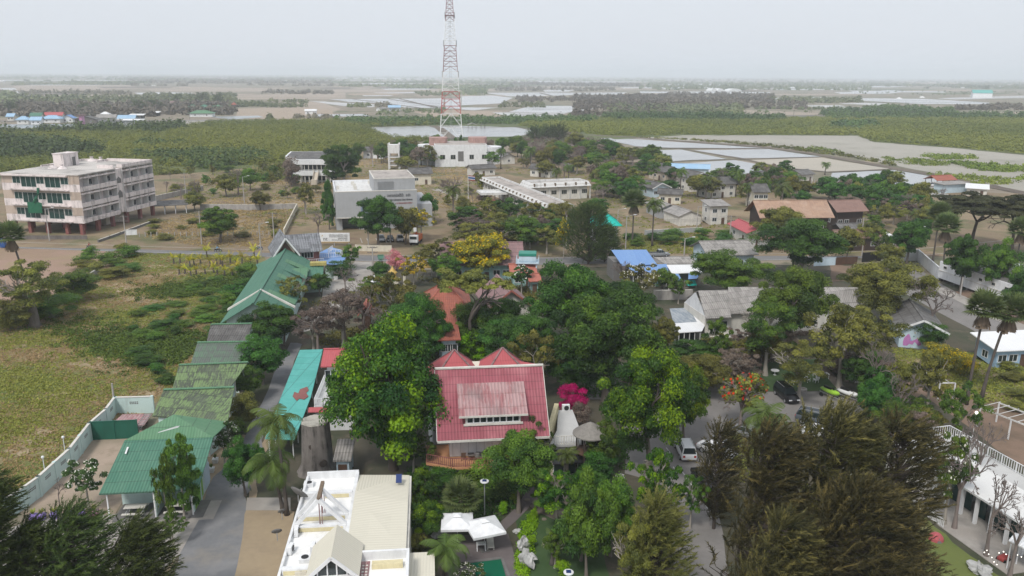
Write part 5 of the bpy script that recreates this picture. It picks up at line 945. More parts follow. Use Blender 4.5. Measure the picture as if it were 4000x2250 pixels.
# green roofed complex at the left
def green_front():
 b = Bd('green_roofed_house', 'long open fronted house with a wide dark green corrugated roof beside the sand yard', 'house', (386,1930), (774,1911), 3.0); t = b.t
 l = b.l; roofpoly(b, [[(386,1930,3.0),(774,1911,3.0),(833,1707,5.2),(487,1720,5.2)]], 'green_roof', .12, 'front_roof')
 roofpoly(b, [[(487,1720,5.22),(833,1707,5.22),(678,1619,6.9)], [(833,1707,5.22),(895,1648,5.0),(678,1619,6.9)]], 'green_light_roof', .1, 'rear_roof')
 m = MB(); m.slab([l(614,1696,5.52), l(700,1674,5.85), l(826,1655,5.5), l(822,1650,5.6), l(690,1664,6.15), l(618,1688,5.72)], .04); m.build('white_patch', 'white', t)
 m = MB(); m.slab([l(487,1771,4.75), l(493,1772,4.75), l(503,1746,5.02), l(496,1746,5.02)], .04); m.build('white_patch', 'white', t)
 a, c = l(410,1925,0), l(760,1908,0)
 x0, x1 = l(400,1928,3.0).x, l(770,1912,3.0).x; bk = l(500,1722,5.2).y; rx = l(833,1707,5.2).x
 m = MB(); m.box(x0+.5, bk*.45, 0, rx-.6, bk*.45+.15, 3.6); m.box(rx-.9, .8, 0, rx-.75, bk, 3.1); m.box(x0+2.0, bk*.45+.15, 0, x0+2.15, bk+3, 3.4); m.build('wall', 'wall_mint', t)
 m = MB(); m.box(x0+(x1-x0)*.52, .3, 0, x0+(x1-x0)*.52+.12, bk*.45, 2.9); m.build('partition', 'wall_mint', t); m = MB(); m.box(rx-.74, 1.2, .2, rx-.70, bk*.6, 2.2); m.build('painted_panel', 'lime', t)
 for k in (.03, .52, .92): x = x0 + (x1-x0)*k; box_part(t, 'post', 'white', x-.06, .25, 0, x+.06, .37, 2.95)
 box_part(t, 'floor', 'dark_concrete', x0+.6, -.2, 0, x1+.3, bk*.45, .1); box_part(t, 'ramp', 'pale_concrete', x1-.2, -.6, .0, x1+1.4, 3.0, .06);
 m = MB(); m.box(rx-.74, 5.0, .3, rx-.70, 7.0, 2.4); m.build('door', 'pale_blue', t)
 return b, x0, x1, bk
GF, gx0, gx1, gbk = green_front()
def picnic(w, rz, label, group):
 t = thing('picnic_table', label, 'table', w, rz, group); m = MB(); m.box(-1.0, -.4, .72, 1.0, .4, .78); m.build('table_top', 'off_white', t)
 for s in (-1, 1):
  m = MB(); m.box(-1.0, s*.95-.15, .42, 1.0, s*.95+.15, .47); m.build('bench', 'off_white', t)
  m = MB(); m.box(s*.75-.05, -1.0, .34, s*.75+.05, 1.0, .41); m.box(s*.75-.05, -.06, 0, s*.75+.05, .06, .72); m.bar((s*.75, -.9, .36), (s*.75, -.35, 0), .08); m.bar((s*.75, .9, .36), (s*.75, .35, 0), .08); m.build('leg', 'steel', t)
def gfw(x, y): return Vector((GF.o.x + x*GF.c - y*GF.s, GF.o.y + x*GF.s + y*GF.c, 0.1))
picnic(gfw(gx0 + 2.4, 1.2), GF.rz, 'grey picnic table under the left bay of the green roof', 'picnic tables under the green roof'); picnic(gfw(gx0 + (gx1-gx0)*.72, 1.2), GF.rz, 'grey picnic table under the right bay behind the slim trees', 'picnic tables under the green roof')
for nm, lab, pts, mt in [('green_roofed_shed', 'shed under a moss streaked yellow green roof, nearest of the four stepped roofs', [(595,1624,4.6),(888,1650,4.6),(916,1513,6.2),(639,1523,6.2)], 'moss_roof'), ('green_roofed_shed', 'shed under a moss streaked green roof with bright ridge, second of the stepped roofs', [(673,1519,4.6),(900,1512,4.6),(968,1416,6.2),(699,1426,6.2)], 'moss_roof'),
     ('green_roofed_shed', 'shed with half green half grey weathered roof, third of the stepped roofs', [(745,1421,4.4),(935,1418,4.4),(975,1335,5.8),(771,1338,5.8)], 'moss_grey_roof'), ('grey_roofed_shed', 'shed with a plain dark grey roof, fourth of the stepped roofs', [(807,1336,4.4),(963,1336,4.4),(985,1264,5.7),(823,1268,5.7)], 'village_roof')]:
 b = Bd(nm, lab, 'shed', pts[0][:2], pts[1][:2], pts[0][2]); roofpoly(b, [pts], mt); q = [b.l(*p) for p in pts]; x0, x1 = max(q[0].x, q[3].x) + .5, min(q[1].x, q[2].x) - .5; y1 = (q[2].y+q[3].y)/2 - .3; y0_ = max(q[0].y, q[1].y) + .3
 box_part(b.t, 'wall', 'wall_mint', x0, y0_, 0, x1, y1, pts[0][2] - .15); m = MB(); m.bar(tuple(q[3] + Vector((0,0,.06))), tuple(q[2] + Vector((0,0,.06))), .4, .1); m.build('ridge_cap', 'green_light_roof', b.t)
 for k in range(3): box_part(b.t, 'side_post', 'off_white', x1+.02, y0_ + (y1-y0_)*k/2 - .1, 0, x1+.14, y0_ + (y1-y0_)*k/2 + .1, pts[0][2]-.2)
b = house('green_roofed_hall', 'very long hall with a gabled sea green roof stretching toward the main road', (1018,1030), (857,1266), 10.5, 4.0, 7.2, 'x', 'green_roof', 'wall_mint', ov=.9, nf=0, ns=0, cat='hall', dr=False); t = b.t
for k in range(5):
 m = MB(); x = b.L * (.18 + .14 * k); m.slab([(x, 5.4, 7.0), (x + 2.6, 5.4, 7.0), (x + 2.6, 10.6, 4.5), (x, 10.6, 4.5)], .1); m.build('roof_step', 'green_roof' if k % 2 else 'green_light_roof', t)
m = MB(); x = b.L * .80; m.slab([(x, 5.25, 7.35), (x + .5, 5.25, 7.35), (x + .9, -.2, 4.25), (x + .2, -.2, 4.25)], .3); m.slab([(x, 5.25, 7.35), (x + .5, 5.25, 7.35), (x + .9, 10.7, 4.25), (x + .2, 10.7, 4.25)], .3); m.build('barge_board', 'off_white', t)
b = Bd('green_annex', 'stepped light green roofs joined to the right of the sea green hall', 'building', (1150,1080), (1262,1076), 3.6); roofpoly(b, [[(1150,1082,3.6),(1262,1076,3.6),(1265,1031,4.6),(1113,1033,4.9)]], 'green_roof'); roofpoly(b, [[(1065,1090,5.2),(1198,1086,4.4),(1204,1047,5.3),(1080,1048,6.0)]], 'green_light_roof', name='upper_roof')
box_part(b.t, 'wall', 'wall_mint', .5, .8, 0, b.L - .5, 5.5, 3.4); m = MB(); q = b.l(1212,1031,4.8); m.box(q.x, q.y-1, 4.6, q.x+3.2, q.y+.6, 5.2); m.build('yellow_roof', 'yellow_roof', b.t); m = MB(); m.slab([b.l(1196,1085,3.2), b.l(1245,1083,3.2), b.l(1240,1072,3.4), b.l(1200,1073,3.4)], .1); m.build('white_awning', 'white', b.t)
# Thai house with the blue flat roof
b = house('thai_gable_house', 'two storey house with steep grey tiled cross gables and arched windows', (1067,1004), (1172,996), 10, 5.8, 9.6, 'y', 'thai_grey_roof', 'beige_wall', ov=.9, two=False, fascia='white', nf=0, ns=0, dr=False, fz=1); t, L = b.t, b.L
for k in range(4): window(t, 'f', L*.30 + k * L*.105, .9, 4.4, L*.085, 1.3, 'white', 'glass', 1)
window(t, 'f', L*.12, .9, 4.2, .9, 1.3, 'white', 'glass', 1); m = MB(); m.add([(L*.2,.86,6.2),(L*.8,.86,6.2),(L*.5,.86,8.6)], [(0,1,2)]); m.build('gable_board', 'brown_wood', t)
m = MB(); w0 = 5.1; m.slab([(L-1.5,2.6,5.8),(L+w0,2.6,5.8),(L+w0,6.2,9.0),(L-3,6.2,9.0)], .16); m.slab([(L-3,6.2,9.0),(L+w0,6.2,9.0),(L+w0,9.8,5.8),(L-1.5,9.8,5.8)], .16); m.build('wing_roof', 'thai_grey_roof', t)
m = MB(); m.box(L-.9, 4.0, 0, L+w0-.6, 9.2, 5.7); m.add([(L+w0-.6,4.0,5.7),(L+w0-.6,9.2,5.7),(L+w0-.6,6.6,8.4),(L+w0-.7,4.0,5.7),(L+w0-.7,9.2,5.7),(L+w0-.7,6.6,8.4)], [(0,1,2),(5,4,3)]); m.build('wing_wall', 'red_column', t); window(t, 'f', L+.8, 4.0, 4.2, 2.4, 1.2, 'white', 'glass', 3)
railing(t, [(L-.8,2.2,3.2),(L+w0,2.2,3.2)], 1.0, 'white', .35, 'balustrade'); box_part(t, 'balcony', 'white', L-.9, 2.1, 2.9, L+w0, 4.0, 3.18); m = MB(); m.slab([(-3.0,-.8,3.2),(-.2,-.8,4.2),(-.2,6,4.2),(-3.0,6,3.2)], .12); m.build('side_roof', 'green_roof', t); box_part(t, 'side_wall', 'off_white', -2.5, -.3, 0, .8, 5.5, 3.1)
b = Bd('blue_terrace_house', 'blue flat roofed building with a curved white balustrade on top', 'building', (1262,1031), (1335,1031), 3.4); t, L = b.t, b.L; roofpoly(b, [[(1240,1030,3.4),(1336,1032,3.4),(1362,983,3.6),(1292,965,3.6),(1250,985,3.6)]], 'blue_roof')
box_part(t, 'wall', 'wall_mint', .2, 1.0, 0, L-.3, 5.5, 3.25); c_ = b.l(1258, 1000, 3.6); pts = [(c_.x + 4.4*math.sin(a), c_.y - 2.4*math.cos(a), 3.7) for a in np.linspace(-.4, math.pi - .2, 9)]; pts = [(c_.x - 3.6, c_.y - 2.8, 3.7)] + pts + [(c_.x + 1.2, c_.y + 6, 3.7)]
railing(t, pts, 1.0, 'white', .4, 'balustrade')
# teal strip roof along the lane
b = Bd('teal_walkway_shed', 'long narrow turquoise sheet roof with a rust patch beside the lane', 'shed', (1040,1712), (1150,1716), 2.7); t = b.t
z3 = 2.8; roofpoly(b, [[(1036,1712,z3),(1150,1716,z3),(1214,1550,z3+.1),(1261,1364,z3+.2),(1171,1367,z3+.2),(1098,1550,z3+.1)]], 'teal_roof'); L0 = b.l(1215, 1366, z3).y
m = MB(); m.slab([b.l(*q, z3 + .16) for q in ((1143,1548),(1150,1530),(1165,1536),(1172,1520),(1200,1510),(1206,1524),(1196,1534),(1205,1548),(1188,1560),(1168,1556),(1160,1566))], .03); m.build('rust_patch', 'dead_rust' if 'dead_rust' in M else 'red_column', t)
for k in range(7):
 f = k/6; y = f*L0; xa = b.l(1040 + (1175-1040)*f, 1700 - 330*f, z3); xb = b.l(1150 + (1258-1150)*f, 1700 - 330*f, z3); box_part(t, 'post', 'white', xa.x+.2, xa.y-.05, 0, xa.x+.3, xa.y+.05, z3-.1); box_part(t, 'post', 'white', xb.x-.3, xb.y-.05, 0, xb.x-.2, xb.y+.05, z3-.1)
b = Bd('balcony_house', 'white house corner with a railed roof balcony and crimson eave left of the big tree', 'house', (1226,1592), (1400,1588), 3.2); t, L = b.t, b.L; box_part(t, 'wall', 'white', .1, .3, 0, L, 9, 3.1); box_part(t, 'terrace', 'white_terrace', 0, 0, 3.1, L, 9, 3.3); railing(t, [(.1,8,3.3),(.1,.1,3.3),(L,.1,3.3)], 1.0, 'white', .25); m = MB(); m.slab([(-.6,-.6,2.9),(2.6,-.6,2.9),(2.6,-.02,3.25),(-.6,-.02,3.25)], .1); m.build('eave', 'rose_roof', t)
b = house('stilt_hut', 'pale blue grey hut between the giant stump and the big tree', (1300,1800), (1372,1798), 4, 2.6, 3.2, 'x', 'pale_grey_roof', 'pale_blue', typ='shed', nf=1, ns=0, ov=.3, cat='hut')
# teal tank on a frame
p0 = P(2060, 1108); t = thing('tank_tower', 'green capped pale water tank standing on a blue steel frame', 'water tank', p0, R(-3)); k = PXM(p0); w = 33/k; zp = HT(p0, 1023); zt_ = HT(p0, 1000); zc = HT(p0, 990)
box_part(t, 'tank', 'pale_blue', -w, -w*.8, zp+.2, w, w*.8, zt_+.2, bevel=.1); box_part(t, 'tank_lid', 'teal_tank', -w*1.03, -w*.85, zt_+.21, w*1.03, w*.85, zc+.3, bevel=.1); box_part(t, 'platform', 'pale_blue', -w*1.35, -w*1.1, zp, w*1.35, w*1.1, zp+.19)
for sx in (-1, 1):
 for sy in (-1, 1): box_part(t, 'leg', 'pale_blue', sx*w*1.05-.12, sy*w*.85-.12, 0, sx*w*1.05+.12, sy*w*.85+.12, zp)
m = MB()
for sy in (-1, 1): m.bar((-w*1.05, sy*w*.85, zp-.2), (w*1.05, sy*w*.85, zp-2.6), .14); m.bar((-w, sy*w*.85, zp-2.7), (w, sy*w*.85, zp-2.7), .14)
m.build('brace', 'pale_blue', t); railing(t, [(-w*1.3,w,zp+.2),(-w*1.3,-w*1.05,zp+.2),(w*1.3,-w*1.05,zp+.2),(w*1.3,w,zp+.2)], .8, 'pale_blue', 1.2)
# blue roofed houses by the road and their grey neighbours
b = Bd('blue_roofed_house', 'open fronted house under two overlapping cornflower blue metal roofs', 'house', (2471,1066), (2613,1062), 3.2); t, L = b.t, b.L
roofpoly(b, [[(2430,1037,4.3),(2566,1032,4.3),(2525,975,6.3),(2388,976,6.3)]], 'blue_roof', name='upper_roof'); roofpoly(b, [[(2471,1068,3.2),(2613,1063,3.2),(2603,1031,4.1),(2452,1037,4.1)]], 'blue_roof', name='lower_roof'); box_part(t, 'wall', 'dark_concrete', -.5, 4.5, 0, L-1, 9, 3.9); box_part(t, 'canopy_edge', 'pale_blue', .0, -.05, 2.75, L-.2, .1, 3.1)
for k in range(4): box_part(t, 'post', 'white', .2 + k*(L-.6)/3, .15, 0, .3 + k*(L-.6)/3, .25, 3.05)
box_part(t, 'side_wall', 'dark_concrete', -2.2, 6.5, 0, -.6, 12, 4.0)
b = Bd('grey_roofed_house', 'low house with grey then white corrugated roof sheets and a blue striped awning', 'house', (2625,1068), (2745,1063), 3.0); t, L = b.t, b.L; roofpoly(b, [[(2598,1031,4.0),(2722,1029,4.0),(2709,1002,4.9),(2554,1004,4.9)]], 'pale_grey_roof', name='rear_roof'); roofpoly(b, [[(2625,1068,3.0),(2745,1063,3.0),(2720,1028,3.9),(2600,1031,3.9)]], 'white_metal_roof', name='front_roof')
m = MB(); m.slab([b.l(2640,1096,2.3), b.l(2665,1096,2.3), b.l(2650,1068,2.9), b.l(2624,1069,2.9)], .06); m.slab([b.l(2688,1090,2.3), b.l(2722,1088,2.3), b.l(2738,1066,2.9), b.l(2690,1068,2.9)], .06); m.build('awning', 'blue_roof', t); box_part(t, 'wall', 'dark_concrete', .3, 1.5, 0, L-.3, 9, 2.9)
# long grey roofed house at right
b = Bd('long_grey_house', 'long two level house with pale grey corrugated gable roofs behind the bright green tree', 'house', (2758,1242), (3362,1210), 4.6); t, L = b.t, b.L
roofpoly(b, [[(2757,1243,4.6),(2856,1239,4.6),(2844,1134,7.6),(2727,1135,7.6)]], 'pale_grey_roof', name='front_gable_roof'); roofpoly(b, [[(2850,1226,4.3),(3364,1200,4.3),(3352,1122,7.2),(2844,1121,7.2)]], 'pale_grey_roof', name='main_roof')
q = b.l(2727,1135,7.6); m = MB(); m.slab([(q.x,q.y,7.6),(q.x+5.3,q.y,7.6),(q.x+5.3,q.y+5,5.0),(q.x,q.y+5,5.0)], .12); m.build('rear_roof', 'pale_grey_roof', t); box_part(t, 'wall', 'off_white', .3, .9, 0, 4.6, q.y+4, 4.5); y_ = b.l(3100,1213,4.3).y; box_part(t, 'main_wall', 'off_white', 4.62, max(y_, .9)+.7, 0, L-.8, max(y_, .9)+9, 4.3)
m = MB(); m.add([(.5,.9,4.5),(.5,q.y+4,4.5),(.5,q.y,7.3),(.35,.9,4.5),(.35,q.y+4,4.5),(.35,q.y,7.3)], [(0,2,1),(3,4,5)]); m.build('gable_wall', 'white', t); window(t, 'f', 1.9, .9, 1.9, 2.2, 1.7, 'white', 'glass', 1); box_part(t, 'balcony', 'off_white', .3, -.6, .9, 4.6, .88, 1.2)
b = Bd('annex_veranda', 'flat white and translucent sheet roofed veranda beside the long grey house', 'veranda', (2652,1299), (2742,1293), 3.0); t, L = b.t, b.L
roofpoly(b, [[(2631,1262,3.2),(2722,1257,3.2),(2690,1202,3.5),(2616,1205,3.5)]], 'translucent_roof', name='translucent_roof'); roofpoly(b, [[(2652,1299,3.0),(2742,1293,3.0),(2763,1252,3.19),(2727,1200,3.5),(2691,1202,3.48),(2722,1257,3.18),(2632,1263,3.18)]], 'white_metal_roof', name='white_roof');
for k in range(5): box_part(t, 'post', 'white', .1+k*(L-.3)/4, .2, 0, .2+k*(L-.3)/4, .3, 2.95)
box_part(t, 'glass_wall', 'glass', .2, 1.4, .1, L-.2, 1.46, 2.8); box_part(t, 'back_wall', 'grey_wall', -.8, 3, 0, L, 6, 2.9)
# mural
b = MUR; t, L = b.t, b.L; s = L / 9.0; y = .66
def blob(cx, cz, pts, mat, nm, y=y):
 m = MB(); n = len(pts); m.add([(cx+x*s, y, cz+z*s) for x, z in pts] + [(cx+x*s, y+.035, cz+z*s) for x, z in pts], [tuple(range(n)), tuple(range(n, 2*n))[::-1]] + [(i, n+i, n+(i+1)%n, (i+1)%n) for i in range(n)]); return m.build(nm, mat, t)
blob(L*.28, .35, [(-.9,0),(-.2,.0),(.1,.4),(.7,.3),(1.0,.9),(1.7,.15),(2.2,.35),(2.0,.9),(1.3,1.5),(.9,1.25),(.5,1.0),(.25,1.5),(.1,1.9),(-.05,2.25),(-.3,2.3),(-.5,2.0),(-.85,1.5),(-1.0,.8)], 'magenta_mural', 'mural_figure')
rs_ = random.Random(8)
for i in range(9):
 a0 = rs_.random(); cx, cz = L*(.30 + .30*rs_.random()), .9 + 1.7*rs_.random(); blob(cx, cz, [(.13*math.cos(a0+k*.63)*(1 if k % 2 else .6), .13*math.sin(a0+k*.63)*(1 if k % 2 else .6)) for k in range(10)], ['orange', 'light_blue', 'teal_tank', 'yellow_gold'][i % 4], 'mural_flower', y - .012)
# white flat compound building and boundary walls
b = Bd('white_long_building', 'very long white flat roofed building running down the right side', 'building', (3662,1094), (4120,1262), 0); t, L = b.t, b.L; z = 4.2
box_part(t, 'wall', 'white', 0, 0, .6, L, 8.5, z); m = MB(); m.box(.3, .3, z, L-.3, 3.2, z+.12); m.build('roof', 'dark_concrete', t); box_part(t, 'upper_block', 'white', L*.25, 3.3, z, L, 8.4, z+1.9)
for k in range(8): box_part(t, 'stilt', 'dark_concrete', L*k/8+.4, .4, 0, L*k/8+.8, 8, .6)
for k in range(9): window(t, 'f', L*(k+.4)/9, 0, z-1.3, .9, .5, 'off_white', 'glass', 0)
box_part(t, 'wall_ledge', 'off_white', 0, -.12, z-2.0, L, -.001, z-1.9)
b = Bd('white_veranda_building', 'long white roofed glass fronted veranda building with a railed deck behind', 'building', (3650,1824), (4085,2098), 3.3); t, L = b.t, b.L; D = b.l(3778,1788,3.9).y
m = MB(); m.slab([(-.3,-.2,3.3),(L,-.2,3.3),(L,D,3.95),(-.3,D,3.95)], .14); m.build('roof', 'old_white', t); m = MB(); m.bar((-.3,-.24,3.22),(L,-.24,3.22),.06,.2); m.build('fascia', 'white', t)
for k in range(8): x = .2 + (L-.6)*k/7; box_part(t, 'column', 'white', x-.14, .1, .1, x+.14, .38, 3.15);
for k in range(7): x = .2 + (L-.6)*k/7; m = MB(); m.box(x+.2, 1.6, .1, x+(L-.6)/7-.2, 1.66, 2.9); m.build('glass_panel', 'green_glass', t)
box_part(t, 'floor', 'pale_concrete', -1.2, -3.4, 0, L, D, .1); box_part(t, 'rear_wall', 'white', -.2, D-.6, .1, L, D-.45, 3.7)
dz = 3.2; box_part(t, 'deck', 'white_terrace', -6.5, D+.4, dz-.2, L, D+3.6, dz); box_part(t, 'deck_wall', 'off_white', -6.4, D+.5, 0, L, D+3.5, dz-.21); box_part(t, 'corner_deck', 'white_terrace', -6.5, D-4.5, dz-.2, -.6, D+.38, dz); box_part(t, 'corner_wall', 'off_white', -6.3, D-4.3, 0, -.8, D+.38, dz-.21)
railing(t, [(-6.4,D+3.5,dz),(L,D+3.5,dz)], 1.1, 'white', .3); railing(t, [(-6.4,D+3.5,dz),(-6.4,D-4.4,dz)], 1.1, 'white', .3); railing(t, [(-1.1,-3.3,.1),(L*.42,-3.3,.1)], .8, 'white', .2, 'picket_fence')
b = Bd('blue_awning_building', 'small pale canopy with rows of hung pots near the bottom right corner', 'canopy', (3940,2120), (4060,2180), 2.6); roofpoly(b, [[(3940,2110,2.6),(4060,2170,2.6),(4080,2120,2.9),(3965,2080,2.9)]], 'white_metal_roof')
for x, y in ((.1,.1),(b.L-.2,.1),(.1,1.5),(b.L-.2,1.5)): box_part(b.t, 'post', 'white', x, y, 0, x+.08, y+.08, 2.5)
# pergolas
for lab, A, B, D, z in (('white pergola frame beyond the tall fan palms', (3672,1496), (3732,1496), 3.5, 2.5), ('long white pergola along the right garden path', (3830,1592), (4080,1690), 3.5, 2.6)):
 b = Bd('pergola', lab, 'pergola', A, B, z); t, L = b.t, b.L; n = max(2, int(L/3)+1)
 for k in range(n):
  for y in (0, D): box_part(t, 'post', 'white', L*k/(n-1)-.07, y-.07, 0, L*k/(n-1)+.07, y+.07, z)
 m = MB(); m.bar((0,0,z),(L,0,z),.1,.16); m.bar((0,D,z),(L,D,z),.1,.16)
 for k in range(int(L/1.2)+1): m.bar((k*1.2,-.2,z+.12),(k*1.2,D+.2,z+.12),.05,.07)
 m.build('rafters', 'old_white', t)
# ------------------------------------------------------------------ walls and fences
def wall_run(name, label, pts, h, mat, th=.2, posts=3.0, cap='off_white', vents=False, cat='wall', postmat=None):
 w = [P(*p) for p in pts]; t = thing(name, label, cat, w[0]); base = w[0]; pm = MB(); m = MB(); cm = MB(); v = MB()
 for a, c in zip(w[:-1], w[1:]):
  a, c = a - base, c - base; m.bar(a + Vector((0,0,h/2)), c + Vector((0,0,h/2)), th, h); cm.bar(a + Vector((0,0,h+.04)), c + Vector((0,0,h+.04)), th+.1, .08)
  n = max(1, int((c-a).length / posts)); d = (c - a).normalized(); nn = Vector((-d.y, d.x, 0))
  for k in range(n + 1): q = a.lerp(c, k/n); pm.bar(q, q + Vector((0,0,h+.12)), th+.12, th+.12, up=(nn.x, nn.y, .01))
  if vents:
   for k in range(n):
    q = a.lerp(c, (k+.5)/n)
    for i in range(5):
     for j in range(2): e = q + d*((i-2)*.22) + Vector((0,0,h*.62 + j*.2)); v.bar(e - d*.08, e + d*.08, th+.02, .13)
 m.build('wall_panel', mat, t); cm.build('coping', cap, t); pm.build('pillars', postmat or mat, t)['kind'] = 'stuff'
 if vents: v.build('vent_blocks', 'dark_concrete', t)['kind'] = 'stuff'
 return t
wall_run('boundary_wall', 'pale mint block wall with vent openings enclosing the sand yard', [(30,2030),(100,1985),(160,1940),(280,1826),(357,1722),(420,1665),(455,1616)], 2.2, 'wall_mint', vents=True); wall_run('boundary_wall', 'short mint wall closing the top of the sand yard', [(458,1616),(600,1612)], 2.2, 'wall_mint', vents=True)
wall_run('netting_fence', 'dark green sheet fence across the sand yard', [(362,1720),(540,1712)], 2.3, 'green_sheet', .05, 2.5, 'green_sheet', cat='fence')
wall_run('campus_wall', 'long low grey concrete wall crossing the dry campus', [(785,820),(1000,822),(1161,818)], 1.8, 'concrete', posts=4); wall_run('campus_wall', 'cream slanted wall between dry field and driveway', [(1161,818),(1110,922)], 1.8, 'cream', cap='cream'); wall_run('campus_wall', 'low concrete wall receding beside the derelict hotel', [(592,790),(793,745)], 1.8, 'concrete', posts=4)
wall_run('roadside_wall', 'cream roadside wall with three dark vents in front of the parked cars', [(1391,981),(1528,984)], 1.5, 'cream', cap='cream', posts=4.5, vents=True); wall_run('village_wall', 'pale overgrown wall along the village lane', [(2520,920),(2740,908)], 1.4, 'grey_wall', posts=3); wall_run('stone_wall', 'grey stone roadside wall in front of the brown roofed gatehouse', [(3270,974),(3492,968)], 1.9, 'stone_wall', .4, 8)
wall_run('compound_wall', 'white compound wall, short stretch beside the black gate', [(3443,1020),(3583,1018)], 2.6, 'white', cap='white', posts=30); wall_run('compound_wall', 'white compound wall slanting toward the long white building', [(3583,1018),(3664,1092)], 2.6, 'white', cap='white', posts=30); wall_run('gate', 'black sheet gate in the white compound wall', [(3368,1024),(3441,1020)], 2.2, 'black', .08, 6, 'black', cat='gate')
wall_run('gate', 'brown barred sliding gate beside the blue sheet fence', [(3262,1036),(3345,1032)], 1.7, 'brown_wood', .06, .5, 'brown_wood', cat='gate'); wall_run('sheet_fence', 'blue grey sheet fence below the sugar palm', [(3180,1040),(3262,1036)], 1.8, 'pale_blue', .06, 3, 'pale_blue', cat='fence'); wall_run('sheet_fence', 'white sheet fence around the dusty lot above the rain tree', [(3480,768),(3560,756),(3700,780)], 1.8, 'white', .06, 3, 'white', cat='fence')
wall_run('garden_wall', 'grey block wall behind the sheet roofed veranda', [(2555,1172),(2700,1170)], 1.9, 'concrete', posts=3); wall_run('kerb_wall', 'low dark kerb wall slanting from the hotel to the road', [(385,948),(470,918),(620,862)], .7, 'dark_concrete', .2, 5); wall_run('rail_fence', 'low grey rail fence in front of the derelict hotel', [(0,936),(340,936)], 1.0, 'grey_wood', .06, 2.2, 'grey_wood', cat='fence')
wall_run('field_wall', 'short pale broken wall in the green field', [(352,1090),(390,1068)], 1.2, 'concrete', posts=2); wall_run('cattle_gate', 'white barred cattle gate by the roadside', [(492,920),(535,918)], 1.4, 'white', .06, 1.2, 'white', cat='gate')
fp = None
for i in range(24):
 p = P(545 + i * 23, 918 - i * .2 + 8)
 if fp is None: m = MB(); m.box(-.08, -.08, 0, .08, .08, 1.3); fp = m.build('fence_post', 'concrete'); setp(fp, 'short pale concrete fence post along the dry roadside field', 'fence post', 'concrete posts along the dry roadside field'); c = fp
 else: c = fp.copy(); COL.objects.link(c)
 c.location = p
for i in range(26):
 c = fp.copy(); COL.objects.link(c); j = i % 13; x, y = (3145 + j*11.5, 735 - j*1.3) if i < 13 else (3140 + j*13, 752 + j*.6 - 2)
 c.location = P(x, y); c.scale = (1.4, 1.4, 2.3); c['label'] = 'bare white concrete post in the fenced plot by the pond'; c['group'] = 'concrete posts of the plot by the pond'
# ------------------------------------------------------------------ poles, lamps and wires
PT = {}
def pole(px, py, top, label, kind='arm', rz=0):
 p = P(px, py); h = HT(p, top); t = thing('utility_pole', label, 'utility pole', p, rz, 'concrete utility poles'); m = MB(); m.tube([(0,0,0),(0,0,h)], [.17,.11], 8); m.build('pole', 'concrete', t)
 if kind == 'arm':
  for z in (h-.3, h-1.4): m = MB(); m.bar((-1.1,0,z),(1.1,0,z),.1,.12); [m.tube([(x,0,z+.05),(x,0,z+.28)], .06, 6) for x in (-1,-.4,.4,1)]; m.build('crossarm', 'grey_wood', t)
 elif kind == 'lamp': m = MB(); m.bar((0,0,h-.2),(1.9,-.4,h+.35),.08); o = m.build('lamp_arm', 'steel', t); m = MB(); m.box(1.6,-.55,h+.26,2.3,-.3,h+.4); m.build('lamp_head', 'white', o)
 return p, h
PL = [(789,958,824,'utility pole with a blue notice at its foot, by the dry field road','arm'),(494,952,842,'utility pole in front of the derelict hotel gate','arm'),(194,942,815,'weathered pole with street lamp at the corner of the hotel yard','lamp'),(1072,950,830,'utility pole with many crossarms near the grey gabled house','arm'),(1021,1006,873,'curved street lamp pole beside the motorcycle on the road','lamp'),(1458,1062,962,'wire braced pole at the side street gate','arm'),(1525,951,846,'utility pole at the corner of the parked cars','lamp'),(2443,975,843,'utility pole right of the turquoise roof','lamp'),(2722,889,806,'lamp pole beside the windowless white shed','lamp'),(2850,938,842,'utility pole before the crimson roofed house','arm'),(2413,868,818,'lamp pole behind the turquoise roofed house','lamp'),(3360,972,850,'utility pole in front of the brown roofed gatehouse','arm'),(3366,1002,942,'short white pole at the main road','plain'),(3523,1034,998,'leaning white post inside the compound wall','plain'),(3750,1160,1083,'white leaning post before the long white building','plain'),(3560,1000,890,'street lamp between the two tall fan palms','lamp'),(955,795,690,'lamp pole on the dry campus','lamp'),(729,786,676,'utility pole behind the derelict hotel','arm'),(2211,975,842,'pole left of the yellow flowering tree','plain'),(1457,655,585,'utility pole near the concrete water tower','arm'),(1440,972,890,'pole beside the yellow gable','plain'),(2075,640,600,'thin pole behind the office block','arm'),(2672,1000,930,'pole with lamp near the parked pickup','lamp'),(3466,738,690,'leaning pole at the pond edge','arm'),(3588,742,712,'pole leaning by the white pickup','plain'),(447,1575,1498,'bare concrete post in the field beyond the mint wall','plain'),(2610,1165,1115,'grey post in the garden below the blue roofs','plain')]
PP = {}
for i, (x, y, tp, lab, k) in enumerate(PL): PP[(x, y)] = pole(x, y, tp, lab, k, R(8))
for i, (x, y, h) in enumerate([(240,500,14),(282,452,12),(600,500,16),(742,468,22),(775,420,12),(2190,457,18),(2340,457,22),(2480,454,24),(2612,452,24),(2748,452,24),(2910,450,22),(3100,455,20),(3230,452,20),(3355,448,20),(3430,450,20),(3560,462,22),(3705,455,18),(3960,450,16),(1580,462,16),(1258,462,16)]):
 p = P(x, y); hh = HT(p, y - h*1.3);
 if i == 0: t0 = thing('roadside_pole', 'thin distant power pole along the far road', 'utility pole', p, 0, 'distant poles along the far road'); m = MB(); m.box(-.14,-.14,0,.14,.14,9.5); m.build('pole', 'grey_wood', t0); m = MB(); m.box(-1.2,-.1,8.6,1.2,.1,8.8); m.build('crossarm', 'grey_wood', t0); c = t0
 else: c = copy_tree(t0)
 c.location = p; c.scale.z = hh/9.5
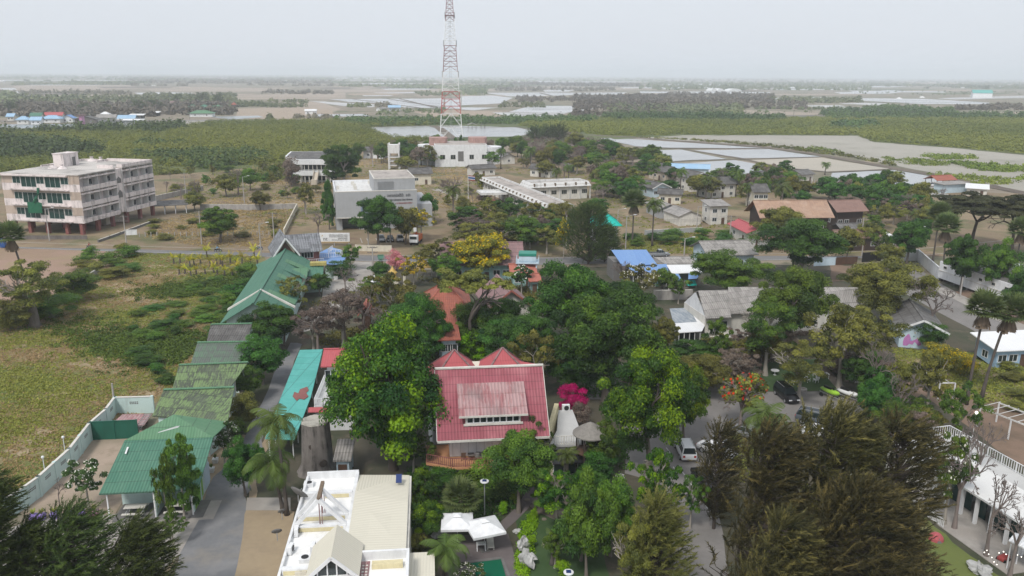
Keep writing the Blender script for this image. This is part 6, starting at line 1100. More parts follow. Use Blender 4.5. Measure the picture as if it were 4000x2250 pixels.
def hframe(x0, y0, x1, y1, top, label, box=True):
 a, c = P(x0, y0), P(x1, y1); h = HT(a, top); t = thing('transformer_frame', label, 'power pole frame', a); d = c - a
 for q in (Vector((0,0,0)), d): m = MB(); m.tube([q, q + Vector((0,0,h))], [.18,.13], 8); m.build('pole', 'concrete', t)
 for f in (.97, .78, .45): m = MB(); m.bar(Vector((0,0,h*f)) - d*.06, Vector((0,0,h*f)) + d*1.06, .14, .16); m.build('crossbeam', 'grey_wood', t)
 if box: m = MB(); q = d*.5 + Vector((0,0,h*.45+.1)); m.box(q.x-.55, q.y-.4, q.z, q.x+.55, q.y+.4, q.z+1.4); m.build('transformer', 'steel', t, bevel=.06)
hframe(2022,972,2069,974,842,'two pole transformer frame among trees above the main road'); hframe(1601,928,1646,926,842,'two pole frame beside the orange crane truck'); hframe(2301,640,2326,640,598,'small two pole frame by the pond side trees', False)
def wire(a, c, sag=.6, label='thin black power wires strung between roadside poles', n=3):
 m = MB();
 for k in range(n):
  o = Vector(((k-1)*.6, 0, -.3*k)); pts = [a.lerp(c, i/10) + o + Vector((0,0,-sag*4*(i/10)*(1-i/10))) for i in range(11)]; m.tube(pts, .022, 4, False)
 o = m.build('power_line', 'black'); setp(o, label, 'power line', 'power lines along the main road')
seq = [(194,942),(494,952),(789,958),(1072,950)]
def top_(k): p, h = PP[k]; return p + Vector((0,0,h))
for q0, q1, lab in zip(seq[:-1], seq[1:], ('power lines from the hotel corner pole to the gate pole', 'power lines over the dry roadside field', 'power lines reaching the pole by the grey gabled house')): wire(top_(q0), top_(q1), 1.0, lab)
wire(top_((1072,950)), top_((1525,951)), 1.0, 'power lines passing the nt roadside sign'); wire(top_((1525,951)), P(2022,972) + Vector((0,0,8)), 1.2, 'power lines between the parked cars and the transformer frame'); wire(P(2069,974) + Vector((0,0,8)), top_((2443,975)), 1.0, 'power lines above the yellow flowering tree'); wire(top_((2443,975)), top_((2850,938)), 1.0, 'power lines over the dry grass lot'); wire(top_((2850,938)), top_((3360,972)), 1.0, 'power lines in front of the orange Thai roof')
p = P(1829, 780); t = thing('flagpole', 'white flagpole flying a red, white and blue striped flag', 'flagpole', p); h = HT(p, 684); m = MB(); m.tube([(0,0,0),(0,0,h)], .08, 6); m.build('pole', 'white', t); fl = MB(); fl.mi = 0
for k, (z0_, z1_, mi) in enumerate(((0,.28,0),(.28,.56,1),(.56,1.12,2),(1.12,1.4,1),(1.4,1.68,0))):
 fl.mi = mi; fl.slab([(0,0,h-1.7+z0_+.001),(2.4,-.5,h-1.9+z0_),(2.4,-.5,h-1.9+z1_),(0,0,h-1.7+z1_)], .02);
fl.build('flag', ['tail_lamp', 'white', 'blue_paint'], t)
def garden_lamp(px, py, top, label):
 p = P(px, py); h = HT(p, top); t = thing('solar_lamp', label, 'street lamp', p, 0, 'round headed solar garden lamps'); m = MB(); m.tube([(0,0,0),(0,0,h)], .06, 8); m.build('pole', 'steel', t); m = MB(); m.lathe([(.1,h-.05),(.42,h+.02),(.42,h+.1),(.05,h+.13)], 20); o = m.build('lamp_head', 'white', t); m = MB(); m.box(-.2,-.2,h+.13,.2,.2,h+.16); m.build('solar_panel', 'solar_cell', o)
garden_lamp(1893, 2040, 1882, 'round headed solar lamp on a tall pole behind the white canopies'); garden_lamp(2218, 2350, 2238, 'round headed solar lamp cut by the bottom frame edge'); garden_lamp(2323, 1890, 1812, 'round headed solar lamp beside the glass fronted room')
for x, y, z, lab in ((3394, 1580, 2.4, 'glowing globe lamp on a post at the car park corner'), (3790, 1760, 1.4+3.2, 'glowing globe lamp on the white deck railing'), (258, 1790, 2.4, 'white globe lamp on the mint wall, upper one'), (180, 1872, 2.4, 'white globe lamp on the mint wall, lower one')):
 p = P(x, y); t = thing('globe_lamp', lab, 'lamp', p); m = MB(); m.tube([(0,0,0),(0,0,z)], .04, 6); m.build('post', 'white', t); m = MB(); m.lathe([(.02,z),(.12,z+.05),(.17,z+.17),(.12,z+.29),(.02,z+.34)], 12); m.build('globe', 'lamp_glow' if x > 3000 else 'white', t, smooth=True)
# ------------------------------------------------------------------ trees and plants
TC = {}
def limbs(rs, depth, spread, up, trunk, lenf=.72, r0=.035, kids=(2, 3), start=None, lean=0.0, nmax=900):
 """branch segments in a unit tree: list of (p0, p1, r0, r1), tips"""
 segs, tips = [], []; st = [(np.array([0., 0, 0]), np.array([lean, 0, 1.0]), trunk, r0, 0)]
 while st and len(segs) < nmax:
  p, d, L, r, k = st.pop(0); d = d / np.linalg.norm(d); q = p.copy(); n = 3 if k == 0 else 2
  for i in range(n):
   d2 = d + rs.normal(size=3) * (.05 if k == 0 else .16); d2 /= np.linalg.norm(d2); q2 = q + d2 * L / n; ra, rb = r * (1 - .3 * i / n), r * (1 - .3 * (i + 1) / n)
   segs.append((q, q2, ra * (1.5 if k == 0 and i == 0 else 1), rb)); q = q2; d = d2
  if k >= depth: tips.append((q, d)); continue
  for j in range(rs.randint(kids[0] + (1 if k == 0 else 0), kids[1] + (2 if k == 0 else 1))):
   a = rs.normal(size=3); a -= d * a.dot(d); a /= np.linalg.norm(a) + 1e-9; nd = d + a * spread * (.7 + .6 * rs.rand()); nd[2] += up; st.append((q, nd, L * lenf * (.75 + .5 * rs.rand()) * (.62 if k == 0 else 1), r * .62, k + 1))
 return segs, tips
def seg_mesh(name, segs, mat, n=5):
 V, Fc = [], []
 for p, q, a, b in segs:
  d = q - p; L = np.linalg.norm(d)
  if L < 1e-6: continue
  d = d / L; u = np.array([0, 0, 1.]) if abs(d[2]) < .9 else np.array([1., 0, 0]); r = np.cross(d, u); r /= np.linalg.norm(r); w = np.cross(r, d); o = len(V); k = n if a > .012 else 3
  for c, rr in ((p, a), (q, b)):
   for j in range(k): t_ = 2 * math.pi * j / k; V.append(c + (r * math.cos(t_) + w * math.sin(t_)) * rr)
  Fc += [(o + j, o + (j + 1) % k, o + k + (j + 1) % k, o + k + j) for j in range(k)]
 me = bpy.data.meshes.new(name); me.from_pydata([tuple(v) for v in V], [], Fc); me.materials.append(M[mat]); me.polygons.foreach_set('use_smooth', [True] * len(Fc)); me.update(); return me
# kind: (clumps, clump radius, z range, squash, density of leaves, trunk len, branch depth, bark)
KN = dict(broad=(64, .155, (.20, 1.0), 1.0, 1.0, .30, 3, 'bark'), tall=(60, .15, (.15, 1.0), .8, 1.0, .35, 3, 'pale_bark'), umbrella=(40, .10, (.62, 1.0), .45, .5, .55, 3, 'bark'), sparse=(40, .12, (.30, 1.0), .9, .5, .30, 4, 'pale_bark'),
   bush=(30, .22, (.0, 1.0), 1.0, 1.0, .10, 2, 'bark'), bare=(0, .1, (.3, 1), 1, 0, .28, 6, 'bare_twig'), column=(60, .17, (.04, 1.0), 1.0, 1.0, .30, 1, 'bark'), rain=(90, .12, (.30, 1.0), .5, .9, .38, 4, 'dark_bark'), frangi=(44, .10, (.35, 1.0), .8, .7, .25, 4, 'pale_bark'), skirt=(70, .16, (.12, 1.0), 1.0, 1.0, .30, 3, 'dark_bark'))
def template(kind, leaf, det, var, flower=None):
 key = (kind, leaf, det, var, flower)
 if key in TC: return TC[key]
 nc, cr, (za, zb), sq, dens, tl, dep, bark = KN[kind]; rs = np.random.RandomState((sum(map(ord, kind)) * 131 + det * 17 + var * 977) % 99991)
 nl, ls = {0: (36, .070), 1: (150, .038), 2: (360, .0235), 3: (680, .0155)}[det]; nl = max(8, int(nl * dens)); H2 = (zb - za) / 2; zc = (za + zb) / 2; out = {}
 if nc:
  if det >= 2: nc = int(nc * 1.2); cr *= .76
  q = rs.normal(size=(nc, 3)); q /= np.linalg.norm(q, axis=1, keepdims=True); rad = rs.rand(nc, 1) ** .36 * (1 + .14 * (rs.rand(nc, 1) > .85))
  if kind in ('umbrella', 'rain'): q[:, 2] = np.abs(q[:, 2]) * .9 - .1
  C = q * rad * np.array([.5 - cr * .55, .5 - cr * .55, H2 - cr * .4 * sq]); C[:, 2] += zc
  if kind == 'column': C[:, :2] *= (1.25 - .95 * ((C[:, 2:3] - za) / (zb - za)) ** 1.6)
  if kind == 'broad': C[:, :2] *= (.72 + .36 * np.sin(np.clip((C[:, 2:3] - za) / (zb - za), 0, 1) * math.pi * .9))
  if kind == 'skirt': C[:, :2] *= (1.08 - .45 * ((C[:, 2:3] - za) / (zb - za)) ** 2)
  lob = 1 + .20 * np.sin(np.arctan2(C[:, 1], C[:, 0]) * 3 + var) + .10 * np.sin(np.arctan2(C[:, 1], C[:, 0]) * 5 + 2 * var); C[:, :2] *= lob[:, None]
  r = cr * (.6 + .75 * rs.rand(nc)); n = rs.normal(size=(nc, nl, 3)); n /= np.linalg.norm(n, axis=2, keepdims=True); n[..., 2] = np.where(n[..., 2] < -.25, -n[..., 2] * .8, n[..., 2])
  rr = r[:, None, None] * (.55 + .5 * rs.rand(nc, nl, 1)); X = C[:, None] + n * rr * np.array([1, 1, sq * .85])
  tint = (.46 + rs.normal(size=nc) * .24)[:, None] + rs.normal(size=(nc, nl)) * .16 + .08 * n[..., 2]
  N = n + rs.normal(size=n.shape) * .45 + np.array([0, 0, .35]); V = leaves(rs, X.reshape(-1, 3), N.reshape(-1, 3), ls * (.65 + .7 * rs.rand(nc * nl)), 1.5)
  out['crown'] = mesh_quads('crown', V, tint.ravel(), leaf)
  if flower:
   m_ = int(nc * {0: 3, 1: 3, 2: 6, 3: 10}[det]); ci = rs.randint(0, nc, m_); nn = rs.normal(size=(m_, 3)); nn[:, 2] = np.abs(nn[:, 2]) + .2; nn /= np.linalg.norm(nn, axis=1, keepdims=True)
   V = leaves(rs, C[ci] + nn * (r[ci] * 1.08)[:, None] * np.array([1, 1, sq]), nn + rs.normal(size=nn.shape) * .3, ls * 1.5 * (.7 + .6 * rs.rand(m_)), 1.0); out['flowers'] = mesh_quads('flowers', V, rs.rand(m_), flower)
 sg, tips = limbs(rs, dep, .62 if kind != 'column' else .2, .12 if kind not in ('umbrella', 'rain') else .02, tl, .70, .030 if kind != 'rain' else .024, (2, 3), nmax=900 if kind == 'bare' else 160)
 allp = np.array([s[1] for s in sg]); mx = allp[:, 2].max(); mr = np.abs(allp[:, :2]).max(); f = np.array([min(1.6, .46 / mr), min(1.6, .46 / mr), (.97 if kind == 'bare' else .86) / mx])
 sg = [(p * f, q_ * f, a, b) for p, q_, a, b in sg]
 if kind == 'bare': sg = [(p, q_, max(a, .0042), max(b, .0030)) for p, q_, a, b in sg]
 out['trunk'] = seg_mesh('trunk', sg, bark, 7)
 TC[key] = out; return out
NTREE = [0]
def tree(kind, leaf, px, py, top, wpx, label, name='tree', cat='tree', flower=None, group=None, det=None, var=None, dy=None, bark=None):
 p = P(px, py); h = HT(p, top); k = PXM((p.x, p.y, h * .6)); w = wpx / k * (1.04 if kind != 'bare' else 1); NTREE[0] += 1
 if det is None: det = 3 if wpx > 210 else (2 if wpx > 105 else (1 if wpx > 42 else 0))
 if var is None: var = NTREE[0] % (3 if det < 3 else 2)
 tp = template(kind, leaf, det, var, flower); t = thing(name, label, cat, p, (NTREE[0] * 2.4) % 6.28, group); t.scale = (w, w, h)
 for part, me in tp.items():
  o = bpy.data.objects.new(part, me); COL.objects.link(o); o.parent = t
  if part == 'flowers': o['kind'] = 'stuff'
 return t
# palms
def frond(rs, L, droop, lw, nleaf=16, seg=9, rachis=True, az=0, el=.9, wind=0):
 """arching feather leaf: quads"""
 pts = []; p = np.zeros(3); a = el
 for i in range(seg + 1): pts.append(p.copy()); p = p + np.array([math.cos(a), 0, math.sin(a)]) * L / seg; a -= droop / seg * (1 + .8 * i / seg)
 pts = np.array(pts); V = []
 for i in range(seg): w = .016 * L * (1 - .7 * i / seg); A, B = pts[i], pts[i+1]; V += [A + [0, -w, 0], A + [0, w, 0], B + [0, w, 0], B + [0, -w, 0]]
 for i in range(nleaf):
  f = .14 + .86 * i / (nleaf - 1); x = f * seg; j = min(int(x), seg - 1); c = pts[j] + (pts[j+1] - pts[j]) * (x - j); d = pts[j+1] - pts[j]; d /= np.linalg.norm(d); ll = lw * L * (math.sin(math.pi * min(1, f * .8 + .16)) * .9 + .12)
  for s in (-1, 1):
   e = np.array([d[0] * .55, s * .8, d[2] * .55 - .42 - .2 * rs.rand()]); e /= np.linalg.norm(e); ww = .022 * L; V += [c - d * ww, c + d * ww, c + d * ww * .4 + e * ll, c - d * ww * .4 + e * ll * .97]
 V = np.array(V); c, s = math.cos(az), math.sin(az); V = np.stack([V[:, 0] * c - V[:, 1] * s, V[:, 0] * s + V[:, 1] * c, V[:, 2]], 1); V[:, 0] += wind * (np.linalg.norm(V[:, :2], axis=1)) ** 2; return V
def palm_crown(kind, var):
 key = ('palm', kind, var)
 if key in TC: return TC[key]
 rs = np.random.RandomState(50 + var); V, T = [], []; out = {}
 if kind == 'coco':
  n = 20
  for i in range(n):
   q = frond(rs, 1.0 * (.85 + .3 * rs.rand()), 1.5 + .7 * rs.rand(), .30, 18, az=i * 2.4 + rs.rand() * .3, el=1.25 - 1.5 * (i / n) + .15 * rs.rand(), wind=.12); V.append(q); T += [.35 + .5 * rs.rand()] * (len(q) // 4)
  me = 'palm_leaf'
 elif kind == 'young':
  n = 9
  for i in range(n): q = frond(rs, 1.0 * (.8 + .4 * rs.rand()), .9 + .6 * rs.rand(), .26, 12, 6, az=i * 2.4 + rs.rand(), el=1.3 - .7 * (i / n)); V.append(q); T += [rs.rand()] * (len(q) // 4)
  me = 'young_palm'
 else:                                      # stiff fan leaves in a ball
  n = 44
  for i in range(n):
   z = 1 - 1.5 * (i + .5) / n; a = i * 2.4; rr = math.sqrt(max(0, 1 - z * z)); d = np.array([rr * math.cos(a), rr * math.sin(a), z]); pet = .55 * (.85 + .3 * rs.rand()); c = d * pet; s = np.cross(d, [0, 0, 1.]); s /= np.linalg.norm(s) + 1e-9; u = np.cross(s, d); wd = .012
   V.append(np.array([-s * wd, s * wd, c + s * wd, c - s * wd])); T += [.5]; tt = rs.rand(); n2 = 13; R2 = .46 * (.85 + .3 * rs.rand())
   for j in range(n2):
    an = (j / (n2 - 1) - .5) * 3.9; e = d * math.cos(an) + s * math.sin(an) + u * .25 * math.cos(an) - np.array([0, 0, .12]); e /= np.linalg.norm(e); o = np.cross(e, u); o /= np.linalg.norm(o) + 1e-9; f = c + e * R2 - np.array([0, 0, .07 * abs(math.sin(an))]); mid = c + e * R2 * .55
    V.append(np.array([c, mid + o * .040, f, mid - o * .040])); T += [tt * .6 + .4 * rs.rand()]
  me = 'palm_fan_leaf'; Vd, Td = [], []
  for i in range(46):
   a = i * 2.4; r1 = .10 + .1 * rs.rand(); c = np.array([math.cos(a) * r1, math.sin(a) * r1, -.25 - .2 * rs.rand()]); b_ = c + np.array([math.cos(a) * .22, math.sin(a) * .22, -.45 - .25 * rs.rand()]); s = np.array([-math.sin(a), math.cos(a), 0]) * .07; Vd.append(np.array([c - s * .4, c + s * .4, b_ + s, b_ - s])); Td.append(rs.rand())
  out['dead_skirt'] = mesh_quads('dead_skirt', np.concatenate(Vd), np.array(Td), 'dead_leaf')
 out['crown'] = mesh_quads('crown', np.concatenate(V), np.array(T), me); TC[key] = out; return out
def palm(kind, px, py, top, wpx, label, lean=0, name=None, group=None, tr=.22, bare_trunk=True):
 p = P(px, py); h = HT(p, top); k = PXM((p.x, p.y, h)); r = wpx / k / 2; NTREE[0] += 1; lx = lean / k; tp = palm_crown(kind, NTREE[0] % 2)
 t = thing(name or {'coco': 'coconut_palm', 'fan': 'sugar_palm', 'young': 'young_palm'}[kind], label, 'palm', p, 0, group); zc = h - r * (.55 if kind == 'coco' else (.75 if kind == 'fan' else 1.0)); zc = max(zc, .15)
 if kind != 'young' or zc > .5:
  m = MB(); n = 7; m.tube([(lx * (i/n)**1.5, 0, zc * i/n) for i in range(n+1)], [tr * (1.45 - .55 * min(1, i/2)) * (1 - .25*i/n) for i in range(n+1)], 8); m.build('trunk', 'palm_bark', t, smooth=True)
 for part, me in tp.items():
  o = bpy.data.objects.new(part, me); COL.objects.link(o); o.parent = t; o.location = (lx, 0, zc); o.scale = (r, r, r * (1.0 if kind != 'young' else max(.8, h / r * .9))); o.rotation_euler = (0, 0, NTREE[0] * 1.3)
 return t
# casuarinas: needles in wind-combed sprays
def casu(px, py, top, wpx, label, wind=(.5, 0, .25), zlow=.12, mat='needle', n=None, name='casuarina_tree', seed=1, cone=.55, ns=34, group=None, nl=.62, nw=.035, rnd=False):
 p = P(px, py); h = HT(p, top); k = PXM((p.x, p.y, h * .5)); w = wpx / k; rs = np.random.RandomState(seed); NTREE[0] += 1; n = int(n * 1.25) if n and n > 300 else n; ns = int(ns * 1.35); nw = nw * .72 if ns > 30 else nw; n = n or int(min(5200, max(260, w * h * 16)))
 z = zlow + (1 - zlow) * rs.rand(n) ** .9; prof = (1 - z) ** cone * (.55 + .45 * np.minimum(1, (z - zlow) / .25))
 if rnd: prof = np.sqrt(np.clip(1 - ((z - .5) / .52) ** 2, 0, 1)) * (.8 + .2 * np.sin(z * 9 + seed))
 a = rs.rand(n) * 2 * math.pi; lob = 1 + .22 * np.sin(a * 3 + seed) + .18 * np.sin(z * 23 + a * 2)
 rr = prof * lob * (rs.rand(n) ** .42); mxp = np.percentile(prof, 99); C = np.stack([np.cos(a) * rr / mxp * w / 2, np.sin(a) * rr / mxp * w / 2, z * h], 1); C[:, 0] += wind[0] * z * z * w * .06
 bend = .35 + .5 * rs.rand(n, 1); D = np.stack([np.cos(a) * .7, np.sin(a) * .7, .25 + .5 * rs.rand(n)], 1) * (1 - bend * .5) + np.array(wind) * bend * 1.6 + rs.normal(size=(n, 3)) * .22; D /= np.linalg.norm(D, axis=1, keepdims=True); L = nl * (1.1 + .9 * rs.rand(n))
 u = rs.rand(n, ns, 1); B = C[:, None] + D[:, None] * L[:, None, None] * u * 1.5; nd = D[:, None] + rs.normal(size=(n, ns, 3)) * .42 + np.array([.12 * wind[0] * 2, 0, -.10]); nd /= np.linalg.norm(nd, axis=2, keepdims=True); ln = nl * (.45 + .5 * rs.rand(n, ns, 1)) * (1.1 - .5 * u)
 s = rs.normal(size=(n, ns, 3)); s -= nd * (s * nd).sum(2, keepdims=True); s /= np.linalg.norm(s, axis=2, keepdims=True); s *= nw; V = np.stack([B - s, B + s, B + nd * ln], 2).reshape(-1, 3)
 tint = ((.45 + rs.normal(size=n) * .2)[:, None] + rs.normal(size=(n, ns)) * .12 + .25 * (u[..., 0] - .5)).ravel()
 t = thing(name, label, 'tree', p, 0, group); o = bpy.data.objects.new('crown', mesh_quads('crown', V, tint, mat, tri=True)); COL.objects.link(o); o.parent = t
 sg = [(np.array([0., 0, h*i/8]), np.array([wind[0]*w*.12*((i+1)/8)**2, 0, h*(i+1)/8]), .018*h*(1-i/9), .018*h*(1-(i+1)/9)) for i in range(8)]
 for i in rs.choice(n, min(n, 190), replace=False): zz = max(.04*h, C[i, 2] - np.hypot(C[i, 0], C[i, 1]) * .7); sg.append((np.array([wind[0]*w*.12*(zz/h)**2, 0, zz]), C[i], .006*h, .0016*h))
 o = bpy.data.objects.new('trunk', seg_mesh('trunk', sg, 'dark_bark', 7)); COL.objects.link(o); o.parent = t; return t
f_ = lambda v: v * K
def T(kind, leaf, x, base, top, w, label, **kw): return tree(kind, leaf, x * K, base * K, top * K, w * K, label, **kw)
# --- near, one by one (overview units)
T('skirt', 'leaf_bright', 990, 1182, 800, 312, 'huge bright yellow green tree left of the crimson roof, the largest crown in the garden', name='broadleaf_tree')
T('broad', 'leaf_fresh', 1522, 1010, 733, 262, 'big round dark green tree above the magenta bougainvillea', name='broadleaf_tree'); T('broad', 'leaf_fresh', 1432, 880, 655, 215, 'wide dark green tree behind the big round one', name='broadleaf_tree', var=0); T('broad', 'leaf_dark', 1555, 880, 700, 170, 'dark tree crown behind the right shoulder of the big round tree', name='broadleaf_tree'); T('broad', 'leaf_dark', 1335, 960, 790, 150, 'dark green tree right behind the pyramid roofs', name='broadleaf_tree'); T('sparse', 'leaf_olive', 1340, 1010, 830, 130, 'thin yellowish tree in front of the dark trees', name='broadleaf_tree')
T('sparse', 'leaf_dark', 1270, 950, 800, 150, 'dark loose tree between the tall trunk and the round tree', name='broadleaf_tree'); T('broad', 'leaf_dark', 1440, 1000, 850, 150, 'shaded dark tree filling the gap beside the crimson roof', name='broadleaf_tree')
T('broad', 'leaf_bright', 1632, 1190, 872, 235, 'broad tree with pale twisting branches beside the asphalt drive', name='broadleaf_tree', var=1); T('broad', 'leaf_bright', 1718, 1110, 925, 120, 'leafy right half of the pale branched tree group by the drive', name='broadleaf_tree'); T('broad', 'leaf_mid', 1510, 1196, 1060, 95, 'slender leafy tree over the thatched gazebo', name='broadleaf_tree')
T('broad', 'leaf_fresh', 1052, 935, 742, 145, 'fresh green tree behind the huge central tree', name='broadleaf_tree'); T('umbrella', 'leaf_olive', 1187, 909, 668, 200, 'tall flat topped tree with a long bare trunk before the terracotta roof', name='umbrella_tree', det=3); T('bush', 'leaf_lime', 1185, 905, 820, 105, 'low lime green tree beside the tall bare trunk', name='broadleaf_tree', cat='tree')
T('broad', 'leaf_dark', 680, 880, 765, 130, 'dark tree covering the end of the sea green hall', name='broadleaf_tree'); T('broad', 'leaf_dark', 660, 968, 846, 122, 'round dark tree beside the half grey stepped roof', name='round_tree'); T('broad', 'leaf_mid', 624, 1010, 920, 82, 'round lighter green tree beside the second mossy roof', name='round_tree'); T('bush', 'leaf_olive', 613, 1085, 985, 86, 'rust tinged shrubby tree beside the nearest mossy roof', name='shrub_tree'); T('bush', 'leaf_mid', 600, 1105, 1050, 58, 'small bright shrub tree under the rust tinged one', name='shrub_tree')
T('broad', 'leaf_mid', 715, 870, 770, 90, 'green tree beside the turquoise shed far end', name='broadleaf_tree'); T('broad', 'leaf_dark', 805, 745, 690, 56, 'small dark tree at the street bend', name='round_tree'); T('bare', 'bare_twig', 735, 790, 690, 110, 'leafless grey tree in front of the green hall steps', name='bare_tree'); T('sparse', 'leaf_olive', 735, 800, 695, 105, 'thin olive tree in front of the green hall steps', name='sparse_tree')
T('bare', 'bare_twig', 870, 880, 720, 150, 'large leafless brown tree above the lane', name='bare_tree'); T('bare', 'bare_twig', 800, 890, 760, 140, 'leafless tree leaning over the turquoise roof', name='bare_tree'); T('sparse', 'leaf_brown', 865, 885, 730, 150, 'brown twiggy thin tree within the leafless group', name='dry_tree'); T('sparse', 'leaf_brown', 790, 885, 775, 110, 'brown twiggy thin tree over the lane', name='dry_tree'); T('bare', 'bare_twig', 915, 850, 700, 130, 'leafless tree behind the large brown one', name='bare_tree'); T('bare', 'bare_twig', 960, 860, 770, 110, 'pale leafless tree right of the red roofed hut', name='bare_tree'); T('bare', 'bare_twig', 870, 740, 670, 75, 'small leafless tree by the white street side', name='bare_tree'); T('sparse', 'leaf_olive', 985, 830, 680, 130, 'olive flat crowned tree beyond the leafless trees', name='sparse_tree'); T('sparse', 'leaf_mid', 950, 760, 690, 110, 'light green straggling tree beside the street', name='sparse_tree')
T('broad', 'leaf_dark', 618, 1248, 1108, 98, 'dark leafy tree between the gravel lane and the windblown palms', name='broadleaf_tree'); T('tall', 'leaf_mid', 465, 1312, 1092, 92, 'slim tree with tiered foliage in front of the green roof', name='slim_tree', det=2); T('sparse', 'leaf_mid', 437, 1368, 1290, 70, 'low straggly tree at the edge of the gravel road', name='sparse_tree'); T('sparse', 'leaf_mid', 430, 1365, 1150, 60, 'thin tree just left of the slim tiered tree', name='sparse_tree')
T('frangi', 'leaf_frangi', 225, 1285, 1158, 105, 'white flowering frangipani in the sand yard', name='frangipani_tree', flower='flower_white', det=2); T('frangi', 'leaf_frangi', 566, 1172, 1062, 82, 'white flowering frangipani beside the green roof corner', name='frangipani_tree', flower='flower_white', det=2); T('bare', 'bare_twig', 152, 1277, 1200, 52, 'leafless small frangipani in the sand yard', name='bare_tree'); T('frangi', 'leaf_frangi', 1180, 1480, 1425, 90, 'white flowering shrub beside the pool', name='frangipani_tree', flower='flower_white', det=2)
T('frangi', 'leaf_dark', 1312, 740, 668, 58, 'dark tree with white blossoms in front of the tank frame', name='frangipani_tree', flower='flower_white', det=1)
T('broad', 'leaf_bright', 1053, 1292, 1184, 96, 'round glossy seagrape bush beside the cream roof, upper one', name='seagrape_bush', cat='bush', det=2); T('broad', 'leaf_bright', 1068, 1362, 1265, 98, 'round glossy seagrape bush beside the cream roof, lower one', name='seagrape_bush', cat='bush', det=2); T('bush', 'leaf_olive', 1050, 1395, 1345, 52, 'small clipped dark bush below the seagrapes', name='clipped_bush', cat='bush')
T('broad', 'leaf_mid', 1305, 1290, 1085, 175, 'leaning tree with a crooked pale trunk in front of the crimson roof', name='crooked_tree', det=3); T('sparse', 'leaf_mid', 1345, 1200, 1042, 100, 'rusty tipped tree at the right corner of the crimson roof', name='sparse_tree'); T('sparse', 'leaf_mid', 1040, 1200, 1085, 110, 'light tree hanging over the left end of the orange terrace', name='sparse_tree')
T('bush', 'flower_magenta', 1440, 1052, 966, 76, 'vivid magenta bougainvillea above the end of the white terrace', name='bougainvillea', cat='shrub', det=2); T('bush', 'leaf_brown', 1460, 1078, 1010, 50, 'reddish twiggy shrub under the magenta bougainvillea', name='shrub', cat='shrub')
T('sparse', 'leaf_bright', 1400, 1340, 1180, 120, 'light green garden tree left of the stone path', name='garden_tree', det=2); T('broad', 'leaf_mid', 1475, 1460, 1200, 135, 'garden tree with a straight trunk near the bottom edge', name='garden_tree', det=2); T('broad', 'leaf_mid', 1535, 1400, 1205, 120, 'mid green garden tree right of the straight trunk', name='garden_tree', det=2); T('sparse', 'leaf_bright', 1645, 1340, 1125, 130, 'bright young tree beside the drive centre line', name='garden_tree', det=2); T('bush', 'leaf_dark', 1500, 1215, 1130, 100, 'dark hedge mound under the pale branched tree', name='hedge_mound', cat='hedge'); T('sparse', 'leaf_mid', 1395, 1430, 1330, 70, 'small tree by the lawn path', name='garden_tree')
T('bush', 'leaf_mid', 1225, 1235, 1175, 200, 'ivy hedge hanging below the orange terrace', name='hedge', cat='hedge', det=2, var=0); T('bush', 'leaf_dark', 1110, 1225, 1165, 120, 'ivy hedge below the left corner of the orange terrace', name='hedge', cat='hedge', det=2)
# right side
T('sparse', 'leaf_olive', 1862, 1075, 930, 125, 'thin flame tree with scattered orange blossoms left of the parked black car', name='flame_tree', flower='flower_orange', det=1); T('bare', 'bare_twig', 1860, 1085, 930, 160, 'leafless tangle around the flame tree', name='bare_tree'); T('sparse', 'leaf_mid', 1925, 945, 750, 170, 'olive green tree in front of the long grey roofed house', name='broadleaf_tree'); T('broad', 'leaf_mid', 1990, 890, 670, 185, 'bright domed tree over the long grey roof', name='broadleaf_tree', var=1)
T('broad', 'leaf_mid', 1828, 750, 630, 175, 'flat domed green tree beside the white corrugated roof', name='broadleaf_tree', var=2); T('broad', 'leaf_dark', 2010, 705, 548, 205, 'dark dense tree wrapped round the sugar palm', name='broadleaf_tree'); T('broad', 'leaf_olive', 1960, 620, 520, 120, 'light olive tree in front of the orange Thai roof', name='broadleaf_tree'); T('broad', 'leaf_olive', 2215, 820, 650, 195, 'large olive tree right of the long grey roof', name='broadleaf_tree', var=0); T('sparse', 'leaf_olive', 2160, 930, 770, 190, 'wide yellow olive tree left of the mural house', name='broadleaf_tree')
T('sparse', 'leaf_olive', 2110, 975, 760, 190, 'loose olive tree with forked grey trunk over the lawn', name='broadleaf_tree', det=2); T('sparse', 'leaf_olive', 2010, 1010, 860, 170, 'low spreading olive tree beside the plastic chairs', name='sparse_tree'); T('bare', 'bare_twig', 2190, 1030, 860, 110, 'leafless seed pod tree beside the path', name='bare_tree'); T('bare', 'bare_twig', 2335, 845, 700, 130, 'leafless forked tree behind the mural house', name='bare_tree'); T('bare', 'bare_twig', 2130, 960, 860, 120, 'leafless brown thicket tree behind the lawn', name='bare_tree')
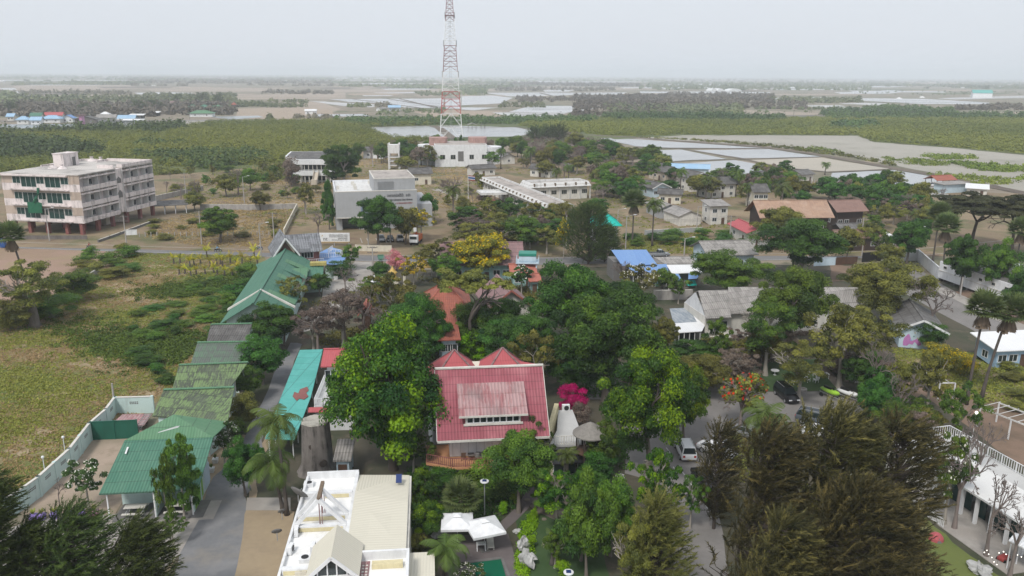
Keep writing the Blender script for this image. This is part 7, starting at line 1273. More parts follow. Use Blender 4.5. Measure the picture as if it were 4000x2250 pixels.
T('sparse', 'leaf_olive', 2330, 1050, 880, 130, 'straggly tree on the red soil patch', name='sparse_tree'); T('sparse', 'leaf_mid', 2400, 1120, 960, 110, 'thin tree beside the white pergola', name='sparse_tree'); T('bush', 'leaf_mid', 2260, 1120, 1010, 150, 'green shrubbery behind the huge windblown casuarina', name='shrub_tree'); T('bare', 'bare_twig', 2400, 1330, 1060, 170, 'leafless tree with twisting trunk above the white roof', name='bare_tree'); T('bare', 'bare_twig', 2480, 1400, 1180, 160, 'leafless tree in front of the glass veranda', name='bare_tree'); T('bare', 'bare_twig', 2540, 1450, 1230, 150, 'leafless tree nearest the bottom right corner', name='bare_tree'); T('bare', 'bare_twig', 2450, 1250, 1050, 130, 'leafless tree between the deck railing and the pergola', name='bare_tree'); T('bare', 'bare_twig', 2260, 1080, 930, 110, 'leafless tree behind the glowing globe lamp', name='bare_tree'); T('sparse', 'leaf_mid', 1735, 1330, 1190, 80, 'thin pale tree at the right side of the drive', name='sparse_tree'); T('sparse', 'leaf_mid', 2375, 1320, 1090, 120, 'flowering small tree at the veranda roof corner', name='sparse_tree', flower='flower_white')
T('broad', 'leaf_dark', 2280, 668, 555, 92, 'dark tree with aerial roots at the compound corner', name='banyan_tree'); T('broad', 'leaf_dark', 2415, 735, 590, 95, 'oval dark tree beside the thin tall palm', name='broadleaf_tree'); T('broad', 'leaf_mid', 2505, 750, 608, 92, 'oval tree in front of the long white building', name='broadleaf_tree'); T('broad', 'leaf_dark', 2562, 800, 680, 80, 'dark tree at the right frame edge', name='broadleaf_tree'); T('rain', 'leaf_rain', 2440, 620, 478, 190, 'large flat topped dark rain tree on the right', name='rain_tree', det=3); T('rain', 'leaf_rain', 2545, 640, 478, 170, 'dark rain tree touching the right frame edge', name='rain_tree', det=3);
T('bush', 'leaf_yellow', 2370, 925, 868, 110, 'bush speckled with yellow flowers beside the mural house', name='flowering_bush', cat='bush', flower='flower_yellow'); T('bush', 'leaf_yellow', 2430, 950, 895, 60, 'yellow flowering bush at the foot of the fan palms', name='flowering_bush', cat='bush', flower='flower_yellow'); T('bush', 'leaf_dark', 2340, 880, 810, 80, 'dark shrub under the right eave of the mural house', name='shrub', cat='shrub')
T('sparse', 'leaf_olive', 1610, 760, 660, 95, 'pale olive shrub tree left of the blue roofed house', name='sparse_tree', flower='flower_white'); T('bare', 'bare_twig', 1570, 750, 650, 90, 'leafless tree left of the blue roofed house', name='bare_tree'); T('broad', 'leaf_mid', 1665, 735, 676, 54, 'small round tree in front of the blue roofed house', name='round_tree'); T('sparse', 'leaf_mid', 1706, 765, 690, 55, 'slender shrub before the striped awning', name='sparse_tree'); T('broad', 'leaf_olive', 1668, 890, 800, 70, 'grey green tree beside the garden wall', name='broadleaf_tree'); T('sparse', 'leaf_mid', 1800, 935, 800, 80, 'light tree in front of the sheet roofed veranda', name='sparse_tree')
T('bush', 'leaf_brown', 1720, 1000, 920, 130, 'brown dry thicket on the path by the long grey house', name='dry_thicket', cat='thicket'); T('bush', 'leaf_brown', 2130, 940, 880, 130, 'purple brown dry thicket at the back of the lawn', name='dry_thicket', cat='thicket'); T('sparse', 'leaf_brown', 2200, 1000, 900, 90, 'reddish dry crowned tree beside the brick path', name='sparse_tree')
# field and middle distance
T('sparse', 'leaf_olive', 88, 822, 655, 185, 'thick trunked old tree with sprawling olive crown at the left', name='old_tree', det=3, cat='tree'); T('bush', 'leaf_olive', 30, 830, 740, 110, 'bushy undergrowth at the left edge beside the old tree', name='shrub', cat='shrub'); T('bush', 'leaf_mid', 190, 760, 680, 120, 'shrub mass right of the old thick trunked tree', name='shrub', cat='shrub'); T('bush', 'leaf_mid', 130, 800, 730, 140, 'green shrub mass behind the thick old trunk', name='shrub', cat='shrub')
m = MB(); p = P(88*K, 822*K);
m.tube([(0,0,-.1),(0,0,.6),(.05,0,2.4),(0,0,4.2)], [1.35,.85,.75,.6], 14); o = m.build('trunk_flare', 'bark', [x for x in COL.objects if x.get('label') == 'thick trunked old tree with sprawling olive crown at the left'][0], smooth=True); o.scale = tuple(1/s for s in o.parent.scale)
T('broad', 'leaf_mid', 555, 610, 520, 108, 'solitary round tree in the fenced dry field', name='broadleaf_tree'); T('tall', 'leaf_dark', 866, 480, 362, 100, 'tall dark tree beside the white banded pavilion', name='eucalyptus_tree', det=2); T('broad', 'leaf_dark', 952, 626, 492, 112, 'big dark tree in front of the telecom block', name='broadleaf_tree'); T('column', 'leaf_dark', 829, 578, 452, 38, 'tall narrow ivy green column tree at the telecom block corner', name='ashok_tree', det=2); T('broad', 'leaf_dark', 1078, 560, 488, 46, 'dark round tree at the right corner of the telecom block', name='round_tree')
T('sparse', 'leaf_yellow', 1050, 605, 520, 90, 'yellow flowering tree in front of the telecom block', name='golden_shower_tree', flower='flower_yellow'); T('broad', 'leaf_olive', 1020, 615, 520, 60, 'brown green tree between the dark tree and the yellow one', name='broadleaf_tree'); T('sparse', 'leaf_yellow', 1417, 650, 556, 44, 'narrow bright yellow flowering tree', name='golden_shower_tree', flower='flower_yellow'); T('broad', 'leaf_yellow', 1215, 705, 590, 135, 'wide golden flowering tree in front of the pink roof', name='golden_shower_tree', flower='flower_yellow', det=2); T('sparse', 'leaf_yellow', 1040, 720, 640, 70, 'small golden flowering tree near the pink blossoms', name='golden_shower_tree', flower='flower_yellow'); T('bush', 'flower_pink', 998, 680, 628, 48, 'small tree covered in pink blossoms at the gate', name='pink_flowering_tree')
T('sparse', 'leaf_olive', 1100, 700, 600, 110, 'olive tree in front of the pink roofed hall left end', name='sparse_tree'); T('broad', 'leaf_mid', 1120, 715, 640, 80, 'green tree over the pink roofed hall left end', name='broadleaf_tree'); T('broad', 'leaf_dark', 955, 705, 660, 50, 'small dark tree by the golden shrine', name='round_tree'); T('sparse', 'leaf_mid', 882, 680, 610, 60, 'young tree beside the blue flat roof', name='sparse_tree'); T('bush', 'leaf_dark', 858, 700, 650, 70, 'dark shrubs below the blue flat roof', name='shrub', cat='shrub')
T('sparse', 'leaf_olive', 770, 540, 465, 50, 'thin bare looking tree on the dry campus', name='sparse_tree'); T('bare', 'bare_twig', 768, 535, 465, 50, 'leafless tree on the dry campus, near the cream wall', name='bare_tree'); T('bare', 'bare_twig', 800, 600, 530, 75, 'leafless tree at the foot of the telecom block', name='bare_tree'); T('bare', 'bare_twig', 1140, 545, 440, 80, 'leafless tree with thick trunk right of the telecom block', name='bare_tree'); T('broad', 'leaf_olive', 490, 530, 482, 50, 'low round tree behind the parking shelter', name='round_tree'); T('bare', 'bare_twig', 500, 505, 450, 55, 'leafless grey tree behind the parking shelter', name='bare_tree'); T('bare', 'bare_twig', 455, 500, 455, 45, 'smaller leafless grey tree near the derelict hotel', name='bare_tree')
T('broad', 'leaf_olive', 570, 495, 440, 60, 'olive tree on the dry campus, right of the lamp pole', name='broadleaf_tree'); T('bare', 'bare_twig', 600, 490, 420, 60, 'leafless reddish tree beside the campus lamp', name='bare_tree'); T('broad', 'leaf_mid', 630, 480, 425, 50, 'fresh green tree beside the campus lamp', name='broadleaf_tree'); T('broad', 'leaf_olive', 655, 530, 480, 45, 'olive shrub tree at the end of the campus wall', name='round_tree'); T('bush', 'leaf_brown', 735, 470, 395, 50, 'rusty brown tree left of the white banded pavilion', name='dry_tree')
casu(1480*K, 665*K, 520*K, 120*K, 'tall shaggy grey green tree left of the turquoise roof', wind=(.1,0,.1), cone=.3, seed=5, n=1500, mat='needle_green', name='feathery_tree', zlow=.1); casu(1520*K, 660*K, 575*K, 70*K, 'lower shaggy tree beside the turquoise roof', wind=(.1,0,.1), cone=.3, seed=6, n=700, mat='needle_green', name='feathery_tree')
T('bush', 'leaf_mid', 1330, 610, 540, 120, 'green shrub mass before the office wing', name='shrub', cat='shrub'); T('sparse', 'leaf_olive', 1180, 630, 560, 120, 'broad olive crown right of the asphalt driveway', name='broadleaf_tree'); T('sparse', 'leaf_olive', 1250, 632, 550, 125, 'broad olive crown in front of the office wing', name='broadleaf_tree'); T('broad', 'leaf_mid', 1320, 632, 545, 100, 'green crown behind the transformer frame', name='broadleaf_tree'); T('sparse', 'leaf_olive', 1375, 640, 570, 80, 'olive crown between transformer frame and yellow tree', name='broadleaf_tree')
for i, (x, b_, t_, w) in enumerate([(1132,400,352,24),(1147,402,340,14),(1160,404,338,14),(1110,402,355,40),(1168,404,345,12)]):
 T('column' if w < 20 else 'broad', 'leaf_dark', x, b_, t_, w, ['dark tree at the mast foot, left of the cypresses','slim cypress at the mast foot, left one','slim cypress at the mast foot, tallest one','leafy low tree at the mast foot','slim cypress at the mast foot, right one'][i], name='cypress' if w < 20 else 'broadleaf_tree')
# palms
palm('fan', 2430*K, 1018*K, 735*K, 105*K, 'big sugar palm on the right, left of the pair', lean=12); palm('fan', 2468*K, 1008*K, 740*K, 112*K, 'big sugar palm on the right, right of the pair', lean=55); palm('fan', 1992*K, 695*K, 553*K, 82*K, 'sugar palm rising out of the dark dense tree'); palm('fan', 2368*K, 706*K, 538*K, 78*K, 'tall thin sugar palm inside the white compound', lean=-10); palm('fan', 2345*K, 668*K, 510*K, 70*K, 'sugar palm behind the tall thin one'); palm('fan', 2552*K, 690*K, 548*K, 75*K, 'sugar palm at the right frame edge')
palm('fan', 88*K, 800*K, 560*K, 82*K, 'tall windblown sugar palm at the left beside the old tree', lean=-48); palm('fan', 1590*K, 618*K, 478*K, 70*K, 'shaggy sugar palm with a grey skirt of dead leaves in the village');
palm('coco', 722*K, 1296*K, 1022*K, 175*K, 'windblown coconut palm beside the giant stump, upper crown', lean=-15, tr=.2); palm('coco', 712*K, 1290*K, 1125*K, 170*K, 'windblown coconut palm beside the giant stump, lower crown', lean=-35, tr=.2); palm('coco', 1640*K, 620*K, 495*K, 72*K, 'coconut palm right of the shaggy sugar palm'); palm('coco', 1960*K, 545*K, 455*K, 70*K, 'tall coconut palm behind the orange Thai roof'); palm('coco', 1905*K, 1230*K, 1010*K, 170*K, 'coconut palm rising behind the big casuarinas', lean=10)
palm('fan', 1160*K, 1330*K, 1212*K, 116*K, 'short fan palm in the garden left of the round lamp', name='fan_palm'); palm('coco', 1120*K, 1460*K, 1345*K, 160*K, 'bushy feather palm beside the white canopies', name='feather_palm'); palm('coco', 1140*K, 545*K, 462*K, 60*K, 'feather palm on the dry campus', name='date_palm')
palm('coco', 1425*K, 1235*K, 1125*K, 80*K, 'small palm in front of the glass fronted room', name='feather_palm'); palm('coco', 1390*K, 1420*K, 1340*K, 80*K, 'dark feather palm on the lawn', name='feather_palm')
VP_ = [(1335,430,365,44),(1260,425,370,40),(1500,455,395,40),(1710,500,420,46),(1775,505,440,46),(1850,495,420,52),(1880,520,455,56),(1860,480,435,50),(1545,480,435,40),(1430,455,410,38),(2075,440,405,34),(1400,470,420,40),(2400,560,520,50),(2300,570,525,50),(1325,420,378,36)]
vl = ['left of the office block','beside the white hall','between dark trees','with a pale long trunk','behind the cream gable','beside the missing sheet roof','closest to the orange roof','with drooping fronds','in the village centre','near the office block end','by the salt pond','behind the office block','under the rain tree','left of the rain tree','behind the white hall']
for i, (x, b_, t_, w) in enumerate(VP_): palm('coco', x*K, b_*K, t_*K, w*K, 'coconut palm ' + vl[i], group='coconut palms between the village houses')
yp = random.Random(4)
for i in range(26):
 x = 440 + (i % 13) * 17 + yp.uniform(-5, 5) + (8 if i > 12 else 0); y = (668 if i < 13 else 690) + yp.uniform(-6, 6)
 w = yp.uniform(24, 34); palm('young', x*K, y*K, (y - w*.95)*K, w*K, 'young yellowing coconut palm in the field beside the road', group='young coconut palms in the field')
for x, y, w, lab in ((521,650,34,'darker young palm at the roadside, left one'), (555,665,30,'darker young palm at the roadside, right one'), (640,650,34,'yellow young palm nearest the grey gabled house')): palm('young', x*K, y*K, (y-w)*K, w*K, lab)
# big windblown casuarinas in front
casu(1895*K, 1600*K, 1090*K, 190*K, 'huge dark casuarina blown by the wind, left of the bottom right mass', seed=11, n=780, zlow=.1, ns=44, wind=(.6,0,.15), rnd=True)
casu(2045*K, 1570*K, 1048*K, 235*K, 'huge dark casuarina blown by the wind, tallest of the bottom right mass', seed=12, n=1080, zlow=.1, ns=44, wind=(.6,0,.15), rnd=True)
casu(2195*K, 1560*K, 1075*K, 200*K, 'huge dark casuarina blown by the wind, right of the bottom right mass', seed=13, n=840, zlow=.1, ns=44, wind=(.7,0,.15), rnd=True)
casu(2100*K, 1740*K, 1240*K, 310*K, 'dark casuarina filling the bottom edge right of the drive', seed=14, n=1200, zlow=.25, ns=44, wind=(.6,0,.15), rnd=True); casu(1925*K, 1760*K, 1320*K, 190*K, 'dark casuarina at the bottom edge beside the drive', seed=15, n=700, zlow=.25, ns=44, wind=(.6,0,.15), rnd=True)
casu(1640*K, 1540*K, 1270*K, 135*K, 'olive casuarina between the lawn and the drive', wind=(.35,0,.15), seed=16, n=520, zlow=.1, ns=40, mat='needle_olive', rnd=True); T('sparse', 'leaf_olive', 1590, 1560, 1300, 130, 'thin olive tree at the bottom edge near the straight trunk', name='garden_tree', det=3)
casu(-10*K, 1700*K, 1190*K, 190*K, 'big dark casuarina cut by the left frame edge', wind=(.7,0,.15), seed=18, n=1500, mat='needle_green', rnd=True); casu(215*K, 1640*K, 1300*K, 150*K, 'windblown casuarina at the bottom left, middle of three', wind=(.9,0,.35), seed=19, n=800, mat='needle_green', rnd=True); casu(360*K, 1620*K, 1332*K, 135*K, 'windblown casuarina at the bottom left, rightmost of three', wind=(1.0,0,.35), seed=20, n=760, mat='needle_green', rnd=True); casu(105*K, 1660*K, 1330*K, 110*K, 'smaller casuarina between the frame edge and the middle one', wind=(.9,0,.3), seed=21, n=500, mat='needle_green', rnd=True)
casu(1795*K, 1330*K, 1080*K, 90*K, 'ragged casuarina behind the black saloon', seed=22, n=330, wind=(.4,0,.2), rnd=True)
for i, (x, b_, t_, w) in enumerate([(2095,545,505,45),(2180,548,497,50),(45,437,405,28),(330,438,412,26),(545,440,400,40),(620,436,405,34),(700,400,372,26),(790,402,365,44),(855,405,372,22),(590,425,395,30),(410,440,415,26),(2140,540,500,40)]):
 casu(x, b_, t_, w * 1.3, ['feathery dark tree by the pond corner','feathery dark tree right of the pond corner','dark casuarina over the blue riverside houses, far left','dark casuarina by the pink tower house','dark casuarina behind the quay','tall casuarina left of the pink roofed house','slim casuarina by the green bungalows','cluster casuarina behind the green bungalows','thin casuarina near the sandy bank','dark casuarina over the quay roofs','dark casuarina behind the jetty roofs','feathery tree between the two pond corner trees'][i], wind=(0,0,.2), seed=40+i, n=150, ns=16, cone=.35, mat='needle_green', nl=1.6, nw=.16)
# rows and masses of single trees between the buildings
def fill(poly, n, kinds, hr, wr, group, lab, seed, avoid=(), mind=4.0, f=True, minpx=0):
 rr = random.Random(seed); poly = [(x * K, y * K) for x, y in poly] if f else poly; wp = [tuple(P(*q)[:2]) for q in poly]; xs = [q[0] for q in wp]; ys = [q[1] for q in wp]; got = []; tries = 0; avoid = [(a[0]*K, a[1]*K, a[2]*K, a[3]*K) for a in avoid]
 while len(got) < n and tries < n * 60:
  tries += 1; x, y = rr.uniform(min(xs), max(xs)), rr.uniform(min(ys), max(ys))
  if not inside(wp, np.array([x]), np.array([y]))[0] or any((x-a)**2 + (y-b)**2 < mind**2 for a, b in got): continue
  u, v = PX((x, y, 0))
  if any(a[0] < u < a[2] and a[1] < v < a[3] for a in avoid): continue
  got.append((x, y)); h, w = rr.uniform(*hr), rr.uniform(*wr); u1, v1 = PX((x, y, h)); kd, lf, nm = rr.choice(kinds); wpx = w * PXM((x, y, h*.6))
  tree(kd, lf, u, v, v1, wpx, ('tall ' if h > (hr[0]+hr[1])/2 else 'low ') + ('wide ' if w > (wr[0]+wr[1])/2 else 'narrow ') + ({'leaf_dark': 'dark ', 'leaf_mid': 'mid green ', 'leaf_olive': 'olive '}.get(lf, '')) + lab[nm], name=nm, group=group, var=rr.randint(0, 2))
MIX = [('broad','leaf_mid','broadleaf_tree'),('broad','leaf_dark','broadleaf_tree'),('sparse','leaf_mid','dry_tree'),('broad','leaf_olive','broadleaf_tree'),('tall','leaf_dark','broadleaf_tree'),('sparse','leaf_brown','dry_tree'),('sparse','leaf_olive','dry_tree'),('bare','bare_twig','bare_tree')]
def lb(where): return {'broadleaf_tree': 'leafy tree ' + where, 'dry_tree': 'thin crowned tree ' + where, 'bare_tree': 'leafless tree ' + where, 'shrub': 'shrub ' + where}
VA = [(1620,455,1690,490),(1745,450,1800,480),(1590,510,1700,570),(1790,480,1860,560),(1830,555,1960,620),(1715,440,1790,460),(1200,440,1490,545)]
fill([(1230,385),(1500,375),(1700,420),(1760,440),(1640,460),(1500,470),(1230,432)], 60, MIX, (5,10), (6,11), 'trees between the white hall and the village', lb('between the white hall and the village'), 21, mind=5)
fill([(1490,440),(1640,450),(1760,450),(1990,450),(2050,520),(1900,520),(1780,500),(1600,500),(1500,560)], 58, MIX, (5,9), (5,10), 'trees among the grey roofed village houses', lb('among the grey roofed village houses'), 22, avoid=VA, mind=5)
fill([(2080,500),(2240,480),(2330,520),(2280,560),(2120,545)], 26, MIX, (5,9), (6,10), 'trees behind the brown tiled roofs', lb('behind the brown tiled roofs'), 23, mind=5)
fill([(2180,500),(2330,490),(2420,560),(2300,610),(2200,590)], 14, MIX, (5,8), (5,9), 'trees around the stone wall corner', lb('near the right end of the stone wall'), 43, mind=5)
fill([(1150,570),(1420,560),(1460,612),(1180,618)], 24, MIX[3:], (5,8.5), (6,10), 'trees along the road before the offices', lb('along the road before the offices'), 24, mind=5)
fill([(880,400),(1100,380),(1190,400),(1060,435),(960,430)], 26, MIX, (6,10), (6,10), 'trees around the concrete water tower', lb('around the concrete water tower'), 25, avoid=[(970,400,1010,432)], mind=5)
fill([(1700,930),(1840,900),(2000,905),(1860,985),(1760,1010)], 9, MIX[3:], (4,7), (5,8), 'thin trees between the long grey house and the lawn', lb('between the long grey house and the lawn'), 27, mind=4)
fill([(2060,985),(2240,1000),(2360,1080),(2300,1150),(2150,1060)], 8, MIX[:6], (4,7), (4,7), 'trees between the car park and the red soil', lb('between the car park and the red soil'), 28, avoid=[(2060,985,2160,1060)], mind=4)
fill([(2120,600),(2250,620),(2240,690),(2130,690)], 5, MIX[:4], (5,8), (5,8), 'trees by the roadside gates', lb('by the roadside gates'), 29, mind=5)
fill([(1000,860),(1300,880),(1320,960),(1140,900),(1020,930)], 8, MIX[:2], (7,10), (7,10), 'trees behind the pyramid roofs', lb('behind the pyramid roofs'), 30, avoid=[(1095,860,1160,960)], mind=5)
fill([(1300,1250),(1480,1230),(1480,1449),(1300,1290)], 6, MIX[:3], (3,5), (3,5), 'small trees around the garden stones', lb('around the garden stones'), 31, mind=4)
fill([(400,440),(700,430),(830,470),(740,520),(620,490),(420,500)], 26, [('sparse','leaf_olive','dry_tree'),('bush','leaf_olive','shrub'),('bare','bare_twig','bare_tree'),('bush','leaf_mid','shrub')], (2,5), (3,6), 'trees and shrubs scattered on the dry campus', lb('scattered over the dry campus'), 41, mind=6)
fill([(1090,470),(1200,450),(1250,540),(1180,570),(1100,520)], 16, [('sparse','leaf_olive','dry_tree'),('bare','bare_twig','bare_tree'),('sparse','leaf_brown','dry_tree'),('bush','leaf_olive','shrub')], (2.5,6), (3,6), 'trees on the campus lawn right of the grey block', lb('on the campus lawn right of the grey block'), 42, mind=4)
fill([(380,560),(700,560),(700,600),(380,605)], 14, [('bush','leaf_olive','shrub')], (1.2,2.4), (3,5), 'shrubs in the fenced dry field', lb('in the fenced dry field'), 32, mind=8)
fill([(1560,600),(1900,580),(1900,615),(1580,625)], 16, [('bush','leaf_mid','shrub'),('bush','leaf_dark','shrub')], (1.4,2.6), (4,6), 'shrubs along the village wall', lb('along the village wall'), 33, mind=5)
fill([(420,905),(640,860),(560,1000),(470,1040),(330,880)], 8, [('bush','leaf_dark','shrub')], (1,2), (2.5,4.5), 'shrubs beside the stepped green roofs', lb('beside the stepped green roofs'), 34, mind=4, avoid=[(430,830,760,1100)])
fill([(630,680),(660,690),(560,860),(520,850)], 14, [('bush','leaf_dark','shrub'),('bush','leaf_mid','shrub')], (2,3.5), (4,6), 'shrubs along the sea green hall', lb('along the sea green hall'), 35, mind=4)
fill([(330,790),(560,690),(560,840),(340,880)], 24, [('bush','leaf_dark','shrub'),('bush','leaf_mid','shrub'),('bush','leaf_mid','shrub')], (.8,1.8), (2,5), 'low shrubs in the green field', lb('in the middle of the green field'), 36, mind=3)
fill([(200,650),(330,632),(330,680),(210,740),(150,720)], 12, [('bush','leaf_olive','shrub'),('bush','leaf_mid','shrub')], (1.6,3), (4,7), 'shrubs along the red earth lot', lb('along the red earth lot'), 37, mind=5)
fill([(2480,900),(2576,900),(2576,1050),(2480,1010)], 6, [('bush','leaf_olive','shrub')], (1,2), (3,4), 'shrubs in the rough grass at the right edge', lb('in the rough grass at the right edge'), 38, mind=4)
# garden ground cover
bush_mass('grass_tufts', [(-200,1290),(160,1180),(380,1060),(520,990),(1010,1000),(1000,1080),(760,1450),(480,1650),(380,1690),(60,1980),(-200,2080)], 12000, .5, .22, 8, .17, 'grass_blade', 61, keep=lambda x, y, r: sn(x, y, 11, 1) + .9 * sn(x, y, 3.3, 2) + 1.2 * r.normal(size=len(x)) > .5)
bush_mass('dry_tufts', [(-200,1290),(160,1180),(380,1060),(520,990),(1010,1000),(1000,1080),(760,1450),(480,1650),(380,1690),(60,1980),(-200,2080)], 9000, .45, .2, 8, .15, 'dry_blade', 62, keep=lambda x, y, r: sn(x, y, 11, 1) + .9 * sn(x, y, 3.3, 2) + 1.2 * r.normal(size=len(x)) < .3)
bush_mass('field_creepers', [(60,1260),(380,1070),(960,1010),(1010,1060),(860,1300),(700,1420),(380,1500),(100,1420)], 2300, .9, .5, 26, .22, 'leaf_mid', 63, keep=lambda x, y, r: sn(x, y, 8, 3) + .7 * r.normal(size=len(x)) + (x + 30) / 40 > .75)
bush_mass('dry_grass_tufts', [(900,640),(1350,600),(1900,640),(1900,800),(1100,880),(640,760)], 4500, .7, .35, 8, .3, 'dry_blade', 73, keep=lambda x, y, r: sn(x, y, 14, 1) > -.3); bush_mass('grass_tufts', [(900,640),(1350,600),(2600,640),(3300,740),(3500,900),(1100,880),(640,760)], 4500, .7, .35, 8, .3, 'grass_blade', 74, keep=lambda x, y, r: sn(x, y, 14, 1) < -.1)
bush_mass('dry_grass_tufts', [(560,930),(640,860),(900,800),(1160,830),(1100,930),(1050,966),(800,966)], 2500, .6, .35, 8, .25, 'dry_blade', 64); bush_mass('grass_tufts', [(2430,920),(2760,900),(2760,990),(2430,995)], 1500, .6, .35, 8, .25, 'grass_blade', 65)
bush_mass('undergrowth', [(1560,1830),(1900,1840),(2030,1990),(1900,2080),(1700,2060),(1560,2100)], 420, .5, .7, 30, .16, 'leaf_dark', 66); bush_mass('undergrowth', [(2040,2030),(2100,2000),(2060,2250),(2010,2250)], 200, .35, .35, 26, .12, 'leaf_lime', 67); bush_mass('undergrowth', [(2240,1440),(2440,1400),(2600,1300),(2620,1440),(2480,1560),(2440,1830),(2250,1900),(2260,1600)], 520, .6, .7, 30, .18, 'leaf_dark', 68, keep=lambda x, y, r: sn(x, y, 5, 2) > -.2)
bush_mass('undergrowth', [(2850,1700),(3300,1660),(3560,1950),(3500,2250),(2900,2250)], 700, .5, .5, 26, .16, 'leaf_olive', 69, keep=lambda x, y, r: sn(x, y, 5, 2) > 0); bush_mass('grass_tufts', [(3480,1360),(4100,1400),(4100,1620),(3780,1560),(3540,1480)], 2200, .4, .3, 8, .18, 'grass_blade', 70)
bush_mass('undergrowth', [(1150,1210),(1560,1090),(2400,1100),(2620,1280),(2400,1400),(1700,1420),(1300,1420),(1230,1300)], 1600, 1.0, .8, 24, .26, 'leaf_olive', 71, keep=lambda x, y, r: sn(x, y, 7, 2) > .2)
bush_mass('undergrowth', [(2700,1290),(3480,1240),(3480,1400),(3220,1400),(2930,1420),(2700,1500)], 700, .7, .6, 24, .2, 'leaf_brown', 72, keep=lambda x, y, r: sn(x, y, 6, 2) > .2)
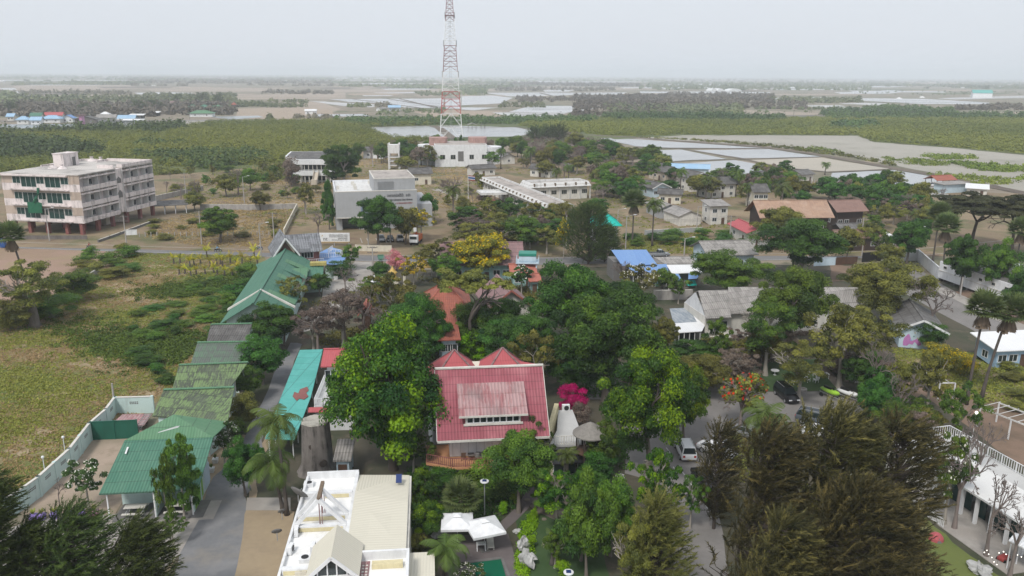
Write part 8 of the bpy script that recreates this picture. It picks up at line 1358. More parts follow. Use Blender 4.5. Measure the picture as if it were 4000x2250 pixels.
# ------------------------------------------------------------------ vehicles
def ring(xs, y, z): return [(x, y, z) for x in xs]
def car(px0, px1, kind, col, label, name='parked_car', cat='car', group='cars parked around the garden', ln=None):
 a, c = P(*px0), P(*px1); d = c - a; rz = math.atan2(d.y, d.x); mid = (a + c) / 2; t = thing(name, label, cat, mid, rz, group)
 L, Wd, Hh = {'suv': (4.8, 1.86, 1.82), 'sedan': (4.6, 1.80, 1.46), 'pickup': (5.3, 1.85, 1.78)}[kind]; h = L / 2; w = Wd / 2; bz = .32
 belt = {'suv': 1.08, 'sedan': .92, 'pickup': 1.05}[kind]; hood = belt - .06
 # lower body: stations along x with half widths and heights
 st = [(-h, .80*w, .50, belt-.18), (-h+.12, .94*w, .36, belt-.02), (-h*.62, w, bz, belt), (0, w, bz, belt), (h*.40, w, bz, belt-.01), (h*.72, .97*w, bz+.02, hood-.04), (h-.14, .88*w, .38, hood-.14), (h, .74*w, .5, hood-.3)]
 V, Fc = [], []
 for x, ww, z0, z1 in st: V += [(x,-ww*.92,z0),(x,-ww,(z0+z1)/2),(x,-ww*.93,z1),(x,ww*.93,z1),(x,ww,(z0+z1)/2),(x,ww*.92,z0)]
 for i in range(len(st)-1):
  for k in range(6): Fc.append((i*6+k, (i+1)*6+k, (i+1)*6+(k+1)%6, i*6+(k+1)%6))
 Fc += [tuple(range(6)), tuple((len(st)-1)*6+k for k in range(6))[::-1]]
 m = MB(); m.add(V, Fc);
 if kind == 'pickup': x0, x1, x2, x3 = -h*.12, -h*.05, h*.28, h*.52
 elif kind == 'suv': x0, x1, x2, x3 = -h+.10, -h+.38, h*.20, h*.50
 else: x0, x1, x2, x3 = -h*.72, -h*.38, h*.16, h*.48
 wt, wb = w*.72, w*.90
 m.add([(x0,-wb,belt-.02),(x3,-wb,belt-.03),(x2,-wt,Hh-.04),(x1,-wt,Hh-.04),(x0,wb,belt-.02),(x3,wb,belt-.03),(x2,wt,Hh-.04),(x1,wt,Hh-.04)], [(0,1,2,3),(7,6,5,4),(0,3,7,4),(1,5,6,2),(3,2,6,7)])
 m.add([(x1,-wt,Hh-.04),(x2,-wt,Hh-.04),(x2,wt,Hh-.04),(x1,wt,Hh-.04),(x1+.12,-wt*.85,Hh),(x2-.12,-wt*.85,Hh),(x2-.12,wt*.85,Hh),(x1+.12,wt*.85,Hh)], [(4,5,6,7),(0,1,5,4),(1,2,6,5),(2,3,7,6),(3,0,4,7)])
 body = m.build('body', col, t, bevel=.03)
 def lerp(p, q, f): return tuple(p[i] + (q[i]-p[i])*f for i in range(3))
 def pane(c4, off, nm='window'):
  ctr = [sum(p[i] for p in c4)/4 for i in range(3)]; q = [lerp(p, ctr, .10) for p in c4]; m = MB(); m.add([tuple(p[i]+off[i] for i in range(3)) for p in q] + [tuple(p[i]-off[i] for i in range(3)) for p in q], [(0,1,2,3),(7,6,5,4),(0,4,5,1),(1,5,6,2),(2,6,7,3),(3,7,4,0)]); m.build(nm, 'glass', t)
 b0, b1, t0_, t1_ = (x0,-wb,belt+.03),(x3,-wb,belt+.03),(x2,-wt,Hh-.08),(x1,-wt,Hh-.08)
 for s in (1, -1):
  f = [(p[0], p[1]*s, p[2]) for p in (b0, b1, t0_, t1_)]; mb_, mt_ = lerp(f[0], f[1], .5), lerp(f[3], f[2], .48); pane([f[0], mb_, mt_, f[3]], (0, -.02*s, .0), 'side_window'); pane([mb_, f[1], f[2], mt_], (0, -.02*s, .0), 'side_window')
 pane([(x3,-wb*.96,belt+.03),(x3,wb*.96,belt+.03),(x2,wt*.95,Hh-.08),(x2,-wt*.95,Hh-.08)], (.03,0,.02), 'windscreen'); pane([(x0,-wb*.96,belt+.03),(x1,-wt*.95,Hh-.08),(x1,wt*.95,Hh-.08),(x0,wb*.96,belt+.03)], (-.03,0,.01), 'rear_window')
 if kind == 'pickup': m = MB(); m.box(-h+.22, -w*.78, belt-.30, x0-.12, w*.78, belt+.01); m.build('cargo_bed', 'black', t)
 for sx in (-h*.60, h*.62):
  for s in (-1, 1):
   m = MB(); m.tube([(sx, s*(w-.22), .34),(sx, s*(w+.01), .34)], .34, 18); wh = m.build('wheel', 'tyre', t); m = MB(); m.tube([(sx, s*(w+.0), .34),(sx, s*(w+.025), .34)], .21, 14); m.build('rim', 'steel', wh)
 for s in (-1, 1):
  m = MB(); m.box(h-.17, s*w*.58-.2, hood-.36, h+.0, s*w*.58+.2, hood-.22); m.build('headlight', 'head_lamp', t); m = MB(); m.box(-h-.01, s*w*.66-.13, belt-.36, -h+.09, s*w*.66+.13, belt-.12); m.build('taillight', 'tail_lamp', t)
  m = MB(); m.box(x3-.35, s*(w+.02)-.09, belt-.02, x3-.2, s*(w+.02)+.09, belt+.12); m.build('mirror', col, t)
 m = MB(); m.box(h-.03, -w*.35, .42, h+.02, w*.35, .56); m.build('grille', 'black', t); m = MB(); m.box(-h-.02, -.26, .55, -h+.02, .26, .67); m.build('licence_plate', 'white', t)
 if kind == 'suv': m = MB(); [m.bar((x1+.2, s*wt*.9, Hh+.05), (x2-.1, s*wt*.9, Hh+.05), .05) for s in (-1, 1)]; m.build('roof_rack', 'steel', t)
 return t
car((2697,1822), (2655,1728), 'suv', 'car_white', 'white sports utility vehicle seen from behind on the asphalt drive'); car((2720,1850), (2788,1935), 'sedan', 'car_black', 'glossy black saloon partly under the casuarina on the drive'); car((3036,1528), (3106,1588), 'suv', 'car_black', 'black crossover with a bright front parked beside the lawn'); car((3110,1640), (3262,1672), 'suv', 'car_grey', 'grey sports utility vehicle parked sideways below the watercraft'); car((3130,1694), (3270,1718), 'sedan', 'car_white', 'white car just below the grey sports utility vehicle')
car((2800,1720), (2850,1800), 'sedan', 'car_silver', 'silver white car half hidden under the palm fronds'); car((3270,1880), (3360,1900), 'sedan', 'car_silver', 'silver car glimpsed through the casuarina crowns')
car((1488,926), (1491,958), 'pickup', 'car_silver', 'silver pickup parked nose out, first of the row by the roadside wall', group='cars parked by the telecom block'); car((1522,925), (1527,958), 'sedan', 'car_black', 'black car parked between two silver ones by the roadside wall', group='cars parked by the telecom block'); car((1561,925), (1565,958), 'pickup', 'car_silver', 'pale silver pickup parked beside the orange truck', group='cars parked by the telecom block')
car((2543,1003), (2601,1001), 'pickup', 'car_silver', 'silver pickup parked on the main road behind the blue roof', group='cars on the main road'); car((3612,729), (3651,729), 'pickup', 'car_white', 'white pickup parked at the pond edge', group='cars at the pond'); car((3700,750), (3730,749), 'sedan', 'car_white', 'small white car parked before the blue grey shed', group='cars at the pond')
car((2775,1765), (2822,1782), 'sedan', 'car_white', 'white car beneath the leaning palm frond'); car((2900,1700), (2960,1720), 'sedan', 'car_silver', 'silver car parked left of the grey sports utility vehicle'); car((2560,1600), (2640,1560), 'sedan', 'car_silver', 'silver car in the shade behind the pale branched tree')
# orange crane truck
p = P(1625, 950); t = thing('crane_truck', 'orange and white utility truck with a folded crane arm', 'truck', p, R(-95)); box_part(t, 'chassis', 'black', -3.2, -1.0, .5, 3.2, 1.0, .75); box_part(t, 'cab', 'white', 1.6, -1.05, .76, 3.2, 1.05, 2.6, bevel=.1); box_part(t, 'windscreen', 'glass', 3.19, -.9, 1.6, 3.23, .9, 2.35); box_part(t, 'cargo_body', 'orange', -3.2, -1.1, .76, 1.3, 1.1, 2.1, bevel=.03)
m = MB(); m.bar((-.5, 0, 2.1), (-.5, 0, 3.6), .3); m.bar((-.5, 0, 3.6), (2.6, .4, 4.3), .22); m.build('crane_arm', 'orange', t); box_part(t, 'bucket', 'white', 2.4, .1, 3.6, 3.1, .8, 4.5)
for x in (-2.2, -1.0, 2.4):
 for s in (-1, 1): m = MB(); m.tube([(x, s*.75, .48), (x, s*1.08, .48)], .48, 16); m.build('wheel', 'tyre', t)
p = P(1928, 812); t = thing('tractor', 'small red tractor parked by the flat entrance canopy', 'tractor', p, R(-70)); box_part(t, 'engine_hood', 'red_paint', .1, -.4, .7, 1.6, .4, 1.4, bevel=.05); box_part(t, 'seat', 'black', -.9, -.3, .9, -.4, .3, 1.3); m = MB(); [m.bar((x, s*.6, .9), (x, s*.6, 2.4), .07) for x in (-1.1, .1) for s in (-1, 1)]; m.box(-1.2,-.7,2.4,.2,.7,2.48); m.build('canopy', 'red_paint', t)
for x, r in ((-.7, .7), (1.2, .45)):
 for s in (-1, 1): m = MB(); m.tube([(x, s*.5, r), (x, s*.85, r)], r, 16); m.build('wheel', 'tyre', t)
# people: one skinned surface each
def person(px, py, label, pose='stand', top='light_blue', legs='dark_concrete', z=0, rz=0, at=None, hair='black', group=None):
 base = at or P(px, py, z); t = thing('person', label, 'person', base, rz, group); t.location.z = base[2]
 if pose == 'stand': J = dict(pel=(0,0,.95), che=(0,0,1.32), nec=(0,0,1.48), hed=(0,.02,1.62), hp=(.09,0,.90), kn=(.11,.03,.5), an=(.12,-.02,.09), to=(.13,.15,.03), sh=(.19,0,1.42), el=(.25,-.04,1.14), wr=(.24,.12,.93), ha=(.23,.2,.88))
 else: J = dict(pel=(0,0,.80), che=(0,.10,1.16), nec=(0,.16,1.31), hed=(0,.22,1.45), hp=(.09,.02,.78), kn=(.19,.45,.72), an=(.17,.36,.30), to=(.17,.50,.25), sh=(.19,.13,1.26), el=(.27,.33,1.06), wr=(.27,.58,1.02), ha=(.26,.66,1.02))
 vs, rad, es = [], [], []
 def v(p, r): vs.append(p); rad.append(r); return len(vs) - 1
 def e(a, b): es.append((a, b)); return b
 pl = v(J['pel'], .14); ch = e(pl, v(J['che'], .16)); nk = e(ch, v(J['nec'], .06)); e(nk, v(J['hed'], .095))
 for s in (1, -1):
  q = lambda k: (J[k][0]*s, J[k][1], J[k][2]); a = e(pl, v(q('hp'), .10)); a = e(a, v(q('kn'), .065)); a = e(a, v(q('an'), .045)); e(a, v(q('to'), .035)); a = e(ch, v(q('sh'), .065)); a = e(a, v(q('el'), .045)); a = e(a, v(q('wr'), .03)); e(a, v(q('ha'), .035))
 me = bpy.data.meshes.new('body'); me.from_pydata(vs, es, []); o = bpy.data.objects.new('body', me); COL.objects.link(o); o.parent = t; md = o.modifiers.new('skin', 'SKIN');
 for i, r in enumerate(rad): me.skin_vertices[0].data[i].radius = (r, r)
 me.skin_vertices[0].data[0].use_root = True; sb = o.modifiers.new('sub', 'SUBSURF'); sb.levels = 1; sb.render_levels = 1; bpy.context.view_layer.update()
 dg = bpy.context.evaluated_depsgraph_get(); m2 = bpy.data.meshes.new_from_object(o.evaluated_get(dg)); o.modifiers.clear(); o.data = m2; m2.materials.clear()
 for nm in ('skin', top, legs): m2.materials.append(M[nm])
 for f in m2.polygons:
  c = f.center; f.use_smooth = True
  if pose == 'stand': f.material_index = 0 if (c.z > 1.47 or (abs(c.x) > .2 and c.z < 1.2 and c.z > .8) or c.z < .1) else (1 if c.z > .96 else 2)
  else: f.material_index = 0 if (c.z > 1.31 or c.y > .55) else (2 if (c.z < .86 or c.y > .3 and c.z < .95) else 1)
 hx = J['hed']; m = MB(); m.lathe([(.02, .12), (.085, .09), (.11, .02), (.10, -.05)][::-1], 12); ho = m.build('hair', hair, t, smooth=True); ho.location = (hx[0], hx[1]-.015, hx[2]+.02)
 return t
def motorbike(px, py, label, rz, rider=None, col='red_paint'):
 p = P(px, py); t = thing('motorcycle', label, 'motorcycle', p, rz, 'motorcycles');
 for y in (-.62, .62): m = MB(); m.tube([(-.05, y, .30), (.05, y, .30)], .30, 18); wo = m.build('wheel', 'tyre', t); m = MB(); m.tube([(-.06, y, .30), (.06, y, .30)], .18, 12); m.build('rim', 'steel', wo)
 m = MB(); m.tube([(0,-.85,.72),(0,-.4,.66),(0,0,.55),(0,.3,.62),(0,.5,.85)], [.08,.15,.16,.12,.07], 8); m.build('body', col, t); m = MB(); m.box(-.13,-.75,.74,.13,.0,.82); m.build('seat', 'black', t, bevel=.02)
 m = MB(); m.bar((-.32,.42,1.02),(.32,.42,1.02),.04); m.bar((0,.62,.3),(0,.44,1.02),.07); m.build('handlebar', 'steel', t); m = MB(); m.box(-.08,.56,.78,.08,.66,.92); m.build('headlight', 'head_lamp', t); m = MB(); m.box(-.1,-.2,.25,.1,.25,.5); m.build('engine', 'steel', t)
 if rider: c, s = math.cos(rz), math.sin(rz); person(0, 0, rider[0], 'ride', rider[1], 'dark_concrete', rz=rz, at=(p.x + s*.3, p.y - c*.3, .02))
motorbike(352, 972, 'dark motorcycle with bulky load on the main road near the derelict hotel', R(-95), ('rider in dark clothes on the loaded motorcycle', 'red_paint'), 'dark_concrete'); motorbike(852, 984, 'motorcycle on the main road beyond the young palms', R(-80), ('rider in a pale shirt on the middle motorcycle', 'light_blue'), 'black'); motorbike(1013, 976, 'motorcycle on the main road beside the grey gabled house', R(85), ('rider in a grey shirt on the right motorcycle', 'off_white'), 'blue_paint')
motorbike(2628, 1718, 'red motorcycle standing behind the white vehicle on the drive', R(20)); person(2614, 1712, 'person in dark clothes standing by the red motorcycle', 'stand', 'dark_concrete', 'black'); person(2582, 1122, 'person in a white shirt in front of the blue roofed house', 'stand', 'off_white', 'grey_wood'); person(2220, 1846, 'person in a white shirt walking in front of the glass fronted room', 'stand', 'white', 'dark_concrete')
# watercraft on trailers
def jetski(px, py, rz, col, label):
 p = P(px, py); t = thing('jet_ski', label, 'jet ski', (p.x, p.y, 0), rz, 'jet skis parked by the lawn'); t.location.z = .55; V, Fc = [], []; st = [(-1.55,.45,.10,.50),(-.9,.52,.0,.58),(0,.54,-.02,.62),(.7,.46,.0,.72),(1.25,.26,.12,.74),(1.6,.05,.38,.66)]
 for y, w, z0, z1 in st: V += [(0,y,z0),(w*.7,y,z0+.12),(w,y,z0+.3),(w*.75,y,z1-.08),(0,y,z1),(-w*.75,y,z1-.08),(-w,y,z0+.3),(-w*.7,y,z0+.12)]
 for i in range(5): Fc += [(i*8+k,(i+1)*8+k,(i+1)*8+(k+1)%8,i*8+(k+1)%8) for k in range(8)]
 Fc += [tuple(range(8)), tuple(40+k for k in range(8))[::-1]]; m = MB(); m.add(V, Fc); m.build('hull', col, t, smooth=True); box_part(t, 'seat', 'black', -.17, -1.2, .52, .17, .15, .86, bevel=.06); m = MB(); m.bar((-.36,.45,1.02),(.36,.45,1.02),.05); m.bar((0,.6,.65),(0,.42,1.02),.16); m.build('handlebar', 'black', t)
 tr = thing('boat_trailer', 'low trailer under the ' + label.split(' on ')[0], 'trailer', (p.x, p.y, 0), rz, 'jet ski trailers'); m = MB(); m.bar((-.45,-1.5,.45),(-.35,.9,.45),.08); m.bar((.45,-1.5,.45),(.35,.9,.45),.08); m.bar((-.35,.9,.45),(0,2.6,.45),.08); m.bar((.35,.9,.45),(0,2.6,.45),.08); m.bar((-.75,-.8,.4),(.75,-.8,.4),.08); m.bar((0,2.5,.45),(0,2.5,.0),.07); m.build('frame', 'steel', tr)
 for s in (-1, 1): m = MB(); m.tube([(s*.72,-.8,.28),(s*.90,-.8,.28)], .28, 16); m.build('wheel', 'tyre', tr)
jetski(3242, 1552, R(-158), 'lime_green', 'lime green and black jet ski on a trailer'); jetski(3310, 1558, R(-150), 'car_white', 'white and blue jet ski on a trailer')
# garden things
def pchair(px, py, rz, label, mat='white', z=0, grp='white plastic garden chairs'):
 p = P(px, py, z); t = thing('garden_chair', label, 'chair', p, rz, grp); t.location.z = z; box_part(t, 'seat', mat, -.28,-.28,.38,.28,.28,.43); m = MB(); m.slab([(-.26,.24,.95),(.26,.24,.95),(.22,.34,.96),(-.22,.34,.96)], .52); m.build('backrest', mat, t)
 for s in (-1, 1): m = MB(); m.box(s*.3-.05,-.28,.58,s*.3+.05,.28,.62); m.build('armrest', mat, t); [box_part(t, 'leg', mat, s*.26-.03,y-.03,0,s*.26+.03,y+.03,.38) for y in (-.25,.25)]
pchair(3163,1462,0,'white garden chair at the back of the lawn group'); pchair(3153,1492,R(120),'white garden chair at the left of the lawn group'); pchair(3186,1494,R(200),'white garden chair at the front of the lawn group'); pchair(3186,1472,R(-60),'white garden chair close to the white lawn table')
def gtable(px, py, label, w=.8, h=.72, round_=False, mat='white', z=0):
 p = P(px, py, z); t = thing('garden_table', label, 'table', p, R(5)); t.location.z = z
 if round_: m = MB(); m.lathe([(w,h),(w,h+.06)], 20); m.build('table_top', mat, t); m = MB(); m.lathe([(.3,0),(.08,.15),(.08,h)], 12); m.build('pedestal', mat, t)
 else: box_part(t, 'table_top', mat, -w,-w*.6,h,w,w*.6,h+.05); [box_part(t, 'leg', mat, sx*w*.85-.04,sy*w*.5-.04,0,sx*w*.85+.04,sy*w*.5+.04,h) for sx in (-1,1) for sy in (-1,1)]
gtable(3213,1478,'white rectangular table on the lawn'); gtable(3026,1465,'white round stone table on the lawn', .6, .7, True); gtable(2323,1826,'white round table in front of the hedge mound', .55, .75, True); gtable(1880,2150,'white table under the right square canopy', .45, .7); gtable(3110,1500,'low white bench at the front of the lawn', .6, .4)
for x, y, s, rz, lab in ((1787, 2128, 1, 0, 'square white canopy parasol by the pool, left one'), (1893, 2150, 1.06, R(18), 'square white canopy parasol by the pool, tilted right one')):
 p = P(x, y - 28 + 28, 0); t = thing('canopy_parasol', lab, 'parasol', p, rz + R(3), 'square white parasols by the pool'); r = 1.45*s; z = 2.45; m = MB(); c = [(-r,-r),(r,-r),(r,r),(-r,r)]; q = .32
 m.add([(x_,y_,z) for x_,y_ in c] + [(x_*q/r,y_*q/r,z+.55) for x_,y_ in c], [(k,(k+1)%4,4+(k+1)%4,4+k) for k in range(4)]); m.add([(x_,y_,z) for x_,y_ in c] + [(x_,y_,z-.22) for x_,y_ in c], [(k,4+k,4+(k+1)%4,(k+1)%4) for k in range(4)]); cn = m.build('canopy', 'white', t); m = MB(); m.add([(x_*.4/r,y_*.4/r,z+.62) for x_,y_ in c] + [(0,0,z+.78)], [(0,1,4),(1,2,4),(2,3,4),(3,0,4),(3,2,1,0)]); m.build('vent_cap', 'white', cn); m = MB(); m.tube([(0,0,0),(0,0,z+.5)], .05, 8); m.build('pole', 'steel', t); box_part(t, 'base', 'dark_concrete', -.4,-.4,0,.4,.4,.1)
q = P(1915, 2128); lounger(q, R(5), 'grey white sun lounger beside the right square canopy', 'off_white')
sheet('pool_deck', [(1730,2095),(1985,2085),(2035,2260),(2080,2420),(1700,2420),(1745,2230)], 'deck', 8); sheet('pool', [(1832,2202),(1956,2186),(1990,2300),(2020,2420),(1820,2420)], 'pool_tile', 10)
b = Bd('pool_edge', 'dark stone coping round the green swimming pool', 'pool edge', (1826,2202), (1958,2185), 0); m = MB(); m.box(-.1,-.05,0,b.L+.1,.22,.14); m.box(b.L-.05,-6,0,b.L+.2,-.051,.14); m.box(-.15,-6,0,.05,-.051,.14); m.build('coping', 'dark_concrete', b.t)
b = Bd('side_canopy_roof', 'small cream metal roof joined right of the large white roof', 'canopy', (1592,2240), (1700,2236), 3.4); roofpoly(b, [[(1590,2330,3.2),(1700,2325,3.2),(1697,2155,3.5),(1588,2160,3.5)]], 'cream_roof'); box_part(b.t, 'wall', 'off_white', .2,-2.0,0,b.L-.2,1.4,3.1)
strip('path', [(2120,1880),(2075,1930),(2040,1985),(1995,2030),(1960,2060),(1940,2090)], 1.2, 'deck', 9)
def pot(px, py, mat, plant, label, grp, s=1.0):
 p = P(px, py); t = thing('plant_pot', label, 'plant pot', p, R(10), grp); r = .36*s; m = MB(); m.add([(x*r*.75,y*r*.75,0) for x,y in ((-1,-1),(1,-1),(1,1),(-1,1))] + [(x*r,y*r,.6*s) for x,y in ((-1,-1),(1,-1),(1,1),(-1,1))], [(3,2,1,0),(4,5,6,7)] + [(k,(k+1)%4,4+(k+1)%4,4+k) for k in range(4)]); m.build('pot', mat, t, bevel=.02)
 rs = np.random.RandomState(int(px)); n = 60; a = rs.rand(n)*6.28; d = np.stack([np.cos(a)*.6, np.sin(a)*.6, .8+.4*rs.rand(n)], 1); d /= np.linalg.norm(d,axis=1,keepdims=True); B = np.zeros((n,3)); B[:,2] = .6*s; e = B + d*(.35+.4*rs.rand(n,1))*s; sd = np.stack([-np.sin(a), np.cos(a), 0*a],1)*.04*s; mid = (B+e)/2; V = np.stack([B, mid+sd, e, mid-sd],1).reshape(-1,3); o = bpy.data.objects.new('plant', mesh_quads('plant', V, rs.rand(n), plant)); COL.objects.link(o); o.parent = t
for i, (x, y) in enumerate([(132,2032),(165,2030),(214,2025),(268,2022),(319,2019)]): pot(x, y, 'purple', 'grass_blade', 'square purple pot with spiky plant, ' + ['leftmost of the five','second from the left','middle one of the five','second from the pink pot','right beside the pink pot'][i], 'purple pots along the sand yard', 1.0)
pot(371, 2016, 'pink', 'grass_blade', 'square pink pot at the right end of the pot row', 'purple pots along the sand yard')
for i, (x, y) in enumerate([(806,1888),(827,1845),(842,1808)]): pot(x, y, 'white', 'leaf_mid', 'white pot beside the lime painted wall, ' + ['nearest one','middle one','farthest one'][i], 'white pots beside the lime wall', .9)
for i, (x, y) in enumerate([(1318,1088),(1330,1082),(1340,1074),(1348,1064),(1355,1052),(1312,1092)]): pot(x, y, 'white', 'leaf_mid', 'white planter at the street kerb below the blue roof, ' + ['second from the near end','third from the near end','third from the far end','second from the far end','farthest one','nearest one'][i], 'white planters at the street kerb', 1.3)
def rock(px, py, s, label, seed, h=.7):
 p = P(px, py); rs = np.random.RandomState(seed); m = MB(); n, r_ = 14, 8; vs = []
 for i in range(r_+1):
  f = i/r_*math.pi
  for k in range(n): a = 2*math.pi*k/n; r = s*(1+.28*math.sin(3*a+seed+i)+.16*math.sin(7*a+2*i)+.08*rs.randn()); vs.append((r*math.sin(f)*math.cos(a), r*.7*math.sin(f)*math.sin(a), s*h*(1-math.cos(f))*.8*(1+.1*rs.randn())-.05))
 m.add(vs, [(i*n+k, i*n+(k+1)%n, (i+1)*n+(k+1)%n, (i+1)*n+k) for i in range(r_) for k in range(n)]); o = m.build('garden_rock', 'rock', smooth=False); o.location = p; o.rotation_euler.z = seed; setp(o, label, 'rock', 'pale garden rocks')
rock(2045, 2150, .7, 'tall pale eroded rock on the lawn, upper one', 1, 1.2); rock(2062, 2205, .95, 'large pale eroded rock on the lawn, lower one', 2, .8); rock(2022, 2082, .4, 'small pale rock beside the garden steps', 3); rock(1710, 2095, .6, 'pale rock under the lower seagrape bush', 4); rock(3830, 2240, 1.1, 'big pale boulder at the bottom right edge', 5, .5); rock(2425, 1868, .45, 'grey boulder at the foot of the pale branched tree', 6)
for i, (x, y, s) in enumerate([(2085,1980,26),(2118,1960,22),(2142,1985,24),(2100,2005,20),(2165,1962,18),(2060,1955,22),(2190,1990,20),(2150,2015,18),(2125,2030,18),(2210,1950,16)]):
 p = P(x, y); r = s/PXM(p)*.55; m = MB(); m.prism([(r*math.cos(a)*(1+.12*math.sin(3*a+i)), r*math.sin(a)) for a in np.linspace(0, 6.283, 11)[:-1]], 0, .06); o = m.build('stepping_stone', 'garden_stone'); o.location = p + Vector((0,0,.03)); setp(o, 'flat round stepping stone in the garden path', 'stepping stone', 'flat stepping stones in the garden path')
for i, (x, y, s, lab) in enumerate([(2070,2125,.9,'spiky yellow bush above the eroded rocks'),(2200,2230,1.1,'spiky yellow bush beside the lower solar lamp'),(2085,2010,.6,'small yellow bush near the leaning trunk'),(1965,1990,.8,'yellow green border plant by the plank path'),(2012,1950,.8,'light green border plant behind the plank path')]):
 tree('bush', 'leaf_lime', x, y+20, y-20*s-16, 52*s, lab, name='border_plant', cat='plant', det=1)
# golden shrine by the street
p = P(1535, 1118); t = thing('golden_shrine', 'small gilded spirit shrine on a cream base beside the street', 'shrine', p); box_part(t, 'base', 'cream', -1.3,-1.3,0,1.3,1.3,1.6); box_part(t, 'pillar_hall', 'yellow_gold', -.7,-.7,1.6,.7,.7,2.9); m = MB(); m.lathe([(1.0,2.9),(.75,3.15),(.65,3.2),(.45,3.5),(.4,3.55),(.15,3.95),(.04,4.4)], 12); m.build('spire', 'yellow_gold', t)
for s in (-1, 1): box_part(t, 'altar_post', 'cream', s*2.4-.25,-.25,0,s*2.4+.25,.25,2.2)
p = P(1475, 1130); t = thing('round_canopy', 'white tent canopy beside the golden shrine', 'canopy', p); m = MB(); m.lathe([(2.3,1.9),(2.3,2.1),(1.2,2.6),(.1,3.0)], 14); m.build('roof', 'white', t); [box_part(t, 'post', 'white', x-.05,y-.05,0,x+.05,y+.05,1.95) for x in (-1.5,1.5) for y in (-1.5,1.5)]
p = P(1660, 1078); t = thing('yellow_awning', 'bright yellow awning in front of the pink roofed hall', 'awning', p); m = MB(); m.slab([(-1.6,-.6,2.0),(1.6,-.6,2.0),(1.6,.8,2.9),(-1.6,.8,2.9)], .08); m.build('fabric', 'yellow_gold', t); [box_part(t, 'post', 'steel', x-.05,-.5,0,x+.05,-.4,1.95) for x in (-1.5,1.5)]
# small things at the houses
p = P(2694, 1124, 0); t = thing('green_shelter', 'small tent with a bright green pitched sheet', 'tent', p, R(15)); m = MB(); m.slab([(-1.1,-.9,.7),(1.1,-.9,.7),(1.1,0,1.6),(-1.1,0,1.6)], .04); m.slab([(-1.1,0,1.6),(1.1,0,1.6),(1.1,.9,.7),(-1.1,.9,.7)], .04); m.build('sheet', 'bright_teal_roof', t); [box_part(t, 'post', 'steel', x-.03,y-.03,0,x+.03,y+.03,.7) for x in (-1,1) for y in (-.8,.8)]
p = P(2566, 1118); m = MB(); m.lathe([(.28,0),(.32,.3),(.32,.8),(.28,.95)], 14); o = m.build('water_drum', 'light_blue', smooth=True); o.location = p; setp(o, 'light blue plastic drum in front of the blue roofed house', 'drum')
p = P(14, 968); t = thing('blue_bin', 'blue wheeled rubbish bin at the left road edge', 'rubbish bin', p, .2); m = MB(); m.add([(-.25,-.3,.1),(.25,-.3,.1),(.25,.3,.1),(-.25,.3,.1),(-.32,-.38,1.0),(.32,-.38,1.0),(.32,.38,1.0),(-.32,.38,1.0)], [(3,2,1,0),(4,5,6,7),(0,1,5,4),(1,2,6,5),(2,3,7,6),(3,0,4,7)]); m.build('body', 'blue_paint', t); box_part(t, 'lid', 'blue_paint', -.35,-.42,1.0,.35,.42,1.07); t.scale = (2,2,2)
p = P(3655, 2108); t = thing('camping_tent', 'small crimson dome tent below the casuarinas', 'tent', p); m = MB(); m.lathe([(.7,0),(.66,.3),(.42,.6),(.04,.75)], 10); m.build('fabric', 'rose_roof', t); m = MB(); m.add([(-.25,-.71,0),(.25,-.71,0),(0,-.55,.5)], [(0,1,2)]); m.build('door', 'dark_concrete', t)
for i, (x, y) in enumerate([(3855,2150),(3862,2165),(3874,2178),(3883,2195),(3894,2205),(3903,2160),(3930,2165),(3975,2168),(3990,2175),(3920,2155),(3845,2158)]):
 m = MB(); m.lathe([(.01,-.05),(.05,0),(.01,.06)], 8); o = m.build('string_light', 'lamp_glow'); o.location = P(x, y, 1.6); setp(o, 'tiny warm bulb hanging on a garden light string', 'string light', 'warm string lights at the bottom right')
m = MB(); pts = [P(x, y, 1.68) for x, y in ((3830,2140),(3855,2150),(3883,2195),(3894,2205),(3905,2160),(3975,2168),(4010,2180))]; m.tube(pts, .012, 4, False); o = m.build('light_string', 'black'); setp(o, 'thin black cable carrying the warm garden bulbs', 'cable'); m = MB()
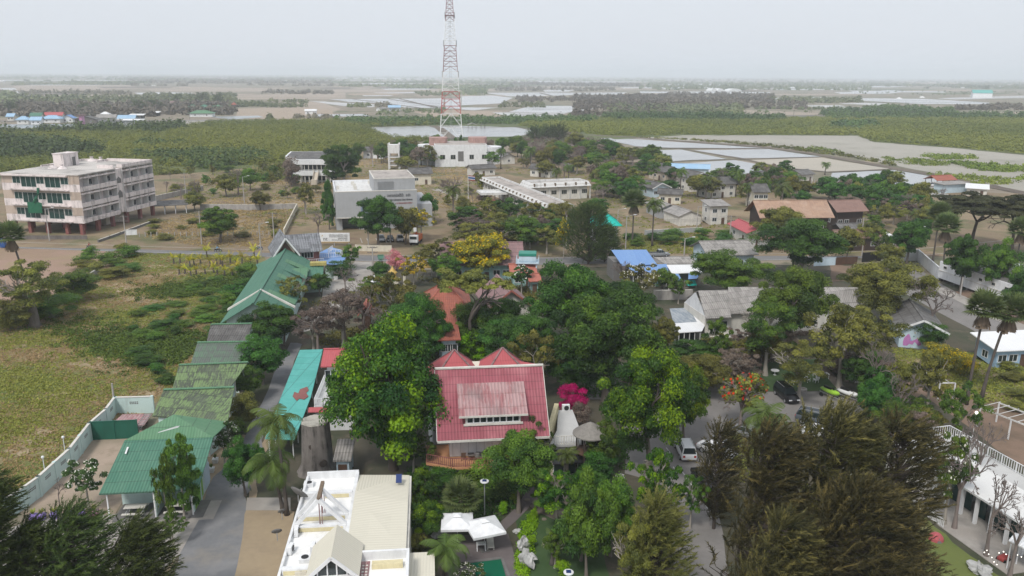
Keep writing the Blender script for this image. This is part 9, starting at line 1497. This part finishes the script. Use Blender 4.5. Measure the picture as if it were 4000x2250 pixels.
p = P(3918, 2190); t = thing('red_ride_toy', 'small red ride on toy car beside the garden bulbs', 'toy car', p, .5); box_part(t, 'body', 'red_paint', -.55,-.3,.15,.55,.3,.5, bevel=.08); [(lambda m, x, s: (m.tube([(x,s*.3,.16),(x,s*.4,.16)], .16, 12), m.build('wheel', 'tyre', t)))(MB(), x, s) for x in (-.35,.35) for s in (-1,1)]
b = Bd('tarpaulin', 'faded maroon striped tarpaulin spread inside the mint wall corner', 'tarpaulin', (425,1664), (560,1660), .9); roofpoly(b, [[(425,1664,.9),(562,1662,.9),(594,1616,.95),(478,1618,.95)]], 'faded_red_roof', .05, 'sheet'); [box_part(b.t, 'support', 'grey_wood', x,y,0,x+.1,y+.1,.84) for x in (.3, b.L-.4) for y in (.2, 2.0)]
m = MB(); a, c = P(527, 1690, .2), P(578, 1618, 3.4); d = Vector((.35, 0, 0)); m.bar(a-d, c-d, .06); m.bar(a+d, c+d, .06); [m.bar(a.lerp(c, k/12)-d, a.lerp(c, k/12)+d, .05) for k in range(13)]; o = m.build('ladder', 'steel'); setp(o, 'long steel ladder leaning on the light green roof', 'ladder')
p = P(1000, 1240);
for i, (x, y, z, lab) in enumerate([(1130,1370,2.95,'blue tarpaulin bundle at the far end of the turquoise roof')]): pass
for x, y, lab in ((3062,1545,'dark round well ring beside the black crossover'),):
 p = P(3134, 1527); m = MB(); m.lathe([(.62,0),(.62,.35),(.5,.35),(.5,.1)], 18); o = m.build('stone_ring', 'concrete'); o.location = p; setp(o, 'low round concrete planter ring at the lawn edge', 'planter ring')
for i, (a, c) in enumerate([((2630,1825),(2645,1850)),((2655,1832),(2678,1862)),((2682,1868),(2706,1905)),((2750,1970),(2780,2005)),((2602,1750),(2618,1772)),((1408,932),(1415,950)),((1432,932),(1441,950)),((1468,932),(1478,950)),((1504,932),(1512,950))]): strip('road_marking', [a, c], .12, 'line_paint', 12)
p = P(3350, 1528); t = thing('white_signpost', 'small white fingerpost signs beside the brick path', 'sign', p); [box_part(t, 'board', 'white', -.5+.1*k,-.03,1.2+.35*k,.5+.1*k,.03,1.42+.35*k) for k in range(3)]; box_part(t, 'post', 'brown_wood', -.05,.04,0,.05,.12,2.4)
sheet('earth_lot', [(3240,1020),(3250,1018)] + [(3255,1030),(3245,1032)], 'brown_soil', 6)
